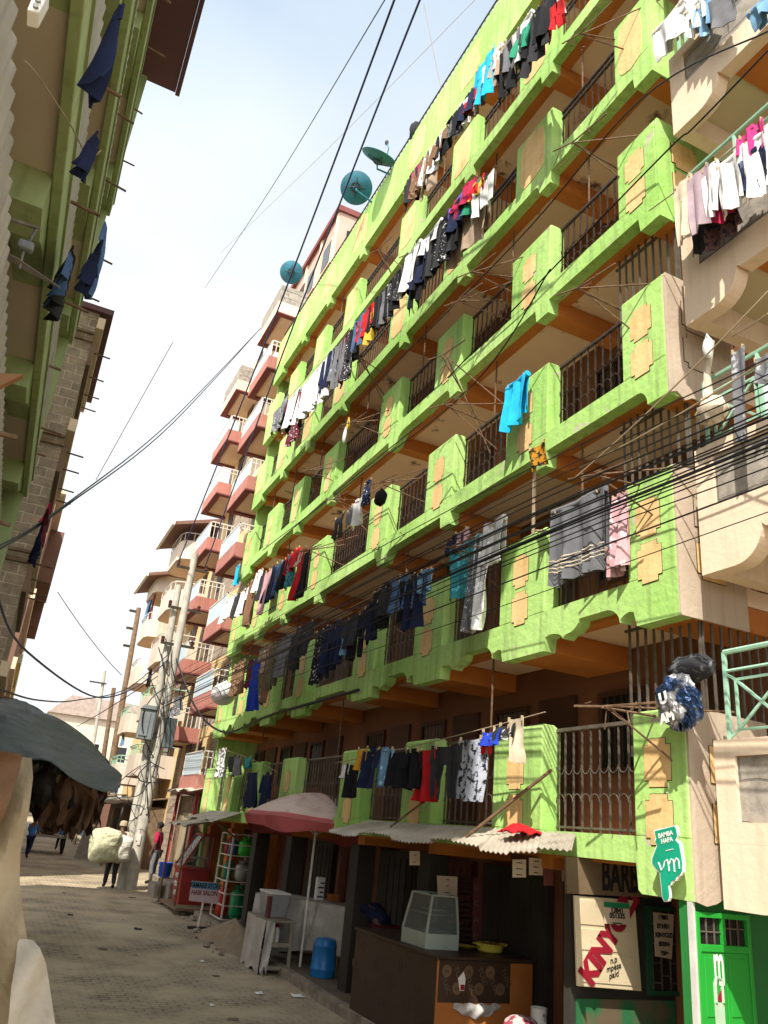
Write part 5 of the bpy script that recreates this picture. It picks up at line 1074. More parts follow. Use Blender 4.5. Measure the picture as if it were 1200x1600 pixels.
# white sheeted table
def block(name, label, cat, x0, x1, y0, y1, z0, z1, m_, bev=.006): return obj(name, MB().box(x0, x1, y0, y1, z0, z1), m_, label=label, cat=cat, bevel=bev)
wt = thing('covered_table', 'table hung with white plastic sheeting under the parasol', 'table', (5.5, 13.8, .12)); WS = mat('white_sheeting', (.50, .47, .43), (.36, .33, .29), 2.5, .5, .7, 6, spec=.4, dist=.06, stain=((.2, .16, .12), 2.2, .55, .8))
tz = 1.12; TA = PZ(400, 1397, tz); TB = PZ(541, 1419, tz); TU = (TB - TA).normalized(); TV = Vector((-TU.y, TU.x, 0)); TV = TV if TV.y > 0 else -TV; TL = (TB - TA).length; TD = .75
def tp(a, b, z): q = TA + TU * (a * TL) + TV * (b * TD); return (q.x, q.y, z)
obj('tabletop', MB().hexa([tp(.01, .02, tz - .04), tp(.99, .02, tz - .04), tp(.99, .98, tz - .04), tp(.01, .98, tz - .04)], [tp(.01, .02, tz), tp(.99, .02, tz), tp(.99, .98, tz), tp(.01, .98, tz)]), WOOD, wt)
def skirt(u, v):
    q = Vector(tp(u, 0, 0)); P_ = u * TL; q = q - TV * (.015 + .05 * v + .035 * math.sin(P_ * 5.3 + .8 * v) * v + .016 * math.sin(P_ * 13 + 3 * v) * v); q.z = tz + .012 - v * (.78 + .07 * math.sin(P_ * 3)); return q
obj('sheet_side', MB().grid(skirt, 90, 16, .008, tuple(TV)), WS, wt, sm=True)
def skirt2(u, v):
    q = Vector(tp(1, u, 0)); q = q + TU * (.01 + .05 * v + .03 * math.sin(u * 9 + v) * v); q.z = tz + .012 - v * (.72 + .05 * math.sin(u * 6)); return q
obj('sheet_side', MB().grid(skirt2, 24, 14, .008, tuple(TU)), WS, wt, sm=True)
obj('sheet_top', MB().grid(lambda u, v: Vector(tp(-.005 + 1.01 * u, -.01 + v, tz + .014 + .006 * math.sin(u * 17 + v * 5))), 40, 8, .008, (0, 0, 1)), WS, wt, sm=True)
for a_ in (.05, .95):
    for b_ in (.1, .9): q = tp(a_, b_, 0); obj('leg', MB().box(q[0] - .03, q[0] + .03, q[1] - .03, q[1] + .03, .1, tz - .041), WOOD, wt)
CQ = PZ(492, 1407, 1.145); CQ = CQ + TV * .15; bxp = thing('carton', 'white carton with black print standing on the sheeted table', 'carton', tuple(CQ)); obj('box', MB().box(CQ.x - .07, CQ.x + .07, CQ.y, CQ.y + .12, 1.148, 1.52), WHT, bxp, bevel=.004)
for q in range(4): obj('print', MB().box(CQ.x - .055 + q % 2 * .04, CQ.x + .055, CQ.y - .003, CQ.y - .0005, 1.19 + q * .075, 1.215 + q * .075), INK, bxp)
block('small_box', 'small orange box beside the printed white carton', 'box', CQ.x + .16, CQ.x + .36, CQ.y - .05, CQ.y + .08, 1.148, 1.26, COR)
bxb = thing('storage_tub', 'translucent grey plastic tub standing on the wooden stand', 'tub', (5.0, 14.6, .9))
# wooden stand
ws = thing('wooden_stand', 'small wooden stand draped with torn white sheeting at the kerb', 'stand', (4.9, 14.5, 0)); sx0, sx1, sy0, sy1, sz = 4.70, 5.14, 14.1, 15.2, .84
OW = mat('grey_wood', (.30, .26, .20), (.20, .17, .13), 6, .8, .3)
for x in (sx0 + .03, sx1 - .03):
    for y in (sy0 + .03, sy1 - .03): obj('leg', MB().hexa([(x - .025 + (.04 if x > 4.9 else -.04), y - .025, 0), (x + .025 + (.04 if x > 4.9 else -.04), y - .025, 0), (x + .025 + (.04 if x > 4.9 else -.04), y + .025, 0), (x - .025 + (.04 if x > 4.9 else -.04), y + .025, 0)], [(x - .025, y - .025, sz - .03), (x + .025, y - .025, sz - .03), (x + .025, y + .025, sz - .03), (x - .025, y + .025, sz - .03)]), OW, ws)
obj('top', MB().box(sx0 - .04, sx1 + .04, sy0 - .04, sy1 + .04, sz - .03, sz), OW, ws)
for z in (.10, .44): obj('crossbar', MB().box(sx0 + .03, sx1 - .03, sy0 + .012, sy0 + .05, z, z + .06), OW, ws); obj('shelf', MB().box(sx0 + .03, sx1 - .03, sy0 + .055, sy1 - .03, z, z + .03), OW, ws)
obj('sheet_side', MB().grid(lambda u, v: (sx0 - .05 - .035 * v - .015 * math.sin(u * 9 + v * 3), sy0 + .0 + (sy1 - sy0) * u, sz - .01 - v * (.78 + .05 * math.sin(u * 14))), 24, 10, .006), WS, ws, sm=True)
obj('sheet_front', MB().grid(lambda u, v: (sx0 - .05 + .16 * u * (1 - .3 * v) - .02 * v, sy0 - .05 - .02 * math.sin(u * 5 + v * 4), sz - .01 - v * (.72 + .06 * math.sin(u * 8))), 8, 10, .006, (0, 1, 0)), WS, ws, sm=True)
for q, (x, y, h, m_) in enumerate(((4.86, 14.3, .30, PAPER), (4.98, 14.45, .26, WHT), (5.02, 14.8, .28, WHT))):
    tt = thing('jar', ['tan jar on the middle shelf of the wooden stand', 'white jar on the middle shelf of the wooden stand', 'white jar deep on the shelf of the wooden stand'][q], 'jar', (x, y, .47)); obj('body', MB().lathe([(.05, 0), (.052, .02), (.052, h - .08), (.03, h - .04), (.03, h)], (x, y, .471), 14), m_, tt, sm=True); obj('lid', MB().lathe([(.034, h - .03), (.034, h + .01)], (x, y, .471), 14), REDP, tt)
bxb.location = (4.97, 14.75, sz); obj('body', MB().hexa([(4.84, 14.5, sz + .001), (5.12, 14.5, sz + .001), (5.12, 15.1, sz + .001), (4.84, 15.1, sz + .001)], [(4.80, 14.46, sz + .36), (5.15, 14.46, sz + .36), (5.15, 15.14, sz + .36), (4.80, 15.14, sz + .36)]), mat('cloudy_tub', (.34, .34, .33), rough=.35, bump=.05), bxb, bevel=.01); obj('lid', MB().box(4.79, 5.16, 14.45, 15.15, sz + .361, sz + .39), WHT, bxb, bevel=.006)
block('board', 'maroon and cream board leaning beside the tub on the stand', 'board', 4.72, 4.78, 14.3, 14.44, sz + .001, sz + .34, MAROON)
def bucket(name, label, px, py, rt, rb, h, m_, lid=None, handle=True, cat='bucket', z0=.12, x=None, y=None):
    p = G(px, py, z0) if x is None else Vector((x, y, z0)); p.z = gz(p.y) + z0; t = thing(name, label, cat, tuple(p))
    obj('body', MB().lathe([(rb, 0), (rb + .006, .02), (rb + (rt - rb) * .9, h * .88), (rt + .008, h * .90), (rt + .008, h * .93), (rt, h * .94), (rt, h), (rt - .012, h), (rb - .01, .03), (0, .03)], tuple(p), 26, caps=False), m_, t, sm=True, ang=35)
    if lid: obj('lid', MB().lathe([(rt + .012, h - .02), (rt + .012, h + .012), (rt * .8, h + .02), (rt * .78, h + .012), (0, h + .012)], tuple(p), 26, caps=False), lid, t, sm=True, ang=35)
    if handle: obj('handle', MB().tube([(p.x + rt * math.cos(a), p.y - rt * .15 - .06 * math.sin(a), p.z + h - .06 - rt * .55 * math.sin(a)) for a in [math.pi * i / 12 for i in range(13)]], .006, 5), WHITE, t)
    return t
BLU = mat('blue_plastic', (.01, .16, .42), (.008, .13, .36), 4, .4, .05, spec=.45); GRP = mat('green_plastic', (.01, .20, .07), rough=.4, bump=0); YLP = mat('yellow_jerrycan', (.58, .44, .05), (.5, .37, .04), 5, .5, .1)
t = thing('plastic_drum', 'blue plastic drum standing upside down before the white sheeting', 'drum', (5.45, 13.3, .12)); dp = G(503, 1526, .12); dp.z = gz(dp.y) + .12; t.location = dp
obj('body', MB().lathe([(.175, 0), (.20, .012), (.202, .10), (.208, .11), (.208, .125), (.202, .135), (.19, .42), (.196, .43), (.196, .445), (.185, .455), (.17, .53), (.13, .55), (0, .555)], tuple(dp), 30, caps=True), BLU, t, sm=True, ang=35)
obj('foot_ring', MB().lathe([(.17, .0), (.185, .0), (.185, .006)], tuple(dp), 24), BLU, t)
bucket('bucket', 'dark green bucket behind the yellow jerrycan', 538, 1510, .17, .14, .42, GRP, lid=GRP)
jy = G(549, 1532, .12); jy.z = gz(jy.y) + .12; jc = thing('jerrycan', 'yellow jerrycan tucked against the dark counter', 'jerrycan', tuple(jy))
obj('body', MB().box(jy.x - .11, jy.x + .16, jy.y - .1, jy.y + .12, jy.z, jy.z + .44), YLP, jc, bevel=.04); obj('spout', MB().lathe([(.03, .43), (.03, .50), (.034, .5), (.034, .52), (0, .52)], (jy.x - .04, jy.y, jy.z), 12), YLP, jc); obj('grip', MB().tube([(jy.x + .0, jy.y, jy.z + .43), (jy.x + .04, jy.y, jy.z + .49), (jy.x + .1, jy.y, jy.z + .49), (jy.x + .13, jy.y, jy.z + .43)], .016, 6), YLP, jc)
bucket('bucket', 'bright blue bucket on the ledge below the pink building', 243, 1358, .2, .16, .38, mat('royal_blue_plastic', (.015, .08, .50), rough=.4, bump=0), x=PX(243, 1358, 5.0).x, y=PX(243, 1358, 5.0).y if False else 25.0, z0=.45 - 0)
# parasol
ux, uy = 5.38, 14.2; um = thing('parasol', 'faded red and cream market parasol tilted over the sheeted table', 'parasol', (ux, uy, 0))
FAB = mat('faded_canvas', (.56, .43, .36), (.48, .34, .29), 2.5, .85, .2, 30, stain=((.30, .16, .13), 3, .5, .8)); REDF = mat('red_canvas', (.42, .10, .10), (.34, .07, .07), 2.5, .85, .2, 30)
NR = 8; RR = 1.34; zt = 2.92; zr = 2.36
def canopy(u, v):
    a = 2 * math.pi * u; f = a / (2 * math.pi / NR); fr = abs((f % 1) - .5) * 2; rr = RR * v * (1 - .07 * (1 - fr) * v); z = zt - (zt - zr) * (v ** 1.7) - .05 * (1 - fr) * v * (1 - v) * 2
    x, y = rr * math.cos(a), rr * math.sin(a); return (ux + x, uy + y, z - .07 * x - .035 * y)
obj('canopy', MB().grid(canopy, NR * 10, 12, .006, (0, 0, 1)), FAB, um, sm=True, ang=50)
def val(u, v):
    p = Vector(canopy(u, 1.0)); f = u * NR; c_ = (1 - abs((f % 1) - .5) * 2); d = Vector((p.x - ux, p.y - uy, 0)).normalized()
    return (p + d * (.012 - .05 * v + .02 * math.sin(u * 60) * v) + Vector((0, 0, +.004 - v * (.20 + .05 * math.sin(u * 23) - .05 * c_)))).to_tuple()
obj('valance', MB().grid(val, NR * 12, 4, .005, (0, 0, .0) if False else (.003, .003, 0)), REDF, um, sm=True)
def band(u, v): p = canopy(u, .93 + .07 * v); return (p[0], p[1], p[2] + .009)
obj('red_border', MB().grid(band, NR * 10, 3, .004, (0, 0, 1)), REDF, um, sm=True)
obj('mast', MB().tube([(ux, uy, 0), (ux, uy, 2.86)], .022, 10), WHITE, um)
mb = MB()
for q in range(NR):
    a = 2 * math.pi * (q + .0) / NR; p = Vector(canopy(q / NR, .97)); mb.tube([(ux, uy, 2.82), tuple(Vector(canopy(q / NR, .5)) - Vector((0, 0, .02))), tuple(p - Vector((0, 0, .02)))], .008, 4); mb.tube([(ux, uy, 2.2), tuple(Vector(canopy(q / NR, .5)) - Vector((0, 0, .025)))], .006, 4)
obj('ribs', mb, WHITE, um); obj('finial', MB().lathe([(.03, 0), (.035, .03), (.01, .07), (0, .075)], (ux, uy, 2.88), 10), REDF, um)
# gas cylinder cage
cx0, cx1, cy0, cy1 = 5.30, 5.95, 19.3, 20.3; cz = gz(19.8) + .12
cg = thing('cylinder_cage', 'white steel cage rack of gas cylinders on the pavement', 'cage', (5.6, 19.8, cz)); mb = MB()
for x in (cx0, cx1):
    for y in (cy0, cy1): mb.box(x - .018, x + .018, y - .018, y + .018, cz, cz + 1.80)
for z in (.0, .28, .52, .78, 1.05, 1.32, 1.55, 1.78):
    mb.box(cx0, cx1, cy0 - .012, cy0 + .012, cz + z, cz + z + .022); mb.box(cx0 - .012, cx0 + .012, cy0, cy1, cz + z, cz + z + .022)
obj('frame', mb, WHITE, cg)
for z in (.0, .78, 1.28): obj('shelf', MB().box(cx0 + .02, cx1 - .02, cy0 + .02, cy1 - .02, cz + z + .022, cz + z + .035), IRON, cg)
def cyl(label, x, y, z, r, h, c):
    m_ = mat('cylinder_' + c, {'green': (.01, .22, .09), 'lime': (.05, .50, .05), 'red': (.50, .03, .02), 'grey': (.32, .33, .30), 'blue': (.03, .08, .2), 'dred': (.28, .02, .03)}[c], rough=.4, bump=.05)
    t = thing('gas_cylinder', label, 'gas cylinder', (x, y, z), 'gas cylinders in the cage')
    obj('body', MB().lathe([(r * .8, 0), (r * .82, .03), (r * .96, .06), (r, .10), (r, h * .68), (r * .9, h * .78), (r * .5, h * .85), (.03, h * .86), (.03, h * .92), (0, h * .92)], (x, y, z), 22), m_, t, sm=True, ang=40)
    mb = MB(); mb.tube([(x + r * .62 * math.cos(a), y + r * .62 * math.sin(a), z + h * .97) for a in [2 * math.pi * i / 16 for i in range(16)]], .016, 6, closed=True)
    for a in (0, 2.1, 4.2): mb.box(x + r * .62 * math.cos(a) - .02, x + r * .62 * math.cos(a) + .02, y + r * .62 * math.sin(a) - .02, y + r * .62 * math.sin(a) + .02, z + h * .80, z + h * .97)
    obj('collar', mb, m_, t)
cyl('tall dark green gas cylinder at the bottom of the cage', 5.68, 19.52, cz + .036, .17, .68, 'green'); cyl('tall red gas cylinder at the bottom of the cage', 5.46, 19.98, cz + .036, .14, .62, 'red')
cyl('squat grey gas cylinder on the middle shelf', 5.70, 19.52, cz + .816, .17, .42, 'grey'); cyl('small green gas cylinder on the middle shelf', 5.45, 19.9, cz + .816, .12, .38, 'green')
cyl('lime green gas cylinder on the top shelf', 5.70, 19.52, cz + 1.316, .18, .42, 'lime'); cyl('dark blue gas cylinder on the top shelf', 5.46, 19.75, cz + 1.316, .11, .38, 'blue'); cyl('dull red gas cylinder deep on the top shelf', 5.44, 20.08, cz + 1.316, .11, .36, 'dred')
hx_ = PX(366, 1379, 5.7); obj('gas_cylinder', MB().lathe([(.08, 0), (.10, .03), (.10, .25), (.05, .32), (.03, .36), (0, .36)], (5.72, hx_.y, hx_.z - .18), 18), mat('orange_red', (.55, .06, .02), rough=.4, bump=0), label='small orange red cylinder hung on the maroon door', cat='gas cylinder', sm=True)
# red food cabinet
fx, fy = 5.05, 22.2; fz = gz(22) + .14
fc = thing('food_cabinet', 'red wooden food cabinet with sloping glazed top on a plank platform', 'cabinet', (fx, fy, fz)); REDW = mat('red_enamel', (.34, .035, .03), (.27, .028, .024), 3, .5, .15, stain=((.5, .3, .28), 8, .66, .7))
xa, xb, ya, yb = 4.72, 5.42, 21.5, 22.4
obj('base', MB().hexa([(xa + .06, ya + .05, fz), (xb - .04, ya + .05, fz), (xb - .04, yb - .05, fz), (xa + .06, yb - .05, fz)], [(xa, ya, fz + .78), (xb, ya, fz + .78), (xb, yb, fz + .78), (xa, yb, fz + .78)]), REDW, fc, bevel=.01)
obj('rim', MB().box(xa - .03, xb + .03, ya - .03, yb + .03, fz + .785, fz + .84), REDW, fc, bevel=.01)
mb = MB(); T_ = [(xa + .42, ya + .02), (xb, ya + .02), (xb, yb - .02), (xa + .42, yb - .02)]; B_ = [(xa, ya + .02), (xb, ya + .02), (xb, yb - .02), (xa, yb - .02)]
for i in range(4): mb.tube([(*B_[i], fz + .84), (*T_[i], fz + 1.62)], .03, 4); mb.tube([(*T_[i], fz + 1.62), (*T_[(i + 1) % 4], fz + 1.62)], .035, 4)
obj('glazing_frame', mb, REDW, fc)
for i in (0, 3): a, b, c, d = B_[i], B_[(i + 1) % 4], T_[(i + 1) % 4], T_[i]; obj('pane', MB().hexa([(*a, fz + .845), (*b, fz + .845), (b[0] + .004, b[1] + .004, fz + .845), (a[0] + .004, a[1] + .004, fz + .845)], [(*d, fz + 1.6), (*c, fz + 1.6), (c[0] + .004, c[1] + .004, fz + 1.6), (d[0] + .004, d[1] + .004, fz + 1.6)]), GL, fc)
obj('inner_shelf', MB().box(xa + .2, xb - .05, ya + .06, yb - .06, fz + 1.05, fz + 1.07), WHITE, fc)
for q in range(3): text(('HOT', 'FOOD', 'CHIPS')[q], .16, WHT, fc, (xa - .0 + .055 - .05 * (1 - q * .25) - .0, (ya + yb) / 2, fz + .62 - q * .2), (R(90 + 4), 0, R(-90)), extrude=.012)
pf = thing('plank_platform', 'low plank platform under the red food cabinet', 'platform', (5.0, 21.8, 0)); obj('deck', MB().box(4.55, 5.6, 20.7, 22.7, fz - .06, fz - .002), WOOD, pf)
for x in (4.6, 5.5):
    for y in (20.8, 22.6): obj('bearer', MB().box(x - .05, x + .05, y - .05, y + .05, gz(y) - .01, fz - .061), WOOD, pf)
sp = G(308, 1452); sb = thing('sign_board', 'small white and blue lettered board on a post before the red cabinet', 'sign', (sp.x, sp.y, gz(sp.y)))
s0 = [PY(x, y, sp.y) for x, y in ((300, 1376), (343, 1380), (340, 1413), (295, 1407))]
obj('post', MB().tube([(sp.x + .02, sp.y + .03, gz(sp.y)), (sp.x + .05, sp.y + .03, s0[3].z + .1)], .022, 6), WHITE, sb); obj('foot', MB().box(sp.x - .2, sp.x + .22, sp.y - .05, sp.y + .1, gz(sp.y), gz(sp.y) + .05), IRON, sb)
obj('board', quad_y(MB(), s0, sp.y - .01, sp.y + .012), mat('pink_white_board', (.58, .44, .44), (.5, .38, .38), 3, .6, .1), sb)
L_ = lambda u, v: s0[0].lerp(s0[1], u).lerp(s0[3].lerp(s0[2], u), v)
obj('blue_strip', quad_y(MB(), [L_(.01, .02), L_(.99, .02), L_(.99, .35), L_(.01, .35)], sp.y - .014, sp.y - .011), mat('strip_blue', (.12, .26, .38)), sb)
c = L_(.5, .19); text('KAMAKE STORE', .13, INK, sb, (c.x, sp.y - .016, c.z), FACE_NY, bold=.004, sx=.74); c = L_(.5, .55); text('HAIR SALON', .13, mat('maroon_ink', (.2, .03, .05), bump=0), sb, (c.x, sp.y - .013, c.z), FACE_NY, bold=.004, sx=.78)
# sand heap, rubble, pallets
sx_, sy_ = 5.02, 17.2; mb = MB(); random.seed(4)
def heap(u, v):
    a = 2 * math.pi * u; r = v; k = 1 + .12 * math.sin(3 * a) + .08 * math.sin(7 * a)
    return (sx_ + .62 * r * k * math.cos(a), sy_ + 1.9 * r * k * math.sin(a), gz(sy_) - .02 + .46 * (1 - r) ** 1.2 + .02 * math.sin(9 * a) * r)
obj('sand_heap', MB().grid(heap, 48, 14), mat('brown_sand', (.27, .205, .13), (.22, .165, .105), 7, .95, .6, 60), label='heap of brown building sand against the kerb', cat='sand heap', sm=True)
mb = MB()
for q in range(34):
    y = random.uniform(15.5, 24); x = random.uniform(4.3, 4.95); s_ = random.uniform(.02, .07); mb.ball((x, y, gz(y) + s_ * .4), s_, 6, 4, (1, 1.3, .7), .25)
for q in range(30):
    y = random.uniform(7, 30); x = random.uniform(.8, 4.8); s_ = random.uniform(.012, .03); mb.ball((x, y, gz(y) + s_ * .2), s_, 6, 4, (1.6, 1, .4), .3)
obj('rubble', mb, KERBM, kind='stuff', label='scattered stones and crumbs of rubble along the kerb', cat='rubble')
random.seed(77)
for q in range(6):       # dark damp blots and flattened rubbish trodden into the paving
    p = Vector((random.uniform(1.0, 4.6), random.uniform(9, 24), 0)); n_ = 14; rr = random.uniform(.04, .12)
    obj('street_blot', MB().prism([(p.x + rr * random.uniform(.5, 1.2) * math.cos(2 * math.pi * i / n_), p.y + 1.5 * rr * random.uniform(.5, 1.2) * math.sin(2 * math.pi * i / n_)) for i in range(n_)], 'z', gz(p.y) + .004 + .0, gz(p.y) + .012), mat('trodden_dirt', (.20, .16, .11), (.12, .095, .065), 9, .9, .4), kind='stuff', label='dark trodden blots of dirt and peel on the paving', cat='dirt')
for q, (px, py, w_) in enumerate(((405, 1553, .12), (315, 1503, .08), (330, 1572, .06), (215, 1452, .14), (110, 1350 + 80, .1), (465, 1557, .16))):
    p = G(px, py); obj('litter_scrap', MB().grid(lambda u, v: (p.x + (u - .5) * w_, p.y + (v - .5) * w_ * 1.4, gz(p.y) + .012 + .012 * math.sin(u * 5 + q) * math.sin(v * 4)), 6, 6, .003, (0, 0, 1)), WHT if q not in (3, 4) else INK, label=['white scrap of paper in the middle of the paving', 'tiny white scrap near the kerb', 'pale crumb of paper on the near paving', 'dark rag on the shaded paving', 'dark scrap at the left of the paving', 'pale scrap at the foot of the kerb'][q], cat='litter')
pa = thing('wooden_pallet', 'broken wooden pallet and blocks by the concrete poles', 'pallet', (5.0, 24.6, gz(24.6)))
for q in range(5): obj('slat', MB().box(4.6, 5.3, 23.9 + q * .2, 24.03 + q * .2, gz(24) + .32, gz(24) + .35), OW, pa)
for x in (4.65, 4.95, 5.25): obj('block', MB().box(x - .06, x + .06, 23.9, 24.85, gz(24), gz(24) + .32), OW, pa)
lp = thing('plank', 'weathered slab of wood leaning by the far kiosks', 'plank', tuple(G(128, 1342))); g = G(128, 1342); obj('board', MB().hexa([(g.x - .3, g.y, g.z), (g.x + .35, g.y, g.z), (g.x + .35, g.y + .15, g.z), (g.x - .3, g.y + .15, g.z)], [(g.x - .1, g.y + .3, g.z + 1.15), (g.x + .65, g.y + .3, g.z + 1.2), (g.x + .65, g.y + .45, g.z + 1.2), (g.x - .1, g.y + .45, g.z + 1.15)]), OW, lp)
# wooden prop before the wide pillar
a = PX(836, 700, 4.75); b = PX(833, 835, 4.95); pp = thing('wooden_prop', 'thin pale wooden pole tied upright before the wide second floor pillar', 'pole', tuple(b)); obj('shaft', MB().tube([tuple(a), tuple(b)], .022, 7), mat('pale_stick', (.45, .36, .25), (.35, .27, .18), 8), pp); obj('tie', MB().tube([tuple(b + Vector((0, 0, .05))), (FX + .02, b.y, b.z + .1)], .014, 5), CORD, pp)
# crumpled foil sack at the corner
fc_ = PX(1064, 1098, 5.02); mb = MB(); random.seed(9)
sackb = thing('foil_sack', 'crumpled silver and blue plastic sack hung on the green corner', 'sack', (5.0, fc_.y, fc_.z))
FOIL = mat('foil_print', (.42, .41, .42), (.018, .045, .12), 3.2, .22, .9, 7, metal=.55, spec=.6, dist=.12, mixpos=(.46, .52))
n, m = 26, 18; b_ = []
for i in range(m + 1):
    th = math.pi * i / m
    for j in range(n):
        ph = 2 * math.pi * j / n; k = 1 + .16 * math.sin(3 * ph + 2 * th) * math.sin(th) + .11 * math.sin(7 * ph - 5 * th) + random.uniform(-.03, .03)
        mb.v.append((5.0 + .11 * k * math.sin(th) * math.cos(ph), fc_.y + .21 * k * math.sin(th) * math.sin(ph), fc_.z + .22 * k * math.cos(th)))
for i in range(m):
    for j in range(n): mb.f.append((i * n + j, (i + 1) * n + j, (i + 1) * n + (j + 1) % n, i * n + (j + 1) % n))
obj('bag', mb, FOIL, sackb); text('U', .13, WHT, sackb, (4.882, fc_.y + .06, fc_.z + .02), (R(90), R(-12), R(-90)), bold=.006); text('AM', .11, WHT, sackb, (4.888, fc_.y + .03, fc_.z - .14), (R(90), R(-12), R(-90)), bold=.006)
rb = MB().ball((5.12, fc_.y - .04, fc_.z + .30), .2, 14, 9, (.6, 1.2, .6), .12); obj('rag_bundle', rb, cloth('charcoal', 'blotch'), label='bundle of dark rags above the foil sack', cat='rags', sm=True)
rp = PX(1108, 640, 5.05); rb = MB().ball((5.08, rp.y, rp.z), .16, 14, 9, (.7, 1.0, .9), .15); rb.tube([(5.05, rp.y, rp.z + .1), (5.08, rp.y + .02, rp.z + .4), (5.1, rp.y - .03, rp.z + .75)], [.05, .03, .04], 7); obj('rag_bundle', rb, cloth('cream', 'blotch'), label='knotted pale rags on the end of the mint rail', cat='rags', sm=True)
# ================================================================== SATELLITE DISHES
TEAL = mat('teal_dish', (.02, .19, .26), (.03, .13, .17), 4, .5, .1, stain=((.16, .10, .06), 6, .60, .72))
def dish(c, nrm, r, label, base, arm_up=False):
    c = Vector(c); nrm = Vector(nrm).normalized(); t = thing('satellite_dish', label, 'satellite dish', tuple(c), 'rooftop dishes'); u = nrm.orthogonal().normalized(); v = nrm.cross(u)
    pt = lambda a, k: tuple(c + (u * math.cos(a) + v * math.sin(a)) * r * k + nrm * (.22 * r * k * k))
    obj('reflector', MB().grid(lambda a, k: pt(2 * math.pi * a, k), 36, 8, .012, tuple(-nrm)), TEAL, t, sm=True, ang=60)
    dn = (Vector((0, 0, -1)) - nrm * nrm.dot(Vector((0, 0, -1)))).normalized() if abs(nrm.z) < .95 else u
    fp = c + nrm * r * 1.0 + dn * r * .25; e = c + dn * r * .95 + nrm * .2 * r
    obj('feed_arm', MB().tube([tuple(e), tuple(c + nrm * r * .6 + dn * r * .8), tuple(fp)], .016, 6), TEAL, t); obj('receiver', MB().ball(tuple(fp), .05, 8, 6, (1, 1, 1.6)), IRON, t)
    bkm = MB(); rg = [tuple(c - nrm * .03 + (u * math.cos(a_) + v * math.sin(a_)) * r * .28) for a_ in [2 * math.pi * i / 16 for i in range(16)]]; bkm.tube(rg, .014, 5, closed=True)
    for i in range(4): a_ = math.pi / 4 + i * math.pi / 2; bkm.tube([tuple(c - nrm * .10), tuple(c - nrm * .028 + (u * math.cos(a_) + v * math.sin(a_)) * r * .62 + nrm * .08 * r)], .010, 5)
    obj('back_frame', bkm, IRON, t)
    obj('mount', MB().tube([tuple(c - nrm * .02), tuple(c - nrm * .12 + Vector((.05, 0, -.1))), tuple(base)], .025, 6), TEAL, t)
d2 = PX(556, 293, 4.75); dish(d2, Vector((.40, .68, .62)), .43, 'round teal satellite dish reaching out from the green roof railing', PX(584, 318, 5.25))
d3 = PX(590, 251, 4.85); dish(d3, Vector((.10, -.50, .86)), .46, 'teal satellite dish facing up, seen edge on above the round one', PX(612, 274, 5.25))
d1 = PY(455, 425, 24.0); dish(d1, Vector((.30, .80, .52)), .44, 'small round teal dish above the pink building', PY(466, 437, 24.3))
wp = PX(648, 208, 5.25); obj('plastic_bag', MB().ball(tuple(wp + Vector((0, 0, .05))), .22, 12, 8, (.6, .8, 1.2), .15), cloth('charcoal'), label='dark plastic bag knotted on the green roof railing', cat='bag', sm=True)

# ================================================================== LEFT STALL
TARP = mat('grey_tarpaulin', (.050, .060, .057), (.032, .040, .038), 2.6, .6, .8, 4, spec=.35, dist=.08)
sl_ = thing('market_stall', 'market stall roofed with a sagging grey tarpaulin in the left foreground', 'stall', (-.3, 5.5, 0))
topE = [(-60, 1083), (0, 1095), (40, 1101), (80, 1124), (110, 1144), (140, 1165), (165, 1188), (188, 1228)]; botE = [(-60, 1178), (0, 1182), (50, 1190), (78, 1196), (108, 1214), (138, 1226), (163, 1234), (188, 1231)]
def ip(tab, t):
    f = t * (len(tab) - 1); i = min(int(f), len(tab) - 2); k = f - i; return (tab[i][0] + (tab[i + 1][0] - tab[i][0]) * k, tab[i][1] + (tab[i + 1][1] - tab[i][1]) * k)
def tarp(u, v):
    a = PY(*ip(botE, u), 4.6); b = PY(*ip(topE, u), 6.0); p = a.lerp(b, v) + Vector((0, 0, .10 * math.sin(math.pi * v) * (1 - u * .6)))
    p.z += .018 * math.sin(u * 7 + v * 5) + .014 * math.sin(u * 13.7 - v * 9 + 2 * math.sin(u * 5)); p.y += .05 * math.sin(u * 6 + 1) * (1 - v); return p
obj('tarpaulin', MB().grid(tarp, 70, 20, .008, (0, 0, 1)), TARP, sl_, sm=True)
def tarp2(u, v):
    b = PY(*ip(topE, u), 6.0); return b + Vector((-.02 * v, 2.3 * v, -.45 * v * v + .015 * math.sin(u * 23 + v * 7)))
obj('tarpaulin_rear', MB().grid(tarp2, 40, 10, .008, (0, 0, 1)), TARP, sl_, sm=True)
for x, y in ((-.6, 6.2), (-.6, 8.1)): obj('post', MB().tube([(x if y > 7 else min(x, .36), y, 0), (x if y > 7 else min(x, .36), y, 2.45)], .03, 6), WOOD, sl_)
obj('stall_table', MB().box(-1.5, -.05, 5.2, 8, .75, .8), WOOD, sl_)
CURT = mat('cream_canvas', (.36, .29, .185), (.25, .195, .12), 2.2, .9, .35, 18, stain=((.16, .11, .06), 2.6, .57, .72), dist=.03); CURT2 = mat('brown_canvas', (.16, .085, .04), (.12, .06, .03), 1.5, .85, .3, 25); CURT3 = mat('pale_canvas', (.42, .38, .31), (.29, .255, .20), 2.5, .9, .35, 18, dist=.03, stain=((.16, .11, .06), 3.5, .58, .72))
rE = [(50, 1184), (51, 1215), (44, 1270), (32, 1330), (31, 1375), (36, 1430), (44, 1480), (52, 1520), (66, 1570), (84, 1640), (100, 1760)]
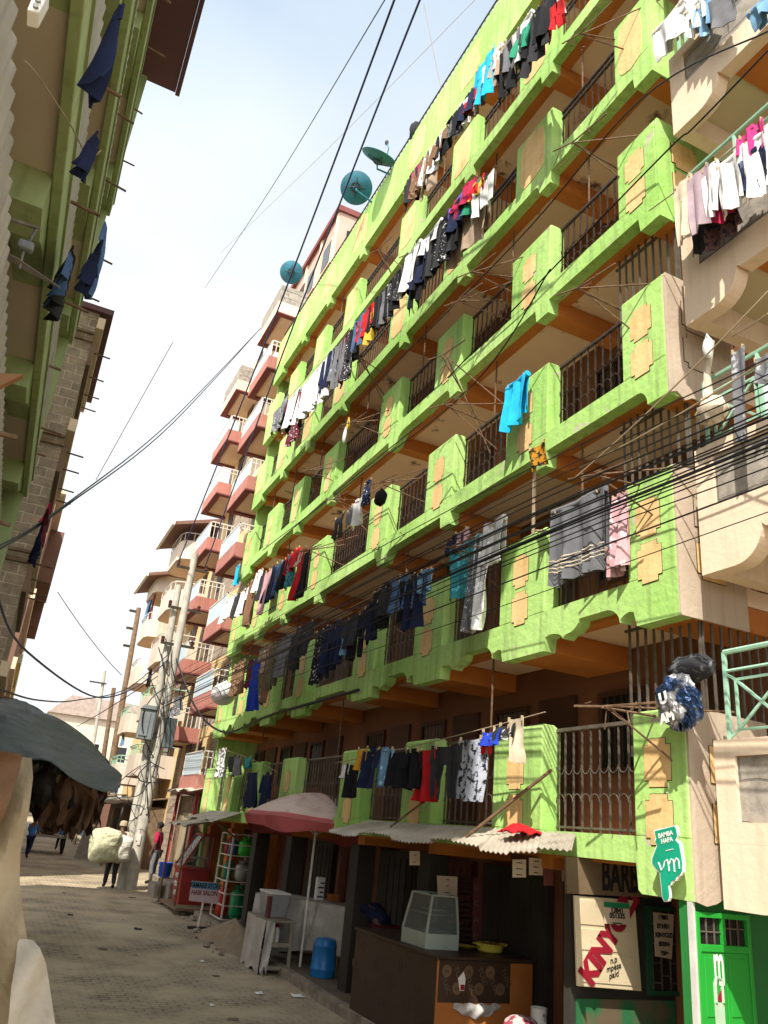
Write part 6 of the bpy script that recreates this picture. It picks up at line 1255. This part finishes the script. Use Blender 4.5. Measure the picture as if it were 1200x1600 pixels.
def curtain(u, v, Y=3.7, out=0):
    e = PY(*ip(rE, v), Y); x = e.x - (1 - u) * 1.6; return Vector((x, Y + .06 * math.sin(x * 15 + 2.5 * v + 1.2 * math.sin(v * 5)) * (.4 + .6 * v) + .035 * math.sin(x * 33 + 6 * v) + .02 * math.sin(x * 9 - v * 17), e.z))
obj('canvas_wall', MB().grid(curtain, 60, 40, .008, (0, 1, 0)), CURT, sl_, sm=True)
def flap(u, v):
    e = PY(*ip([(52, 1470), (62, 1480), (72, 1505), (78, 1540), (86, 1600), (98, 1700)], v), 3.55); x = e.x - (1 - u) * (.05 + .14 * v); return Vector((x, 3.55 + .03 * math.sin(x * 33 + 4 * v), e.z))
obj('canvas_flap', MB().grid(flap, 12, 20, .008, (0, 1, 0)), CURT3, sl_, sm=True)
def upper(u, v):
    e = PY(*ip([(36, 1178), (32, 1200), (22, 1230), (10, 1265), (-6, 1300)], v), 3.5); x = e.x - (1 - u) * 1.2; return Vector((x, 3.5 + .05 * math.sin(x * 13 + 6 * v), e.z))
obj('canvas_flap', MB().grid(upper, 30, 14, .008, (0, 1, 0)), CURT2, sl_, sm=True)
def hang_goods(px, py, w_, h_, Y, c, lab, seed):
    random.seed(seed); p = PY(px, py, Y); t = thing('handbag', lab, 'bag', tuple(p), 'goods hung in the stall'); k = p
    mbh = MB().ball((0, 0, 0), .5, 16, 11, (1, 1, 1), .10); mbh.v = [(k.x + w_ * math.copysign(abs(v[0] * 2) ** .55, v[0]) * .5 * (1 + .25 * (v[2] < 0)), k.y + .1 * v[1], k.z + h_ * math.copysign(abs(v[2] * 2) ** .6, v[2]) * .5 - .05 * math.sin(9 * v[0] + seed)) for v in mbh.v]; obj('body', mbh, c, t, sm=True); obj('strap', MB().tube([(k.x - w_ * .3, k.y, k.z + h_ * .4), (k.x - w_ * .1, k.y, k.z + h_ * .5 + .22), (k.x + w_ * .1, k.y, k.z + h_ * .5 + .22), (k.x + w_ * .3, k.y, k.z + h_ * .4)], .012, 5), c, t)
LB_ = [mat('brown_leather', (.055, .028, .014), (.02, .011, .007), 5, .55, .3), mat('black_leather', (.018, .016, .015), rough=.5), mat('tan_leather', (.12, .065, .03), (.06, .03, .015), 5, .6, .3)]
random.seed(2)
def hang_piece(px, p0, p1, w_, Y, c, lab, seed):
    rnd = random.Random(seed); t0 = PY(px, p0, Y); zb_ = zfor(t0.x, Y, p1); h = t0.z - zb_; ph = rnd.uniform(0, 6); a = rnd.uniform(.3, .8)
    def fn(u, v):
        e = (u - .5) * 2; wid = w_ * (.32 + .68 * min(1, v * 3)) * (1 - .25 * v * a + .05 * math.sin(9 * v + ph)); x = t0.x + e * wid / 2 + .03 * math.sin(4 * v + ph)
        return (x, Y + .05 * math.sin(e * 5 + ph + 2 * v) * (.3 + v) + .03 * math.sin(e * 13 + 2 * ph) * v, t0.z - v * h * (1 - .16 * abs(math.sin(e * 3.1 + ph))) + .02 * math.sin(e * 17))
    o = obj('hanging_garment', MB().grid(fn, 18, 16, .02, (0, 1, 0)), c, label=lab, cat='garment', group='goods hung in the stall', sm=True, ang=60)
    hk = MB().tube([(t0.x, Y + .01, t0.z - .02), (t0.x, Y + .01, t0.z + .05), (t0.x + .025, Y + .01, t0.z + .075), (t0.x + .045, Y + .01, t0.z + .05)], .005, 5); obj('hook', hk, IRON, o)
PCS = [(60, 1196, 1252, .34, 5.6, 1), (70, 1198, 1268, .30, 5.9, 0), (80, 1200, 1262, .36, 5.5, 1), (88, 1203, 1280, .34, 6.0, 0), (97, 1208, 1270, .32, 5.6, 1), (104, 1212, 1292, .34, 5.9, 0), (112, 1216, 1300, .30, 5.5, 2), (120, 1220, 1308, .34, 5.8, 0), (128, 1222, 1312, .28, 5.6, 0), (134, 1224, 1300, .26, 5.9, 1), (141, 1226, 1288, .24, 5.7, 2), (148, 1228, 1268, .20, 5.8, 0)]
CN = {0: 'dark brown', 1: 'black', 2: 'tan brown'}
for q, (px, p0, p1, w_, Y, c) in enumerate(PCS):
    hang_piece(px, p0, p1, w_, Y, LB_[c], f"{CN[c]} garment, {ORD[q]} from the canvas side among the goods under the grey tarpaulin", 40 + q)
obj('dark_fill_sheet', MB().grid(lambda u, v: (lambda p: Vector((p.x, 6.5 + .03 * math.sin(u * 20), p.z)))(PY(40 + u * 82, 1188 + v * (82 - 10 * u), 6.5)), 20, 8, .01, (0, 1, 0)), LB_[1], sl_, sm=True)  # added dark sheet, stands in for the darkness behind the hung goods
# pale vent block and corner board near the lens on the olive building
vb = PY(56, 16, 2.25); vt = thing('vent_block', 'white block with three round holes on the beige wall at the top left', 'vent block', tuple(vb)); w_ = .020
obj('block', MB().hexa([(vb.x - w_, 2.23, vb.z - .035), (vb.x + w_ * .8, 2.23, vb.z - .025), (vb.x + w_ * .8, 2.30, vb.z - .025), (vb.x - w_, 2.30, vb.z - .035)], [(vb.x - w_, 2.23, vb.z + .08), (vb.x + w_ * 1.2, 2.23, vb.z + .09), (vb.x + w_ * 1.2, 2.30, vb.z + .09), (vb.x - w_, 2.30, vb.z + .08)]), WHT, vt, bevel=.006)
for q in range(3): obj('hole', MB().prism(circ(vb.x + .0, vb.z - .008 + q * .03, .010, 16), 'y', 2.222, 2.2295), mat('hole_grey', (.25, .24, .22), bump=0), vt)
tb = [PY(*p, 4.2) for p in ((-20, 582), (37, 585), (-20, 612))]; obj('corner_board', MB().prism([(p.x, p.z) for p in tb], 'y', 4.2, 4.25), mat('tan_board', (.30, .15, .07)), label='tan triangular board end jutting from the olive building', cat='board')
cable([PY(38, 95, 3.0), PY(60, 120, 3.2), PY(110, 195, 4.2), PY(138, 245, 5.0), PY(158, 235, 5.2)], .005, CORD, 'pale cord looping under the overhead brown soffit', 'cords on the olive building', 'cord', cat='cord')
an = thing('aerial', 'bent grey television aerial under the olive building sheet wall', 'aerial', tuple(PY(40, 385, 4.4))); a0 = PY(0, 338, 4.2); a1 = PY(58, 356, 4.6)
obj('boom', MB().tube([tuple(a0), tuple(a1)], .014, 6), IRONG, an)
for q in range(7):
    p = PY(6 + q * 8, 398 + q * 4, 4.4); obj('element', MB().tube([(p.x - .12, p.y - .02, p.z + .03), (p.x + .16, p.y + .02, p.z - .05)], .006, 5), IRONG, an)
p = PY(40, 385, 4.4); obj('housing', MB().box(p.x - .045, p.x + .045, p.y - .03, p.y + .03, p.z - .03, p.z + .03), BOXM, an, bevel=.015); obj('spine', MB().tube([tuple(PY(30, 420, 4.4)), tuple(PY(36, 395, 4.4)), tuple(a1)], .010, 5), IRONG, an)

# ================================================================== PEOPLE
SKIN = mat('brown_skin', (.10, .05, .03), (.085, .042, .026), 6, .6, .05); HAIRM = mat('black_hair', (.01, .009, .008), bump=.3, bscale=90)
def skel(name, pts, edges, m_, parent, sub=1):
    keys = list(pts); idx = {k: i for i, k in enumerate(keys)}
    me = bpy.data.meshes.new(name); me.from_pydata([pts[k][0] for k in keys], [(idx[a], idx[b]) for a, b in edges], []); me.materials.append(m_)
    o = bpy.data.objects.new(name, me); COL.objects.link(o)
    md_ = o.modifiers.new('skin', 'SKIN'); md_.use_smooth_shade = True
    for k in keys:
        r = pts[k][1]; v = me.skin_vertices[0].data[idx[k]]; v.radius = (r, r); v.use_root = (idx[k] == 0)
    s_ = o.modifiers.new('sub', 'SUBSURF'); s_.levels = sub; s_.render_levels = sub
    if parent: o.parent = parent; o.matrix_parent_inverse = pinv(parent)
    return o
BASE = {'pelvis': ((0, 0, .92), .125), 'spine': ((0, 0, 1.12), .115), 'chest': ((0, .02, 1.32), .135), 'neck': ((0, .02, 1.49), .052), 'jaw': ((0, .04, 1.55), .068), 'head': ((0, .035, 1.63), .092), 'crown': ((0, .02, 1.71), .06), 'nose': ((0, .135, 1.60), .016)}
for s_, n in ((-1, 'l'), (1, 'r')):
    BASE.update({n + 'sh': ((.17 * s_, .01, 1.41), .062), n + 'el': ((.225 * s_, -.02, 1.14), .043), n + 'wr': ((.235 * s_, .07, .91), .028), n + 'pa': ((.235 * s_, .09, .84), .034),
                 n + 'hip': ((.09 * s_, 0, .86), .088), n + 'kn': ((.10 * s_, .02, .48), .058), n + 'an': ((.10 * s_, -.01, .09), .04), n + 'toe': ((.11 * s_, .15, .04), .032)})
def person(label, pos, yaw, over=None, scale=1.0, top=None, legs=None, shoes=None, hair=None, cap=None, skirt=False, name='person'):
    P = dict(BASE)
    for k, v in (over or {}).items(): P[k] = (tuple(v), P[k][1])
    M_ = Matrix.Translation(Vector(pos)) @ Matrix.Rotation(yaw, 4, 'Z') @ Matrix.Scale(scale, 4)
    root = thing('person', label, 'person', tuple(pos))
    def T(d): return {k: (tuple(M_ @ Vector(v[0])), v[1] * scale) for k, v in d.items()}
    full = dict(P); ed = [('pelvis', 'spine'), ('spine', 'chest'), ('chest', 'neck'), ('neck', 'jaw'), ('jaw', 'head'), ('head', 'crown'), ('jaw', 'nose')]
    for s_, n in ((-1, 'l'), (1, 'r')):
        ed += [('chest', n + 'sh'), (n + 'sh', n + 'el'), (n + 'el', n + 'wr'), (n + 'wr', n + 'pa'), ('pelvis', n + 'hip'), (n + 'hip', n + 'kn'), (n + 'kn', n + 'an'), (n + 'an', n + 'toe')]
        w_, p_ = Vector(P[n + 'wr'][0]), Vector(P[n + 'pa'][0]); d = (p_ - w_).normalized(); sd = Vector((0, 1, 0)) - d * d.y; sd = sd.normalized() if sd.length > .1 else Vector((1, 0, 0))
        for f, (o_, L_) in enumerate(((-.030, .062), (-.010, .078), (.010, .072), (.028, .055))):
            a = p_ + sd * o_ + d * .03; b = a + d * L_ * .55; c = b + d * L_ * .4 + Vector((-s_ * .018, 0, 0))
            full[f'{n}f{f}a'] = (tuple(a), .011); full[f'{n}f{f}b'] = (tuple(b), .009); full[f'{n}f{f}c'] = (tuple(c), .008); ed += [(n + 'pa', f'{n}f{f}a'), (f'{n}f{f}a', f'{n}f{f}b'), (f'{n}f{f}b', f'{n}f{f}c')]
        a = w_.lerp(p_, .5) + sd * .04; b = a + sd * .02 + d * .035; full[n + 'tha'] = (tuple(a), .011); full[n + 'thb'] = (tuple(b), .009); ed += [(n + 'pa', n + 'tha'), (n + 'tha', n + 'thb')]
    skel('body', T(full), ed, SKIN, root, 2)
    grow = lambda ks, g: {k: (P[k][0], P[k][1] + g) for k in ks}
    if top:
        ks = ['spine', 'pelvis', 'chest', 'lsh', 'rsh', 'lel', 'rel']; d = grow(ks, .018)
        skel('shirt', T(d), [('spine', 'pelvis'), ('spine', 'chest'), ('chest', 'lsh'), ('chest', 'rsh'), ('lsh', 'lel'), ('rsh', 'rel')], top, root, 2)
    if legs:
        ks = ['pelvis', 'lhip', 'rhip', 'lkn', 'rkn', 'lan', 'ran']; d = grow(ks, .020)
        skel('trousers' if not skirt else 'skirt', T(d), [('pelvis', 'lhip'), ('pelvis', 'rhip'), ('lhip', 'lkn'), ('rhip', 'rkn'), ('lkn', 'lan'), ('rkn', 'ran')], legs, root, 2)
    for n in 'lr':
        d = {'a': (P[n + 'an'][0], .05), 't': (P[n + 'toe'][0], .045)}; skel('shoe', T(d), [('a', 't')], shoes or cloth('black'), root, 2)
    h = Vector(P['head'][0]); jw = Vector(P['jaw'][0]); fwd = Vector((0, 1, 0)) if abs(h.y - P['neck'][0][1]) < .12 else Vector((0, 1, -.4)).normalized()
    mb = MB()
    if cap: mb.lathe([(.108, -.02), (.112, .03), (.10, .085), (.06, .115), (0, .125)], (0, 0, 0), 18)
    else: mb.ball((0, -.012, .02), .105, 14, 9, (1, 1.04, .92))
    mb.v = [tuple(M_ @ (h + Vector(v))) for v in mb.v]; obj('cap' if cap else 'hair', mb, cap or hair or HAIRM, root, sm=True)
    for s_ in (-1, 1):
        mb = MB().ball((0, 0, 0), .014, 8, 6); mb.v = [tuple(M_ @ (h + Vector((s_ * .034, .088, -.005)) + Vector(v))) for v in mb.v]; obj('eye', mb, mat('eye_white', (.5, .48, .44), bump=0), root, sm=True)
        mb = MB().ball((0, 0, 0), .026, 8, 6, (.5, .8, 1.2)); mb.v = [tuple(M_ @ (h + Vector((s_ * .093, 0, -.02)) + Vector(v))) for v in mb.v]; obj('ear', mb, SKIN, root, sm=True)
    mb = MB().ball((0, 0, 0), .022, 8, 5, (1.1, .5, .3)); mb.v = [tuple(M_ @ (jw + Vector((0, .066, .0)) + Vector(v))) for v in mb.v]; obj('mouth', mb, mat('lip', (.13, .045, .04), bump=0), root, sm=True)
    return root, M_
# sack carrier, walking away up the street
fp = G(162, 1388); Hs = zfor(fp.x + .35, fp.y, 1282) - fp.z; sc_ = Hs / 1.77
LIN = mat('pale_shirt', (.52, .46, .36), (.45, .4, .31), 4, .9, .2)
r_, M_ = person('sack carrier in pale shirt and beige cap walking away with two big sacks', (fp.x + .12, fp.y, fp.z), R(4), {'lan': (-.09, .16, .09), 'ltoe': (-.09, .30, .05), 'lkn': (-.09, .14, .49), 'ran': (.07, -.22, .12), 'rtoe': (.08, -.10, .04), 'rkn': (.08, -.02, .48), 'spine': (.03, .02, 1.12), 'chest': (.06, .08, 1.32), 'neck': (.09, .12, 1.49), 'jaw': (.10, .15, 1.55), 'head': (.10, .15, 1.63), 'crown': (.10, .14, 1.71), 'nose': (.10, .25, 1.60),
     'rsh': (.24, .07, 1.40), 'rel': (.40, .10, 1.22), 'rwr': (.52, .12, 1.20), 'rpa': (.58, .13, 1.20), 'lsh': (-.12, .07, 1.41), 'lel': (-.24, .05, 1.22), 'lwr': (-.16, -.06, 1.34), 'lpa': (-.13, -.08, 1.38)}, sc_, LIN, cloth('charcoal'), None, None, mat('beige_cap', (.42, .33, .22), bump=.1))
def sack(name, label, px0, px1, py0, py1, Y, m_, seed, tilt=0):
    random.seed(seed); a = PY(px0, py0, Y); b = PY(px1, py1, Y); c = (a + b) / 2; w_ = abs(b.x - a.x) / 2; h_ = abs(a.z - b.z) / 2; n, m = 24, 16; mb = MB()
    for i in range(m + 1):
        t = i / m * 2 - 1; pr = (1 - abs(t) ** 7) ** .4 if abs(t) < 1 else 0
        for j in range(n):
            ph = 2 * math.pi * j / n; cs, sn = math.cos(ph), math.sin(ph); k = 1 + .05 * math.sin(3 * ph + 3 * t) + random.uniform(-.03, .03)
            mb.v.append((c.x + w_ * pr * k * math.copysign(abs(cs) ** .7, cs) + tilt * t * .1, c.y + .34 * pr * k * math.copysign(abs(sn) ** .7, sn), c.z - h_ * t * (1 + .04 * math.sin(ph * 2))))
    for i in range(m):
        for j in range(n): mb.f.append((i * n + j, (i + 1) * n + j, (i + 1) * n + (j + 1) % n, i * n + (j + 1) % n))
    return obj(name, mb, m_, label=label, cat='sack', sm=True)
SK1 = mat('woven_sack', (.54, .51, .34), (.42, .41, .25), 4, .7, 1.0, 5, dist=.12); SK2 = mat('white_sack', (.62, .57, .48), (.52, .48, .4), 4, .7, 1.0, 5, dist=.12)
sack('sack', 'bulging yellowish woven sack on the back of the sack carrier', 146, 182, 1291, 1351, fp.y - .45, SK1, 1); sack('sack', 'bulging white sack held at the right side of the sack carrier', 176, 201, 1303, 1350, fp.y - .30, SK2, 2)
# two men and a handcart far down the street
BLS = mat('blue_shirt', (.02, .16, .45), bump=.1)
WALK = {'lan': (-.09, .2, .1), 'ltoe': (-.09, .33, .06), 'lkn': (-.09, .16, .5), 'ran': (.09, -.26, .14), 'rtoe': (.09, -.15, .04), 'rkn': (.09, -.04, .48), 'lwr': (-.24, -.1, .95), 'lpa': (-.24, -.12, .88), 'rwr': (.24, .2, .97), 'rpa': (.24, .24, .91)}
f2 = G(90, 1329); f3 = G(36, 1340)
h2 = (zfor(f2.x, f2.y, 1281) - f2.z) / 1.77
person('man in blue top and dark trousers walking ahead of the handcart', (f2.x, f2.y, f2.z), R(10), WALK, h2, BLS, cloth('black'))
person('man in bright blue shirt pushing the handcart', (f3.x + .1, f3.y, f3.z), R(-20), {**WALK, 'lel': (-.22, .16, 1.15), 'rel': (.22, .16, 1.15), 'lwr': (-.2, .38, 1.05), 'rwr': (.2, .38, 1.05), 'lpa': (-.2, .45, 1.05), 'rpa': (.2, .45, 1.05)}, (zfor(f3.x, f3.y, 1276) - f3.z) / 1.77, BLS, cloth('navy'))
hc = G(66, 1333); ht = thing('handcart', 'wooden handcart with pale sacks between two men in blue', 'handcart', tuple(hc)); OW2 = OW
obj('bed', MB().box(hc.x - .5, hc.x + .7, hc.y - .6, hc.y + 1.4, hc.z + .62, hc.z + .70), OW2, ht)
for s_ in (-.55, .75):
    wl = obj('wheel', MB().tube([(hc.x + s_, hc.y + .4 + .42 * math.cos(2 * math.pi * i / 20), hc.z + .45 + .42 * math.sin(2 * math.pi * i / 20)) for i in range(20)], .05, 6, closed=True), mat('tyre', (.02, .02, .02)), ht)
    mb = MB()
    for i in range(6): a = math.pi * i / 6; mb.tube([(hc.x + s_, hc.y + .4 + .42 * math.cos(a), hc.z + .45 + .42 * math.sin(a)), (hc.x + s_, hc.y + .4 - .42 * math.cos(a), hc.z + .45 - .42 * math.sin(a))], .015, 4)
    obj('rim', mb, IRON, wl)
for s_ in (-.45, .65): obj('shaft', MB().tube([(hc.x + s_, hc.y - .6, hc.z + .66), (hc.x + s_, hc.y - 1.7, hc.z + .9)], .03, 6), OW2, ht)
random.seed(6); obj('sack', MB().ball((hc.x + .05, hc.y + .3, hc.z + 1.06), .62, 16, 10, (.95, 1.1, .60), .05), mat('cart_sack', (.36, .30, .21), (.26, .21, .14), 3, .8, .4), label='pale brown sack lying on the handcart', cat='sack', sm=True)
# people at the shops
SIT = lambda z: {'pelvis': (0, 0, z + .10), 'spine': (0, .06, z + .30), 'chest': (0, .12, z + .50), 'neck': (0, .17, z + .66), 'jaw': (0, .20, z + .72), 'head': (0, .20, z + .80), 'crown': (0, .18, z + .88), 'nose': (0, .30, z + .77), 'lsh': (-.17, .12, z + .58), 'rsh': (.17, .12, z + .58), 'lel': (-.22, .22, z + .34), 'rel': (.22, .22, z + .34), 'lwr': (-.12, .42, z + .28), 'rwr': (.12, .42, z + .28), 'lpa': (-.09, .48, z + .27), 'rpa': (.09, .48, z + .27), 'lhip': (-.10, .02, z + .08), 'rhip': (.10, .02, z + .08), 'lkn': (-.12, .44, z + .08), 'rkn': (.12, .44, z + .08), 'lan': (-.12, .40, .09), 'ran': (.12, .40, .09), 'ltoe': (-.13, .55, .05), 'rtoe': (.13, .55, .05)}
BEND = {'spine': (0, .16, 1.08), 'chest': (0, .36, 1.14), 'neck': (0, .52, 1.16), 'jaw': (0, .60, 1.14), 'head': (0, .66, 1.16), 'crown': (0, .72, 1.20), 'nose': (0, .68, 1.06), 'lsh': (-.17, .40, 1.16), 'rsh': (.17, .40, 1.16), 'lel': (-.2, .46, .90), 'rel': (.2, .46, .90), 'lwr': (-.16, .60, .74), 'rwr': (.16, .60, .74), 'lpa': (-.15, .64, .69), 'rpa': (.15, .64, .69)}
pbn = PX(578, 1440, 5.75); person('person in dark navy top and maroon skirt bending behind the dark counter', (5.85, 12.0, .12), R(20), BEND, 1.0, cloth('navy'), cloth('maroon'), skirt=True)
person('person in black seated beside the red food cabinet', (5.55, 23.1, gz(23) + .42), R(75), SIT(.42), 1.0, cloth('black'), cloth('black'))
stq = thing('stool', 'small dark stool under the person in black', 'stool', (5.55, 23.1, gz(23) + .42)); obj('seat', MB().box(5.37, 5.73, 22.92, 23.28, gz(23) + .74, gz(23) + .78), WOOD, stq)
for a in (-.14, .14):
    for b in (-.14, .14): obj('leg', MB().box(5.55 + a - .02, 5.55 + a + .02, 23.1 + b - .02, 23.1 + b + .02, gz(23) + .1, gz(23) + .739), WOOD, stq)
q_ = PX(256, 1348, 5.3); person('person in maroon top standing at the kiosk below the pink building', (5.15, 27.6, gz(27.6)), R(60), None, 1.05, cloth('crimson'), cloth('grey'))

# ================================================================== lettering becomes plain mesh
bpy.context.view_layer.update()
dg = bpy.context.evaluated_depsgraph_get()
for t in [o for o in SC.objects if o.type == 'FONT']:
    me = bpy.data.meshes.new_from_object(t.evaluated_get(dg)); n = t.name
    o = bpy.data.objects.new('lettering', me); COL.objects.link(o); o.parent = t.parent; o.matrix_parent_inverse = t.matrix_parent_inverse
    o.location = t.location; o.rotation_euler = t.rotation_euler; o.scale = t.scale
    bpy.data.objects.remove(t)
